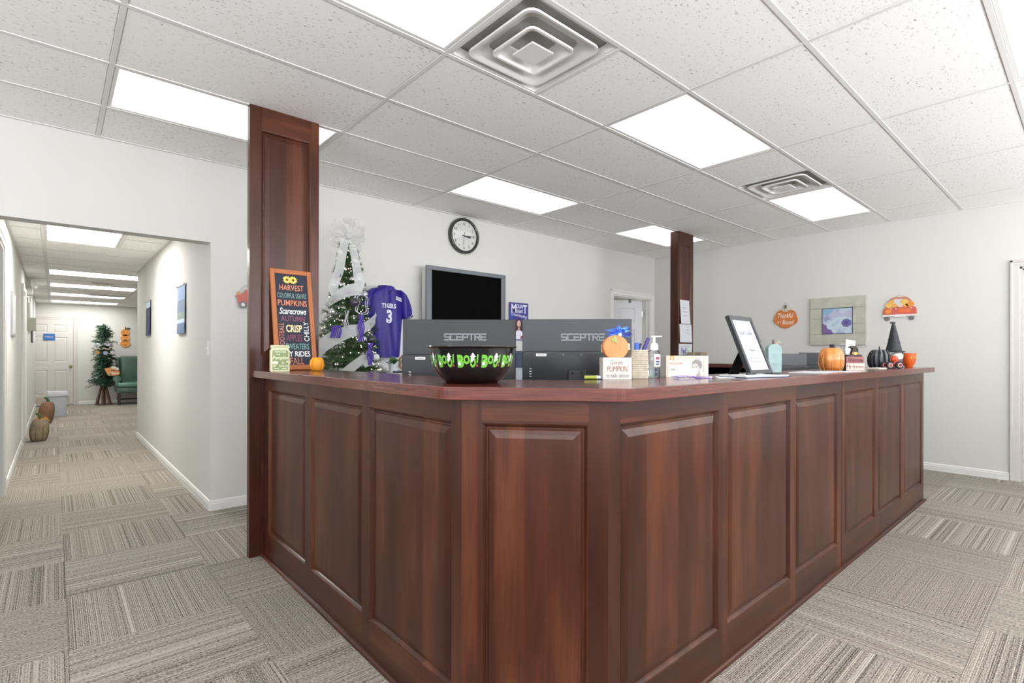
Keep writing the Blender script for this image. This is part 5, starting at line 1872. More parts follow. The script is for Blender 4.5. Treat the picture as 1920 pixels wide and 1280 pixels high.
cap_ = [(gx - 0.026, gz + 0.004), (gx - 0.022, gz + 0.020), (gx - 0.008, gz + 0.030), (gx + 0.010, gz + 0.029), (gx + 0.023, gz + 0.018), (gx + 0.026, gz), (gx + 0.021, gz - 0.012), (gx + 0.014, gz - 0.010), (gx + 0.002, gz + 0.010), (gx - 0.014, gz + 0.014)]
ob('printed_neck', prism(nb(), [(gx + 0.000, gz - 0.018), (gx + 0.014, gz - 0.014), (gx + 0.016, gz - 0.036), (gx + 0.022, gz - 0.046), (gx - 0.004, gz - 0.046)], 0, 0.0003, Pm), cmat('print_neck', 150, 146, 138, 0.5), t)
ob('printed_face', prism(nb(), [(gx - 0.025, gz + 0.004), (gx - 0.014, gz + 0.015), (gx + 0.004, gz + 0.010), (gx + 0.014, gz - 0.010), (gx + 0.008, gz - 0.026), (gx - 0.006, gz - 0.038), (gx - 0.016, gz - 0.032), (gx - 0.022, gz - 0.012)], 0, 0.0004, Pm), cmat('print_face_grey', 176, 172, 166, 0.5), t)
ob('printed_cap', prism(nb(), cap_, 0, 0.0005, Pm), cmat('print_cap_grey', 126, 124, 120, 0.5, var=0.2, vscale=120), t)
ob('printed_mask', prism(nb(), [(gx - 0.021, gz - 0.009), (gx - 0.006, gz - 0.010), (gx + 0.008, gz - 0.016), (gx + 0.003, gz - 0.034), (gx - 0.009, gz - 0.038), (gx - 0.018, gz - 0.030)], 0, 0.0006, Pm), cmat('print_mask_white', 204, 204, 198, 0.5), t)
for x in (-0.020, -0.004):
    ob('printed_eye', prism(nb(), rect(gx + x - 0.003, gz - 0.005, gx + x + 0.003, gz - 0.002), 0, 0.0007, Pm), cmat('print_eye_%d' % (x < -.01), 84, 80, 78, 0.5), t)
SIDE = Matrix.Translation((BWD + 0.0002, 0.048, 0)) @ Matrix.Rotation(PI / 2, 4, 'Z') @ UPR
ob('side_print', prism(nb(), rect(-0.020, 0.066, 0.020, 0.090), 0, 0.0004, SIDE), cPe, t)
ob('side_print', prism(nb(), rect(-0.030, 0.010, 0.030, 0.050), 0, 0.0004, SIDE), cmat('side_print_blue', 206, 212, 220, 0.5), t)

# purple lanyard with keys in front of the box
t = thing('lanyard', 'purple lanyard with a small ring of keys lying before the mask box', 'lanyard', (1.985, 1.120, WT), 0)
bm = nb()
LY = cmat('lanyard_purple', 96, 66, 160, 0.6)
for dz_, off in ((0.003, 0.0), (0.008, 0.010)):
    bm = nb()
    pts = [(-0.080 + 0.020 * k, 0.040 - 0.011 * k + off + 0.006 * math.sin(k * 1.1), dz_ + 0.003 * math.sin(k * 0.9)) for k in range(8)]
    for p, q in zip(pts, pts[1:]):
        box(bm, (0, -0.008, -0.0008), ((Vector(q) - Vector(p)).length + .001, 0.008, 0.0008), mtx=Matrix.Translation(p) @ Matrix.Rotation(math.atan2(q[1] - p[1], q[0] - p[0]), 4, 'Z'))
    ob('strap', bm, LY, t)
ob('clip', BX((0.060, -0.042, 0.001), (0.080, -0.030, 0.008), 0.002), cmat('clip_lilac', 196, 186, 216, 0.4), t)
bm = nb()
tube(bm, [(0.095 + 0.012 * math.cos(a), -0.045 + 0.012 * math.sin(a), 0.003) for a in [2 * PI * k / 16 for k in range(16)]], 0.0014, 6, closed=True)
ob('key_ring', bm, M['steel'], t, 50)
for k, an in enumerate((-0.5, 0.1, 0.7)):
    bm = nb()
    prism(bm, [(0.008 * math.cos(a), 0.008 * math.sin(a)) for a in [2 * PI * q / 12 for q in range(12)]], 0, 0.0016)
    box(bm, (0.006, -0.003, 0), (0.034, 0.003, 0.0016))
    bm.transform(Matrix.Translation((0.108, -0.044, 0.003 + 0.002 * k)) @ Matrix.Rotation(an, 4, 'Z'))
    ob('key', bm, M['steel'], t)

o = tag(ob('paper_sheet', BX((-0.055, -0.035, 0), (0.055, 0.035, 0.0012)), cmat('paper_white', 208, 210, 212, 0.6), loc=(2.135, 1.085, WT + 0.0004)), 'small white paper slip lying before the right end of the mask box', 'paper')
o.rotation_euler = (0, 0, math.radians(-22))

# clipboard, pen and standing frame
t = thing('clipboard', 'clipboard with white papers lying in front of the black standing frame', 'clipboard', (2.345, 1.025, WT + 0.0005), math.radians(-14))
ob('board', BX((-0.150, -0.075, 0), (0.150, 0.075, 0.003), 0.001), cmat('board_blue_grey', 72, 84, 112, 0.5), t)
for k in range(3):
    o = ob('sheet', BX((-0.147 + .002 * k, -0.072, 0.0032 + 0.0022 * k), (0.130 + .003 * k, 0.070, 0.0052 + 0.0022 * k)), D.materials['paper_white'], t)
ob('clip', BX((0.118, -0.040, 0.003), (0.149, 0.040, 0.014), 0.004), M['black'], t)
t = thing('pen', 'black pen lying on the clipboard papers', 'pen', (2.34, 1.035, WT + 0.0145), math.radians(6))
ob('barrel', rod(nb(), (-0.07, 0, 0), (0.05, 0, 0), 0.0042), BK, t, 40)
ob('nib', rod(nb(), (0.05, 0, 0), (0.068, 0, 0), 0.004, 0.001), M['steel'], t, 40)

t = thing('standing_frame', 'black easel-back picture frame holding a white certificate on the worktop', 'picture frame', (2.655, 1.130, WT + 0.001), 0.0, rx=-math.radians(21.5))
FW2, FH2, fw = 0.128, 0.316, 0.022
BF = mat('frame_black', rgb(44, 48, 52), 0.35, coat=0.2)
for lo, hi in (((-FW2, 0), (-FW2 + fw, FH2)), ((FW2 - fw, 0), (FW2, FH2)), ((-FW2 + fw, 0), (FW2 - fw, fw)), ((-FW2 + fw, FH2 - fw), (FW2 - fw, FH2))):
    ob('frame_rail', BX((lo[0], -0.011, lo[1]), (hi[0], 0.011, hi[1]), 0.0015), BF, t)
ob('certificate', BX((-FW2 + fw - .002, -0.004, fw - .002), (FW2 - fw + .002, 0.0, FH2 - fw + .002)), cmat('certificate_paper', 204, 208, 218, 0.5), t)
ob('backing', BX((-FW2 + fw - .002, 0.0005, fw - .002), (FW2 - fw + .002, 0.006, FH2 - fw + .002)), BK, t)
Pm = Matrix.Translation((0, -0.0042, 0)) @ UPR
cB = cmat('ink_blue_grey', 116, 120, 132, 0.7)
sign_text(t, [('Hazard Coding', 0.150, 0.030, (0.0, 0.222), 0, 0.0, 0.0, cB), ('Welcome', 0.060, 0.012, (0.0, 0.130), 0, 0, 0.0, cB)], Pm)
for z, w in ((0.084, 0.066), (0.066, 0.056)):
    rr = random.Random(int(z * 1000))
    x = -w
    while x < w:
        q = rr.uniform(0.006, 0.016)
        ob('text_stroke', prism(nb(), rect(x, z, min(w, x + q), z + 0.004), 0, 0.0003, Pm), cB, t)
        x += q + 0.004
ob('easel_leg', prism(nb(), [(-0.032, 0.0), (0.040, 0.0), (0.062, -0.150), (0.050, -0.170), (-0.060, -0.170)], -0.002, 0.002,
                      Matrix.Translation((-0.01, 0.0095, 0.172)) @ Matrix.Rotation(math.radians(43), 4, 'X') @ UPR), cmat('velvet_black', 16, 16, 18, 0.95), t)


# ------------------------------------------------------------------ on the worktop, far end
t = thing('blue_pumpkin_block', 'pale blue weathered wooden pumpkin block with a short stem behind the standing frame', 'pumpkin decoration', (3.018, 1.215, WT), -CAM_YAW + 0.05)
out = [(-0.036, 0), (0.036, 0), (0.039, 0.02), (0.039, 0.138), (0.031, 0.152), (0.012, 0.159), (-0.012, 0.159), (-0.031, 0.152), (-0.039, 0.138), (-0.039, 0.02)]
ob('block', prism(nb(), out, 0, 0.035, Matrix.Translation((0, 0.017, 0)) @ UPR, bev=0.004), mat('blue_weathered', rgb(146, 170, 168), 0.75, var=0.16, vscale=30, bump=0.3, bscale=60), t)
bm = nb()
lathe(bm, [(0.007, 0.156), (0.006, 0.184), (0, 0.185)], 10)
ob('stem', bm, cmat('grey_twig', 100, 92, 84, 0.8), t)
bm = nb()
rr = random.Random(2)
for k in range(9):
    a = rr.uniform(0, 2 * PI)
    tube(bm, [(0.008, 0, 0.160), (0.020 + 0.014 * math.cos(a), 0.010 * math.sin(a), 0.169 + rr.uniform(-.004, .008)), (0.026 + 0.016 * math.cos(a), 0.014 * math.sin(a), 0.165)], 0.001, 4)
ob('twine_bow', bm, cmat('twine_tan', 200, 184, 150, 0.8), t)

for k, (x, y, rz, w, lb) in enumerate([(3.18, 1.06, 3, 0.14, 'white papers lying beside the standing frame on the worktop'), (3.46, 1.03, -6, 0.11, 'loose white sheet lying in front of the orange pumpkin')]):
    t = thing('paper_stack', lb, 'paper', (x, y, WT + 0.0003), math.radians(rz))
    for q in range(3 - k):
        ob('sheet', BX((-w + .004 * q, -0.085 - .002 * q, 0.0014 * q), (w + .003 * q, 0.09, 0.0012 + 0.0014 * q)), D.materials['paper_white'], t)

t, tz = real_pumpkin('glass_pumpkin', 'amber orange ribbed pumpkin with a square black stem on the far worktop', (3.655, 1.120, WT), 0.074, 0.086, mat('amber_glaze', rgb(204, 128, 62), 0.28, coat=0.5, var=0.34, vscale=14), None, 8, 0.12)
ob('stem', box(nb(), (-0.013, -0.013, tz - 0.008), (0.013, 0.013, tz + 0.034), 0.003, 2, Matrix.Rotation(0.12, 4, 'Y')), BK, t)
for k in range(8):
    a = 2 * PI * (k + .5) / 8
    pts = []
    for j in range(3, 21):
        ph = PI * j / 22
        s = math.sin(ph)
        r = 0.074 * s ** 0.8 * 0.93 + 0.0015
        z = 0.086 * (-math.cos(ph)) * (1 - 0.30 * math.exp(-(s / 0.35) ** 2)) + 0.0605
        pts.append((r * math.cos(a), r * math.sin(a), z))
    bm = nb()
    tube(bm, pts, 0.0022, 5)
    ob('rib_wire', bm, mat('copper_wire', rgb(214, 150, 80), 0.35, metal=0.4) if k == 0 else D.materials['copper_wire'], t)

t = thing('welcome_blocks', 'stacked Welcome My Pretties wooden blocks with a black witch hat on top', 'sign', (3.885, 1.050, WT), -0.66)
ob('lower_block', BX((-0.062, 0, 0), (0.062, 0.040, 0.046), 0.001), cmat('block_cream', 204, 190, 178, 0.7), t)
ob('upper_block', BX((-0.062, 0.002, 0.0465), (0.058, 0.042, 0.088), 0.001), cmat('block_pink', 152, 98, 98, 0.7), t)
for z0, z1 in ((0.0, 0.046), (0.0465, 0.088)):
    ob('end_cap', BX((-0.0655, 0.0, z0), (-0.0622, 0.042, z1), 0.0008, 1), BK, t)
hat = [(-0.052, 0.0885), (0.052, 0.0885), (0.052, 0.098), (0.046, 0.102), (0.030, 0.103), (0.026, 0.140), (0.014, 0.158), (-0.010, 0.160), (-0.024, 0.156), (-0.034, 0.146), (-0.018, 0.146), (-0.010, 0.138), (-0.020, 0.103), (-0.046, 0.102), (-0.052, 0.098)]
ob('witch_hat', prism(nb(), hat, 0, 0.022, Matrix.Translation((0, 0.030, 0)) @ UPR, bev=0.002), cmat('hat_charcoal', 66, 60, 56, 0.8), t)
ob('hat_band', prism(nb(), [(-0.019, 0.104), (0.029, 0.104), (0.028, 0.116), (-0.016, 0.116)], 0, 0.0015, Matrix.Translation((0, 0.008, 0)) @ UPR), cmat('hat_band_orange', 196, 128, 58, 0.6), t)
ob('hat_buckle', prism(nb(), [(-0.004, 0.102), (0.014, 0.102), (0.014, 0.118), (-0.004, 0.118)], 0, 0.003, Matrix.Translation((0, 0.008, 0)) @ UPR), cmat('buckle_gold', 226, 186, 96, 0.4), t)
Pm = Matrix.Translation((0, 0.0019, 0)) @ UPR
ob('lettering', text_bm(nb(), 'Welcome', w=0.104, h=0.026, at=(0.002, 0.067), bold=0.01, mtx=Pm), cmat('ink_maroon', 70, 34, 48, 0.7), t)
Pm = Matrix.Translation((0, -0.0001, 0)) @ UPR
ob('lettering', text_bm(nb(), 'My Pretties', w=0.112, h=0.026, at=(0.0, 0.022), mtx=Pm), cmat('ink_brown', 132, 92, 88, 0.7), t)

t = thing('pump_dispenser', 'white pump bottle partly hidden behind the orange ribbed pumpkin', 'bottle', (4.139, 1.195, WT), -0.6)
bm = nb()
lathe(bm, [(0, 0), (0.034, 0), (0.036, 0.008), (0.036, 0.100), (0.024, 0.125), (0.014, 0.135), (0.014, 0.155), (0.020, 0.166), (0.028, 0.172), (0.026, 0.176), (0, 0.178)], 28)
ob('bottle_body', bm, cmat('bottle_white', 226, 226, 224, 0.4), t, 40)
ob('spout', BX((0.0, -0.008, 0.166), (0.045, 0.008, 0.176), 0.003), cmat('spout_white', 232, 232, 230, 0.35), t)
t = thing('card_holder', 'white card standing tilted in a clear holder behind the witch hat block', 'card', (4.09, 1.140, WT), -0.6)
ob('card', box(nb(), (-0.036, 0, 0.07), (0.036, 0.002, 0.205), mtx=Matrix.Rotation(0.12, 4, 'Y') @ Matrix.Rotation(-0.1, 4, 'X')), cmat('card_white', 206, 208, 212, 0.4), t)
ob('printed_text', box(nb(), (-0.020, -0.0006, 0.170), (0.018, 0.0, 0.174), mtx=Matrix.Rotation(0.12, 4, 'Y') @ Matrix.Rotation(-0.1, 4, 'X')), cG, t)
bm = nb()
box(bm, (-0.045, -0.012, 0), (0.045, 0.030, 0.004), 0.001)
box(bm, (-0.045, -0.014, 0.003), (0.045, -0.011, 0.120))
box(bm, (-0.045, 0.020, 0.003), (0.045, 0.023, 0.140))
ob('holder', bm, CLR, t)

t, tz = real_pumpkin('wire_pumpkin', 'black wire-ribbed pumpkin with a tall thin stem near the desk end', (4.690, 1.110, WT), 0.066, 0.084, cmat('pumpkin_grey_cloth', 112, 114, 122, 0.6, var=0.15, vscale=20), BK, 9, 0.12,
                     ([(0, 0, 0), (0.003, 0, 0.025), (0.0, 0, 0.048)], [0.010, 0.006, 0.004]))
for k in range(12):
    a = 2 * PI * (k + .5) / 12
    pts = []
    for j in range(1, 22):
        ph = PI * j / 22
        s = math.sin(ph)
        pts.append((0.071 * s ** 0.8 * math.cos(a), 0.071 * s ** 0.8 * math.sin(a), 0.086 * (-math.cos(ph)) * (1 - 0.30 * math.exp(-(s / 0.35) ** 2)) + 0.0615))
    bm = nb()
    tube(bm, pts, 0.004, 6, rads=[0.002] + [0.0075] * 19 + [0.002])
    ob('rib', bm, BK, t, 50)

t = thing('witch_gnome', 'white-bearded gnome wearing a tall black witch hat with a crooked tip', 'figurine', (5.150, 1.120, WT), 0)
bm = nb()
lathe(bm, [(0, 0), (0.058, 0), (0.064, 0.02), (0.058, 0.07), (0.040, 0.10), (0, 0.11)], 24)
ob('body', bm, cmat('gnome_grey', 92, 92, 96, 0.9), t, 50)
bm = nb()
lathe(bm, [(0, 0.028), (0.030, 0.040), (0.056, 0.075), (0.060, 0.100), (0.045, 0.118), (0, 0.122)], 20, Matrix.Translation((0.0, -0.022, 0)) @ Matrix.Diagonal((1, .7, 1, 1)))
ob('beard', bm, mat('beard_white', rgb(222, 220, 218), 0.9, bump=0.6, bscale=120), t, 60)
hatm = mat('hat_tinsel_black', rgb(44, 46, 50), 0.55, var=0.35, vscale=70, bump=0.7, bscale=160)
bm = nb()
lathe(bm, [(0.040, 0.128), (0.072, 0.122), (0.078, 0.126), (0.074, 0.132), (0.046, 0.138)], 28, cap=False)
ob('hat_brim', bm, hatm, t, 40)
bm = nb()
tube(bm, [(0, 0, 0.130), (0.002, 0, 0.19), (-0.002, 0, 0.265), (-0.010, 0, 0.333), (-0.016, 0, 0.360)], 0.05, 18, rads=[0.058, 0.045, 0.030, 0.016, 0.008])
ob('hat_cone', bm, hatm, t, 50)
bm = nb()
tube(bm, [(-0.014, 0, 0.356), (-0.026, 0, 0.366), (-0.044, 0.01, 0.364), (-0.050, 0.01, 0.356)], 0.006, 8, rads=[0.009, 0.008, 0.007, 0.003])
tube(bm, [(-0.014, 0, 0.356), (0.004, -0.004, 0.360), (0.010, -0.008, 0.374)], 0.006, 8, rads=[0.008, 0.006, 0.002])
ob('hat_tip', bm, hatm, t, 50)
bm = nb()
prism(bm, [(-0.022, 0.128), (0.022, 0.128), (0.020, 0.108), (0.004, 0.090), (-0.014, 0.104)], 0, 0.004, Matrix.Translation((0.008, -0.058, 0)) @ UPR, bev=0.001)
ob('green_bow', bm, cmat('bow_green', 52, 116, 84, 0.6), t)
rr = random.Random(17)
bm = nb()
for k in range(40):
    a = rr.uniform(0, 2 * PI); z = rr.uniform(0.14, 0.29)
    r = 0.058 - (z - 0.130) * 0.205
    ball(bm, (r * math.cos(a), r * math.sin(a), z), 0.0022, 6)
o = ob('sequins', bm, M['steel'], t)
o['kind'] = 'stuff'

t = thing('toy_tractor', 'small red toy tractor carrying an orange pumpkin in front of the gnome', 'toy', (4.555, 1.000, WT), -CAM_YAW)
t.scale = (0.82, 0.82, 0.82)
RT = cmat('tractor_maroon', 120, 40, 44, 0.45)
ob('body', prism(nb(), [(-0.060, 0.026), (0.052, 0.026), (0.056, 0.036), (0.052, 0.062), (0.0, 0.066), (-0.012, 0.050), (-0.058, 0.048)], 0, 0.044, Matrix.Translation((0, 0.022, 0)) @ UPR, bev=0.004), RT, t)
ob('fender', prism(nb(), [(0.030 + 0.040 * math.cos(a), 0.034 + 0.040 * math.sin(a)) for a in [PI * k / 12 for k in range(13)]], 0, 0.060, Matrix.Translation((0, 0.030, 0)) @ UPR, bev=0.002), cmat('fender_red', 168, 60, 60, 0.4), t)
for wx, r in ((0.038, 0.034), (-0.046, 0.032)):
    for sy in (-1, 1):
        bm = nb()
        lathe(bm, [(r * .45, -0.009), (r * .95, -0.009), (r, -0.005), (r, 0.005), (r * .95, 0.009), (r * .45, 0.009)], 28, Matrix.Translation((wx, sy * 0.036, r)) @ UPR, cap=False)
        w = ob('wheel', bm, cmat('tyre_dark', 40, 34, 36, 0.7) if 'tyre_dark' not in D.materials else D.materials['tyre_dark'], t, 40)
        bm = nb()
        lathe(bm, [(0, 0.0), (r * .50, 0.0), (r * .62, -0.006), (r * .68, 0.0), (r * .55, 0.008), (0, 0.008)], 24, Matrix.Translation((wx, sy * 0.036 - 0.004, r)) @ UPR, cap=False)
        ob('wheel_ring', bm, cmat('ring_pink', 214, 176, 172, 0.5) if 'ring_pink' not in D.materials else D.materials['ring_pink'], w, 40)
        bm = nb()
        lathe(bm, [(0, 0.0), (r * .42, 0.0), (r * .42, 0.007), (0, 0.008)], 20, Matrix.Translation((wx, sy * 0.036 - 0.005, r)) @ UPR, cap=False)
        ob('wheel_hub', bm, RT, w, 40)
bm, _z = lobed(nb(), 0.030, 0.030, 30, 14, 7, 0.14)
bm.transform(Matrix.Translation((0.018, 0.0, 0.064)))
o = ob('load_pumpkin', bm, cmat('load_orange', 214, 84, 44, 0.45), t, 60)

t = thing('orange_bowl', 'small flared orange candy bowl with yellow leaf print at the desk end', 'bowl', (5.300, 1.050, WT), 0.4)
bm = nb()
lathe(bm, [(r * .80, z) for r, z in [(0, 0.0), (0.030, 0.0), (0.034, 0.002), (0.036, 0.010), (0.050, 0.026), (0.058, 0.050), (0.063, 0.090), (0.064, 0.112), (0.070, 0.114), (0.070, 0.117), (0.061, 0.117), (0.059, 0.09), (0.053, 0.05), (0.045, 0.028), (0, 0.012)]], 48, cap=False)
ob('bowl', bm, mat('bowl_orange', rgb(222, 94, 32), 0.22, coat=0.5, var=0.12, vscale=18), t, 40)
for k in range(12):
    a = -PI / 2 - 1.4 + 2.8 * k / 11
    z = (0.080, 0.064, 0.088)[k % 3]
    r = 0.0500 if z > .07 else 0.0485
    pts = [((0.009 if q % 2 else 0.0045) * math.cos(PI * q / 5), (0.009 if q % 2 else 0.0045) * math.sin(PI * q / 5)) for q in range(10)]
    bm = nb()
    prism(bm, pts, 0, 0.0012, Matrix.Translation((r * math.cos(a), r * math.sin(a), z)) @ Matrix.Rotation(a + PI / 2, 4, 'Z') @ UPR)
    ob('leaf_print', bm, mat('leaf_print_%d' % (k % 3), rgb(*((226, 190, 70), (120, 104, 30), (240, 150, 60))[k % 3]), 0.4), t)
o = tag(ob('paper_pad', BX((-0.115, -0.04, 0), (0.115, 0.04, 0.008), 0.001), cmat('pad_cream', 226, 216, 200, 0.7), loc=(4.45, 1.06, WT + 0.0005)), 'cream paper pad lying before the black ribbed pumpkin', 'paper pad')
o.rotation_euler = (0, 0, -0.05)

# highlighter lying at the inner edge of the angled worktop
t = thing('highlighter', 'yellow-green marker lying at the back edge of the angled worktop', 'highlighter', (1.590, 1.333, WT + 0.0085), math.radians(-44))
ob('barrel', rod(nb(), (-0.030, 0, 0), (0.018, 0, 0), 0.0075, 0.0075, 14), cmat('marker_lime', 150, 160, 56, 0.4), t, 40)
ob('grip', rod(nb(), (0.018, 0, 0), (0.034, 0, 0), 0.0075, 0.006, 14), cmat('marker_pale', 190, 204, 206, 0.4), t, 40)
ob('clip', BX((-0.028, -0.003, 0.007), (0.012, 0.003, 0.009)), BK, t)

# ------------------------------------------------------------------ inside the enclosure
t = thing('inner_desk', 'low laminate desk top inside the enclosure carrying the monitors', 'desk', (0, 0, 0))
bm = nb()
prism(bm, [(1.35, 1.62), (1.56, 1.40), (5.3, 1.40), (5.3, 2.02), (2.25, 2.02), (1.98, 2.30), (1.98, 3.0), (1.35, 3.0)], 0.72, 0.75, bev=0.003)
ob('desk_top', bm, cmat('desk_laminate', 126, 96, 76, 0.45, var=0.08), t)
for lo, hi in (((1.40, 2.9, 0), (1.95, 2.93, 0.72)), ((4.84, 1.42, 0), (4.87, 2.0, 0.72)), ((2.6, 1.43, 0), (2.63, 2.0, 0.72)), ((1.58, 1.55, 0), (1.62, 1.62, 0.72))):
    ob('panel_leg', BX(lo, hi, 0.002), D.materials['desk_laminate'], t)

SEG = {'S': [[(1, 1), (0, 1), (0, .5), (1, .5), (1, 0), (0, 0)]], 'C': [[(1, 1), (0, 1), (0, 0), (1, 0)]], 'E': [[(1, 1), (0, 1)], [(0, .62), (0, 0), (1, 0)], [(0, .5), (.9, .5)]],
       'P': [[(0, 0), (0, 1), (1, 1), (1, .45), (0.2, .45)]], 'T': [[(-.15, 1), (1, 1)], [(.5, 1), (.5, 0)]], 'R': [[(0, 0), (0, 1), (1, 1), (1, .5), (.2, .5)], [(.45, .5), (1, 0)]]}


def stroke_word(bm, word, w, hgt, at, th, mtx):
    n = len(word)
    lw = w / (n + 0.28 * (n - 1))
    for k, ch in enumerate(word):
        x0 = at[0] - w / 2 + k * lw * 1.28
        for line in SEG[ch]:
            for (a, b) in zip(line, line[1:]):
                p = Vector((x0 + a[0] * lw, at[1] + (a[1] - .5) * hgt, 0)); q = Vector((x0 + b[0] * lw, at[1] + (b[1] - .5) * hgt, 0))
                d = (q - p).normalized() * th / 2
                nrm = Vector((-d.y, d.x, 0))
                prism(bm, [tuple((p - d - nrm)[:2]), tuple((q + d - nrm)[:2]), tuple((q + d + nrm)[:2]), tuple((p - d + nrm)[:2])], 0, 0.0006, mtx)
    return bm


def monitor(label, loc, rz, w=0.535, z0=1.045, z1=1.375, tint=(58, 60, 64), word=True, group='computer monitors', bulge=0.175):
    t = thing('monitor', label, 'monitor', (loc[0], loc[1], 0.75), rz, group)
    a, b = z0 - 0.75, z1 - 0.75
    CASE = cmat('monitor_case_%d' % tint[2], *tint, 0.42)
    ob('case', BX((-w / 2, 0.0, a), (w / 2, 0.022, b), 0.003), CASE, t)
    ob('screen', BX((-w / 2 + 0.010, 0.0225, a + 0.014), (w / 2 - 0.010, 0.0235, b - 0.010)), M['black'], t)
    bm = nb()
    r = 0.022
    prism(bm, [(-w / 2 + 0.002, a - 0.004)] + arc(-w / 2 + 0.002 + r, a + bulge - r, r, 180, 90) + arc(w / 2 - 0.002 - r, a + bulge - r, r, 90, 0) + [(w / 2 - 0.002, a - 0.004)], 0, 0.026, Matrix.Translation((0, 0.001, 0)) @ UPR, bev=0.006)
    ob('rear_housing', bm, cmat('monitor_housing', 34, 35, 38, 0.42) if 'monitor_housing' not in D.materials else D.materials['monitor_housing'], t, 40)
    ob('neck', BX((-0.03, -0.04, 0.012), (0.03, -0.018, a + 0.06), 0.006), M['black'], t)
    ob('bracket', BX((-0.045, -0.05, a + 0.02), (0.045, -0.025, a + 0.085), 0.008), M['black'], t)
    for s in (-0.022, 0.022):
        bm = nb()
        lathe(bm, [(0, 0), (0.006, 0), (0.006, 0.002), (0, 0.002)], 12, Matrix.Translation((s, -0.050, a + 0.068)) @ UPR, cap=False)
        ob('bracket_hole_disc', bm, cmat('hole_shade', 8, 8, 9, 0.8) if 'hole_shade' not in D.materials else D.materials['hole_shade'], t)  # black disc on the bracket, its colour standing in for the hole's shade
    ob('foot', BX((-0.13, -0.11, 0.0), (0.13, 0.10, 0.012), 0.005), M['black'], t)
    if word:
        Pm = Matrix.Translation((0, -0.0001, 0)) @ UPR
        lm = cmat('monitor_logo', 132, 134, 138, 0.4) if 'monitor_logo' not in D.materials else D.materials['monitor_logo']
        for k, ch in enumerate('SCEPTRE'):
            ob('logo_letter', stroke_word(nb(), ch, 0.0235, 0.029, (0.030 - 0.107 + 0.0155 + k * 0.0305, b - 0.088), 0.0060, Pm), lm, t)
        sk = ob('sticker', BX((-w / 2 + 0.068, -0.0262, a + bulge - 0.026), (-w / 2 + 0.118, -0.0252, a + bulge - 0.013)), M['trim'], t)
        ob('sticker_text', BX((-w / 2 + 0.074, -0.0266, a + bulge - 0.021), (-w / 2 + 0.112, -0.0262, a + bulge - 0.018)), cG, sk)
        for k in range(4):
            ob('port_light', BX((-w / 2 + 0.036, -0.0258, a + 0.050 + 0.012 * k), (-w / 2 + 0.046, -0.0252, a + 0.053 + 0.012 * k)), M['trim'], t)
        for k in (0.2, 0.285):
            bm = nb()
            lathe(bm, [(0, 0), (0.0022, 0), (0.0022, 0.001), (0, 0.001)], 8, Matrix.Translation((-w / 2 + k, -0.0252, a + bulge - 0.018)) @ UPR, cap=False)
            ob('screw', bm, M['steel'], t)
    return t


monitor('dark grey monitor seen from behind, directly behind the candy bowl', (1.514, 2.128), -CAM_YAW, w=0.567, z0=1.035, z1=1.385, tint=(38, 39, 41))
monitor('blue-grey monitor seen from behind, right of the candy bowl', (1.900, 1.690), -CAM_YAW - 0.06, w=0.530, z0=1.053, z1=1.383, tint=(52, 55, 61))
monitor('low grey monitor behind the pale blue pumpkin block', (4.54, 1.70), -CAM_YAW + 0.06, w=0.30, z0=0.95, z1=1.222, tint=(82, 84, 88), word=False)
monitor('low black monitor tilted behind the amber pumpkin', (5.02, 1.66), -CAM_YAW - 0.3, w=0.26, z0=0.95, z1=1.232, tint=(48, 50, 56), word=False)

# office chair glimpsed between the two monitors
t = thing('office_chair', 'navy office chair glimpsed between the two lettered monitors', 'chair', (2.38, 2.95, 0), math.radians(150))
NV = cmat('chair_navy', 56, 66, 92, 0.7)
GR = cmat('chair_grey', 156, 164, 172, 0.4)
bm = nb()
loft(bm, [[(x, y * .9, z + .0) for x, y, z in rl(.22, .035, .03, .60)], rl(.24, .045, .03, .75), rl(.245, .045, .04, 1.0), rl(.235, .040, .04, 1.18), rl(.20, .03, .03, 1.235)])
bm.transform(Matrix.Translation((0, 0.26, 0)))
ob('backrest', bm, NV, t, 50)
ob('back_shell', BX((-0.20, 0.30, 0.60), (0.20, 0.325, 1.12), 0.01), GR, t, 40)
ob('seat', BX((-0.25, -0.24, 0.44), (0.25, 0.25, 0.53), 0.03, 3), NV, t, 40)
for s in (-1, 1):
    bm = nb()
    tube(bm, [(s * 0.25, 0.16, 0.46), (s * 0.30, 0.16, 0.50), (s * 0.30, 0.14, 0.66), (s * 0.30, -0.14, 0.68)], 0.016, 8)
    ob('armrest', bm, GR, t, 50)
ob('gas_column', rod(nb(), (0, 0, 0.08), (0, 0, 0.44), 0.028), M['steel'], t, 40)
for k in range(5):
    a = 2 * PI * k / 5
    lg = ob('base_leg', rod(nb(), (0, 0, 0.10), (0.30 * math.cos(a), 0.30 * math.sin(a), 0.065), 0.022, 0.014), BK, t, 40)
    bm = nb()
    lathe(bm, [(0, -.012), (0.026, -.012), (0.028, 0), (0.026, .012), (0, .012)], 16, Matrix.Translation((0.30 * math.cos(a), 0.30 * math.sin(a), 0.028)) @ UPR, cap=False)
    ob('caster', bm, BK, lg, 40)

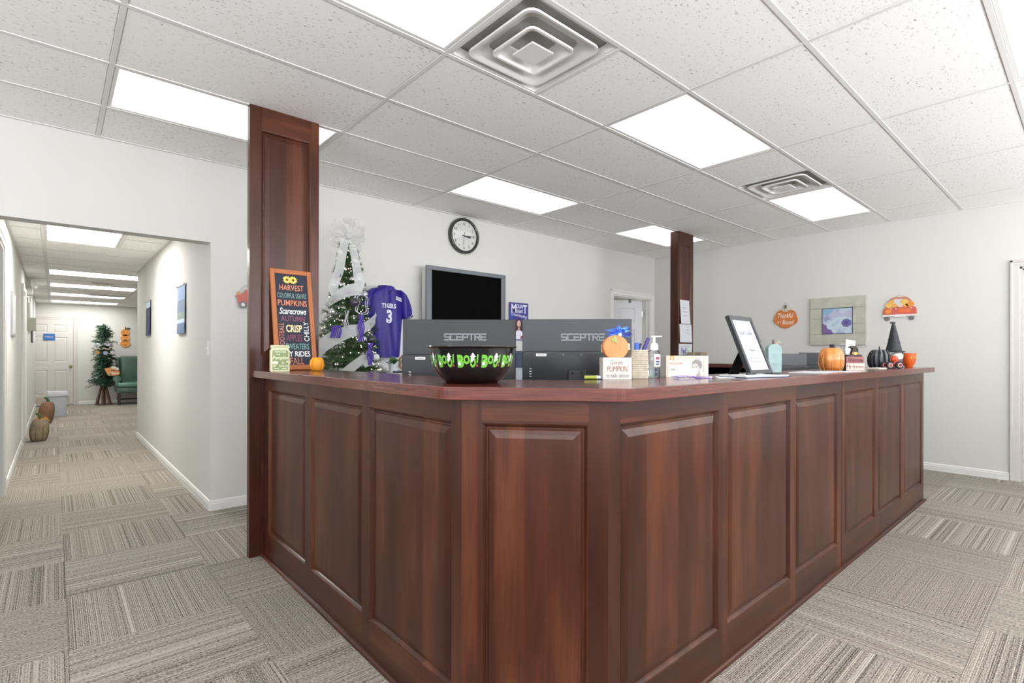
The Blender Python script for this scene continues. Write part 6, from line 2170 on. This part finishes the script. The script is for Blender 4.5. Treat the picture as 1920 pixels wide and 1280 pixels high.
# papers taped on the thin post, courier card, box at its foot
for lb, x0, x1, z0, z1 in (('upper white sheet taped on the thin far post', 5.595, 5.805, 1.585, 1.872), ('lower white sheet taped on the thin far post', 5.585, 5.858, 1.362, 1.582)):
    t = thing('taped_paper', lb, 'paper', ((x0 + x1) / 2, YP - 0.003, z0), 0, 'papers taped on the far post')
    n, w, hh = 8, (x1 - x0) / 2, z1 - z0
    bm = nb()
    vs = []
    for k in range(n + 1):
        zz = hh * k / n
        yb = -0.001 - 0.020 * (1 - k / n) ** 2 * (0.5 if x1 > 5.83 else 1.0)
        wv = 0.006 * math.sin(3 * k / n)
        vs.append([bm.verts.new((s * w + wv, yb + o_, zz)) for s in (-1, 1) for o_ in (-0.0008, 0.0)])
    for p, q in zip(vs, vs[1:]):
        bm.faces.new((p[0], p[2], q[2], q[0])); bm.faces.new((p[1], q[1], q[3], p[3]))
        bm.faces.new((p[0], q[0], q[1], p[1])); bm.faces.new((p[2], p[3], q[3], q[2]))
    bmesh.ops.recalc_face_normals(bm, faces=bm.faces)
    ob('sheet', bm, D.materials['card_white'], t)
    for k in range(2 if x1 > 5.83 else 3):
        ob('text_stroke', BX((0.02 if x1 > 5.83 else -0.05, -0.0195 * (1 - (0.66 - 0.17 * k)) ** 2 - 0.0034, hh * (0.66 - 0.17 * k)), (0.07 if x1 > 5.83 else 0.04, -0.0195 * (1 - (0.66 - 0.17 * k)) ** 2 - 0.0022, hh * (0.66 - 0.17 * k) + 0.008)), D.materials['ink_light_grey'], t)
t = thing('courier_card', 'white FedEx card at the bottom of the papers on the thin post', 'sign', (5.722, YP - 0.004, 1.205))
ob('card', BX((-0.150, -0.003, 0), (0.150, 0, 0.138), 0.002), D.materials['card_white'], t)
Pm = Matrix.Translation((0, -0.0032, 0)) @ UPR
ob('lettering', text_bm(nb(), 'Fed', w=0.105, h=0.062, at=(-0.045, 0.058), bold=0.03, mtx=Pm), cmat('courier_purple', 92, 90, 168, 0.5), t)
ob('lettering', text_bm(nb(), 'Ex', w=0.078, h=0.060, at=(0.054, 0.057), bold=0.03, mtx=Pm), cmat('courier_green', 150, 200, 140, 0.5), t)
ob('printed_rule', prism(nb(), rect(-0.115, 0.108, 0.115, 0.114), 0, 0.0004, Pm), D.materials['ink_blue_grey'], t)
t = thing('cardboard_box', 'tan cardboard box on the far worktop by the thin post, behind the mask box', 'box', (5.72, 3.18, WT), 0.15)
ob('carton', BX((-0.10, -0.08, 0), (0.10, 0.08, 0.130), 0.002), cmat('cardboard', 152, 138, 114, 0.8, var=0.08), t)
ob('tape_strip', BX((-0.101, -0.012, 0.1), (0.101, 0.012, 0.1312)), cmat('parcel_tape', 176, 158, 122, 0.4), t)
t = thing('stapler', 'small black stapler beside the tan cardboard box', 'stapler', (5.58, 3.19, WT), 0.9)
ob('base', BX((-0.07, -0.018, 0), (0.07, 0.018, 0.012), 0.004), BK, t)
ob('arm', box(nb(), (-0.07, -0.016, 0.0), (0.07, 0.016, 0.022), 0.005, 2, Matrix.Translation((0, 0, 0.030)) @ Matrix.Rotation(-0.12, 4, 'Y')), BK, t)
bm = nb()
rod(bm, (-0.062, -0.017, 0.022), (-0.062, 0.017, 0.022), 0.012)
ob('hinge_pin', bm, M['steel'], t)

# ------------------------------------------------------------------ display table with tree, shirt and plant by the back wall
t = thing('display_table', 'white-covered display table against the back wall behind the tree', 'table', (2.18, 4.02, 0))
ob('table_top', BX((-0.125, -0.30, 1.03), (0.62, 0.30, 1.055), 0.004), cmat('table_white', 222, 222, 222, 0.6), t)
ob('front_skirt', BX((-0.125, -0.30, 0.02), (0.62, -0.285, 1.03), 0.003), D.materials['table_white'], t)
for x in (-0.125, 0.605):
    ob('side_panel', BX((x, -0.285, 0.0), (x + 0.015, 0.30, 1.03), 0.002), D.materials['table_white'], t)
o = tag(ob('display_board', box(nb(), (-0.31, 0, 0), (0.31, 0.012, 0.475), 0.002, 1), mat('foam_board', rgb(232, 234, 236), 0.5), loc=(2.36, 4.455, 1.056)), 'plain white board standing behind the purple football jersey', 'board')

JP = mat('jersey_purple', rgb(42, 28, 128), 0.45, sheen=0.05, var=0.10, vscale=5)
t = thing('football_jersey', 'purple football jersey with TIGERS and number 3 hanging by the back wall', 'jersey', (2.300, 4.40, 1.18))


def cloth(name, rows, parent, m, depth=0.055, folds=0.012, seed=0.0, n=26):
    """soft shell from rows (z, x_left, x_right): rounded front and back sharing one outline"""
    t_ = bmesh.new()
    lo = []
    for z, a, b in rows:
        fr, bk = [], []
        for k in range(n + 1):
            u = k / n
            x = a + (b - a) * u
            e = math.sin(PI * u) ** 0.55
            f = folds * math.sin(x * 62 + seed + z * 5) * e + folds * 0.7 * math.sin(x * 25 - z * 9 + seed)
            fr.append(t_.verts.new((x, -depth * e - f * e, z)))
            bk.append(t_.verts.new((x, depth * 0.35 * e + 0.002, z)))
        lo.append(fr + bk[::-1])
    N = len(lo[0])
    for p, q in zip(lo, lo[1:]):
        for i in range(N):
            t_.faces.new((p[i], p[(i + 1) % N], q[(i + 1) % N], q[i]))
    bmesh.ops.remove_doubles(t_, verts=t_.verts, dist=1e-4)
    bmesh.ops.recalc_face_normals(t_, faces=t_.faces)
    return ob(name, t_, m, parent, 60)


def lerp_rows(keys, n=24):
    out_ = []
    for k in range(n + 1):
        z = keys[0][0] + (keys[-1][0] - keys[0][0]) * k / n
        for (z0, a0, b0), (z1, a1, b1) in zip(keys, keys[1:]):
            if z0 - 1e-9 <= z <= z1 + 1e-9:
                s = (z - z0) / (z1 - z0)
                out_.append((z, a0 + (a1 - a0) * s, b0 + (b1 - b0) * s))
                break
    return out_


cloth('body', lerp_rows([(0.0, -0.112, 0.140), (0.10, -0.128, 0.150), (0.37, -0.165, 0.168), (0.50, -0.178, 0.175), (0.60, -0.160, 0.160), (0.640, -0.095, 0.090), (0.662, -0.062, 0.058)]), t, JP, 0.060, 0.007, 0.4)
for s in (-1, 1):
    rows = [(0.365, 0.165, 0.205), (0.40, 0.150, 0.268), (0.44, 0.140, 0.275), (0.50, 0.135, 0.258), (0.56, 0.130, 0.230), (0.60, 0.120, 0.200), (0.630, 0.095, 0.150)]
    if s < 0:
        rows = [(z, -b * 0.98 + (0.018 if z < .5 else 0), -a) for z, a, b in rows]
    cloth('sleeve', lerp_rows(rows, 16), t, JP, 0.050, 0.010, 1.5 * s, 14)
    a = s
    bm = nb()
    tube(bm, [(s * 0.185, -0.046, 0.366), (s * 0.235, -0.052, 0.378), (s * 0.262 - (0.012 if s < 0 else 0), -0.030, 0.398)], 0.006, 6)
    ob('cuff', bm, cmat('jersey_dark', 40, 32, 104, 0.5) if s < 0 else D.materials['jersey_dark'], t, 50)
bm = nb()
tube(bm, [(-0.080, -0.012, 0.655), (-0.045, -0.046, 0.625), (0.0, -0.066, 0.590), (0.040, -0.046, 0.625), (0.072, -0.012, 0.655), (0.03, 0.012, 0.664), (-0.03, 0.012, 0.664)], 0.0075, 8, closed=True)
ob('collar', bm, D.materials['jersey_dark'], t, 50)
bm = nb()
prism(bm, [(-0.062, 0.650), (0.0, 0.598), (0.058, 0.650), (0.03, 0.664), (-0.03, 0.664)], 0, 0.002, Matrix.Translation((0, -0.040, 0)) @ Matrix.Rotation(-0.0, 4, 'X') @ UPR)
ob('inner_neck', bm, JP, t)
ob('neck_label', BX((-0.014, -0.0445, 0.640), (0.022, -0.0425, 0.652)), M['trim'], t)


def drape(bm, depth=0.060):
    """bend flat print (x, height, thickness) over the chest"""
    for v in bm.verts:
        x, z, th = v.co.x, v.co.y, v.co.z
        u = (x + 0.165) / 0.333
        e = math.sin(PI * min(max(u, 0.02), .98)) ** 0.55
        f = 0.007 * math.sin(x * 62 + .4 + z * 5) * e + 0.0049 * math.sin(x * 25 - z * 9 + .4)
        v.co = Vector((x, -depth * e - f * e - 0.0055 - th, z))
    return bm


JW = cmat('jersey_white', 234, 234, 242, 0.5)
for ch, x in zip('TIGERS', (-0.060, -0.041, -0.018, 0.010, 0.035, 0.060)):
    ob('letter', drape(text_bm(nb(), ch, h=0.042, w=0.023 if ch != 'I' else 0.007, at=(x, 0.475), depth=0.001, bold=0.03)), JW, t)
ob('number', drape(text_bm(nb(), '3', w=0.064, h=0.125, at=(0.0, 0.378), depth=0.001, bold=0.05)), JW, t)
rr = random.Random(9)
for row, z in enumerate((0.560, 0.541)):
    x = 0.066
    while x < 0.142:
        w = rr.uniform(0.008, 0.014)
        bm = nb()
        prism(bm, rect(x, z - 0.006 - 0.15 * (x - .066), min(x + w, 0.146), z + 0.008 - 0.15 * (x - .066)), 0, 0.001)
        ob('chest_print', drape(bm), JW, t)
        x += w + 0.002
bm = nb()
tube(bm, [(-0.22, -0.005, 0.585), (-0.10, 0.0, 0.640), (0.0, 0.0, 0.668), (0.10, 0.0, 0.640), (0.22, -0.005, 0.585)], 0.006, 8)
tube(bm, [(0.0, 0.0, 0.664), (0.0, 0.06, 0.660), (0.0, 0.155, 0.655)], 0.003, 6)
ob('hanger', bm, M['steel'], t, 50)

t = thing('potted_plant', 'tiny green succulent in a ribbed white pot below the jersey', 'potted plant', (2.105, 3.90, 1.0553))
bm = nb()
lathe(bm, [(0.030, 0), (0.034, 0.02), (0.0335, 0.023), (0.036, 0.045), (0.0355, 0.048), (0.039, 0.068), (0.042, 0.070), (0.042, 0.078), (0.036, 0.078), (0.034, 0.06), (0, 0.06)], 24)
ob('pot', bm, cmat('pot_white', 214, 220, 224, 0.5), t, 40)
LG = [mat('succulent_%d' % k, c, 0.5) for k, c in enumerate((rgb(44, 92, 52), rgb(92, 128, 62), rgb(40, 74, 48)))]
rr = random.Random(6)
for k in range(26):
    a = rr.uniform(0, 2 * PI); el = rr.uniform(0.2, 1.4); L = rr.uniform(0.030, 0.058)
    d = Vector((math.cos(a) * math.cos(el), math.sin(a) * math.cos(el), math.sin(el)))
    base = Vector((0.012 * math.cos(a), 0.012 * math.sin(a), 0.07 + rr.uniform(0, 0.02)))
    bm = nb()
    ball(bm, (0, 0, 0), 1.0, 8)
    bm.transform(Matrix.Translation(base + d * L * .5) @ d.to_track_quat('Z', 'Y').to_matrix().to_4x4() @ Matrix.Diagonal((L * .16, L * .10, L * .5, 1)))
    ob('leaf', bm, LG[k % 3], t, 60)
t = thing('leaf_cutout', 'brown and cream pumpkin-shaped cutout sign beside the small potted plant', 'sign', (2.205, 3.89, 1.0553), -0.55)
pts = [(0.060 * (1 + 0.10 * math.cos(5 * a)) * math.cos(a), 0.075 + 0.078 * (1 + .06 * math.cos(4 * a)) * math.sin(a)) for a in [2 * PI * k / 36 for k in range(36)]]
zm = min(p[1] for p in pts)
pts = [(x, y - zm) for x, y in pts]
ob('border', prism(nb(), pts, 0, 0.010, Matrix.Translation((0, 0.005, 0)) @ UPR, bev=0.001), cmat('cutout_border', 214, 204, 184, 0.7), t)
ob('face', prism(nb(), [(x * 0.86, 0.08 + (y - 0.08) * 0.88) for x, y in pts], 0, 0.0015, Matrix.Translation((0, -0.005, 0)) @ UPR), cmat('cutout_tan', 130, 112, 100, 0.7), t)
Pm = Matrix.Translation((0, -0.0066, 0)) @ UPR
ob('lettering', text_bm(nb(), 'Pump', w=0.07, h=0.03, at=(0.0, 0.105), shear=0.3, mtx=Pm), cmat('cutout_cream_ink', 230, 220, 196, 0.7), t)
ob('lettering', text_bm(nb(), 'Spice', w=0.07, h=0.03, at=(0.0, 0.060), shear=0.3, mtx=Pm), D.materials['cutout_cream_ink'], t)
ob('maple_leaf', prism(nb(), [(0.032 + (0.022 if k % 2 else 0.012) * math.cos(PI * k / 5), 0.158 + (0.022 if k % 2 else 0.012) * math.sin(PI * k / 5)) for k in range(10)], 0, 0.008, Matrix.Translation((0, -0.005, 0)) @ UPR), cmat('leaf_yellow', 220, 184, 66, 0.6), t)
bm = nb()
for k in range(22):
    ball(bm, (-0.025 + 0.0125 * k, 0.006 * math.sin(k * 1.7), 0.009 + 0.002 * math.sin(k * 2.3)), 0.0095, 8)
o = tag(ob('bead_garland', bm, cmat('bead_midnight', 34, 28, 62, 0.25, coat=0.5), None, 60, loc=(2.09, 3.815, 1.0553)), 'dark purple bead string lying in front of the small white pot', 'bead string', None, 'stuff')

# ------------------------------------------------------------------ Christmas tree behind the tall post
TX, TY = 1.735, 3.95
t = thing('christmas_tree', 'green lit Christmas tree standing between the tall post and the jersey', 'christmas tree', (TX, TY, 0))
bm = nb()
for k in range(4):
    a = PI / 4 + PI / 2 * k
    rod(bm, (0, 0, 0.16), (0.24 * math.cos(a), 0.24 * math.sin(a), 0.01), 0.014)
ob('stand', bm, cmat('tree_stand_green', 34, 52, 40, 0.5), t)
bm = nb()
tube(bm, [(0, 0, 0.06), (0, 0, 1.0), (0, 0, 2.06)], 0.03, 8, rads=[0.034, 0.026, 0.008])
ob('trunk', bm, cmat('tree_trunk', 66, 48, 38, 0.8), t)


def cone_r(z):
    return 0.045 + (2.07 - z) * 0.235


rr = random.Random(33)
NM = needle_mat('pine_green', rgb(22, 48, 24), rgb(52, 84, 44), rgb(96, 124, 72))


def branch(bm, z, a, L, n, rr):
    d = Vector((math.cos(a), math.sin(a), rr.uniform(-0.10, 0.30))).normalized()
    base = Vector((0, 0, z)) + Vector((math.cos(a), math.sin(a), 0)) * 0.01
    side = d.cross(Vector((0, 0, 1))).normalized()
    up = side.cross(d)
    stems = [(base, d, L)]
    for q in range(3):
        s = 0.35 + 0.2 * q
        for sg in (-1, 1):
            dd = (d + side * sg * 0.75 + up * rr.uniform(-.25, .35)).normalized()
            stems.append((base + d * L * s, dd, L * 0.42 * (1.1 - s * .5)))
    for p0, dd, ll in stems:
        m = max(4, int(n * ll / L))
        for k in range(m):
            s = (k + rr.random()) / m
            p = p0 + dd * ll * s
            an = rr.uniform(0, 2 * PI)
            sd = dd.cross(Vector((math.cos(an), math.sin(an), 0.4))).normalized()
            e = (dd * 0.75 + sd).normalized()
            ln = rr.uniform(0.020, 0.034)
            w = e.cross(dd)
            w = (w.normalized() if w.length > 1e-6 else up) * 0.0019
            v = [bm.verts.new(p - w), bm.verts.new(p + w), bm.verts.new(p + e * ln)]
            bm.faces.new(v)


lay = 0
z = 0.32
while z < 2.04:
    R_ = min(cone_r(z), 0.30 if z < 0.95 else 9)
    nbr = max(5, int(9 + R_ * 32)) if z > 0.95 else 12
    bm = nb()
    for k in range(nbr):
        a = 2 * PI * (k + 0.5 * (lay % 2)) / nbr + rr.uniform(-.15, .15)
        branch(bm, z + rr.uniform(-.03, .03), a, R_ * rr.uniform(0.80, 1.12), 64 if z > 0.95 else 30, rr)
    o = ob('branch_tier', bm, NM, t)
    o['kind'] = 'stuff'
    z += 0.062 if z > 0.95 else 0.12
    lay += 1

# string of lights
bm = nb()
for k in range(330):
    z = 0.98 + 1.05 * (rr.random() ** 1.25)
    a = rr.uniform(0, 2 * PI)
    r = cone_r(z) * rr.uniform(0.72, 1.0)
    ball(bm, (r * math.cos(a), r * math.sin(a), z), 0.0042, 6)
o = tag(ob('fairy_lights', bm, mat('bulb_glow', rgb(255, 244, 214), 0.3, emit=(1.0, 0.90, 0.70, 1), estr=2.2), loc=(TX, TY, 0)), 'tiny warm fairy lights scattered over the Christmas tree', 'fairy lights', None, 'stuff')


# positions on the tree are given as (sideways towards the viewer's right, height), set on the side facing the room
CDIR = Vector((-TX, -TY)).normalized()
SDIR = Vector((-CDIR.y, CDIR.x))


def ontree(s, z, out=1.0):
    r = cone_r(z) * out
    f = math.sqrt(max(0.0, r * r - min(abs(s), r) ** 2))
    return Vector((TX, TY, z)) + Vector((SDIR.x * s, SDIR.y * s, 0)) + Vector((CDIR.x * f, CDIR.y * f, 0))


def bauble(label, s, z, r, m, out=1.02):
    p = ontree(s, z, out)
    t_ = thing('bauble', label, 'ornament', p, 0, 'baubles on the Christmas tree')
    bm = nb()
    ball(bm, (0, 0, 0), r, 24)
    ob('ball', bm, m, t_, 80)
    bm = nb()
    lathe(bm, [(r * .22, r * .96), (r * .22, r * 1.16), (r * .1, r * 1.2), (0, r * 1.2)], 12)
    ob('cap', bm, M['steel'], t_, 40)
    bm = nb()
    tube(bm, [(0, 0, r * 1.15), (0.004, 0, r * 1.4), (0, 0, r * 1.7)], 0.001, 5)
    ob('hook', bm, M['steel'], t_)
    return t_


BB = mat('bauble_black', rgb(52, 52, 60), 0.30, coat=0.4)
BS = mat('bauble_silver', rgb(206, 208, 214), 0.22, metal=0.8)
BWH = mat('bauble_white', rgb(222, 226, 228), 0.3, coat=0.4)
bauble('large matte black bauble under the white ribbon on the tree', 0.045, 1.605, 0.038, BB)
bauble('matte black bauble at the lower right side of the tree', 0.175, 1.325, 0.036, BB)
bauble('silver bauble on the left side of the tree', -0.115, 1.530, 0.028, BS)
bauble('silver bauble at the upper right of the tree beside the jersey shoulder', 0.125, 1.680, 0.026, BS)
bauble('white bauble at the lower right beside the purple beads', 0.205, 1.185, 0.030, BWH)


def beads(label, curve, r, m, name='bead_strand'):
    """hanging loop of separate beads along the curve"""
    bm = nb()
    for p in curve:
        ball(bm, p, r, 8)
    o = ob(name, bm, m, None, 70)
    o['kind'] = 'stuff'
    return tag(o, label, 'bead strand', 'bead strands on the Christmas tree', 'stuff')


def drop(s, z0, z1, k, w, step=0.0095, out=1.07):
    pts = []
    for q in range(k):
        n = int((z0 - z1) / step)
        for i in range(n):
            z = z0 - (z0 - z1) * i / n
            pts.append(ontree(s + (q - (k - 1) / 2) * w + 0.006 * math.sin(i * .5 + q), z, 1) + Vector((CDIR.x, CDIR.y, 0)) * 0.075 * out)
    return pts


PB = mat('bead_purple', rgb(84, 56, 168), 0.22, coat=0.5)
SB = mat('bead_silver', rgb(204, 204, 212), 0.22, metal=0.5)
beads('purple bead cluster on the left of the tree', drop(-0.085, 1.415, 1.325, 7, 0.0105), 0.0062, PB)
beads('long purple bead strand right of the tree centre', drop(0.095, 1.500, 1.300, 4, 0.0105), 0.0062, PB)
beads('lowest purple bead strand at the right edge of the tree', drop(0.160, 1.290, 1.125, 4, 0.0105), 0.0062, PB)
beads('straight silver bead strand hanging at the tree centre', drop(-0.010, 1.530, 1.400, 3, 0.010), 0.0052, SB)
loop = [ontree(0.095 + 0.045 * math.sin(a) + .012 * math.sin(3 * a), 1.60 + 0.075 * math.cos(a), 1.1) for a in [2 * PI * k / 46 for k in range(46)]]
beads('looped silver bead strand by the jersey sleeve', loop + [p + Vector((0.012, -0.006, -0.01)) for p in loop], 0.0050, SB)
beads('lilac bead loop hanging near the top of the tree', [ontree(0.000 + 0.028 * math.sin(a), 1.735 + (0.062 * math.cos(a)), 1.25) for a in [PI * .62 + 1.76 * PI * .43 * k / 17 for k in range(18)]] , 0.0042, mat('bead_lilac', rgb(176, 140, 190), 0.3))


# sheer white ribbons and bow
def sheer_mat(name, col, opacity):
    g = NT(name)
    tr = g.n('ShaderNodeBsdfTransparent')
    df = g.n('ShaderNodeBsdfDiffuse'); df.inputs[0].default_value = col
    tl = g.n('ShaderNodeBsdfTranslucent'); tl.inputs[0].default_value = col
    m0 = g.n('ShaderNodeMixShader'); m0.inputs[0].default_value = 0.4
    g.l(df, 0, m0, 1); g.l(tl, 0, m0, 2)
    m1 = g.n('ShaderNodeMixShader'); m1.inputs[0].default_value = opacity
    g.l(tr, 0, m1, 1); g.l(m0, 0, m1, 2)
    g.l(m1, 0, g.t.nodes['Material Output'], 'Surface')
    return g.m


SHEER = sheer_mat('sheer_white', rgb(240, 243, 243), 0.80)
TULLE = sheer_mat('tulle_white', rgb(248, 248, 246), 0.42)


def strip(bm, pts, widths, normals=None, tw=0.0):
    """ribbon through pts, widened in the direction given by normals (else vertical)"""
    L, R_ = [], []
    n = len(pts)
    for i, p in enumerate(pts):
        a, b = pts[max(0, i - 1)], pts[min(n - 1, i + 1)]
        d = (b - a).normalized()
        w = normals[i] if normals else Vector((0, 0, 1))
        w = (w - d * w.dot(d))
        w = w.normalized() * widths[i] / 2
        L.append(bm.verts.new(p - w)); R_.append(bm.verts.new(p + w))
    for i in range(n - 1):
        bm.faces.new((L[i], L[i + 1], R_[i + 1], R_[i]))
    return bm


def smoothpts(keys, n=8):
    P = [Vector(k) for k in keys]
    out_ = []
    for i in range(len(P) - 1):
        p0, p1, p2, p3 = P[max(0, i - 1)], P[i], P[i + 1], P[min(len(P) - 1, i + 2)]
        for k in range(n):
            s = k / n
            out_.append(0.5 * ((2 * p1) + (-p0 + p2) * s + (2 * p0 - 5 * p1 + 4 * p2 - p3) * s * s + (-p0 + 3 * p1 - 3 * p2 + p3) * s ** 3))
    out_.append(P[-1])
    return out_


def tribbon(label, keys, w0, w1, vertical=False):
    pts = smoothpts([tuple(ontree(s, z, o_)) for s, z, o_ in keys])
    n = len(pts)
    wid = [w0 + (w1 - w0) * i / (n - 1) for i in range(n)]
    nr = [Vector((SDIR.x, SDIR.y, 0.1 * math.sin(i * .7))) for i in range(n)] if vertical else [Vector((0.1 * math.sin(i * .6), 0, 1)) for i in range(n)]
    bm = nb()
    strip(bm, pts, wid, nr)
    o = ob('tree_ribbon', bm, SHEER, None, 60)
    return tag(o, label, 'ribbon', 'white ribbons on the Christmas tree')


tribbon('left white ribbon tail falling from the bow at the tree top', [(-0.020, 2.10, 2.2), (-0.045, 1.97, 1.6), (-0.065, 1.85, 1.35), (-0.105, 1.73, 1.25), (-0.085, 1.66, 1.2)], 0.062, 0.072, True)
tribbon('right white ribbon tail falling from the bow at the tree top', [(0.030, 2.06, 2.0), (0.055, 1.93, 1.6), (0.070, 1.84, 1.4), (0.085, 1.76, 1.3), (0.060, 1.70, 1.25)], 0.050, 0.085, True)
tribbon('white ribbon wrapped across the upper tree under the tails', [(-0.160, 1.585, 1.05), (-0.090, 1.640, 1.25), (0.0, 1.690, 1.3), (0.085, 1.715, 1.3), (0.110, 1.74, 1.1)], 0.060, 0.110)
tribbon('wide white ribbon crossing the middle of the tree diagonally', [(-0.310, 1.080, 1.0), (-0.230, 1.215, 1.15), (-0.130, 1.310, 1.2), (0.000, 1.375, 1.22), (0.100, 1.400, 1.22), (0.190, 1.470, 1.12), (0.215, 1.54, 1.0)], 0.125, 0.060)
tribbon('low white ribbon near the worktop at the bottom of the visible tree', [(-0.030, 1.060, 1.15), (0.050, 1.130, 1.18), (0.120, 1.175, 1.18), (0.150, 1.12, 1.15)], 0.070, 0.060)

t = thing('tree_bow', 'large sheer white bow with floppy loops on the tree top', 'bow', (TX, TY, 2.135), math.atan2(SDIR.y, SDIR.x))
rr = random.Random(12)
for k in range(14):
    a = 2 * PI * k / 14 + rr.uniform(-.2, .2)
    L = rr.uniform(0.105, 0.155) * (1.15 if math.sin(a) > 0 else 0.95)
    d = Vector((math.cos(a), rr.uniform(-0.75, 0.35), math.sin(a) * 0.85 + 0.15)).normalized()
    sd = d.cross(Vector((rr.uniform(-.4, .4), 1, rr.uniform(-.4, .4)))).normalized()
    pts = []
    for q in range(15):
        s = q / 14
        ang_ = PI * s
        pts.append(d * L * math.sin(ang_) ** 0.8 + sd * 0.042 * math.sin(2 * ang_) + Vector((0, -0.02, 0)))
    bm = nb()
    nrm = d.cross(sd)
    strip(bm, pts, [0.035 + 0.070 * math.sin(PI * q / 14) for q in range(15)], [nrm] * 15)
    ob('loop', bm, TULLE, t, 60)
bm = nb()
ball(bm, (0, -0.03, 0), 0.024, 14, 1, 0.8, 1)
ob('knot', bm, SHEER, t, 60)
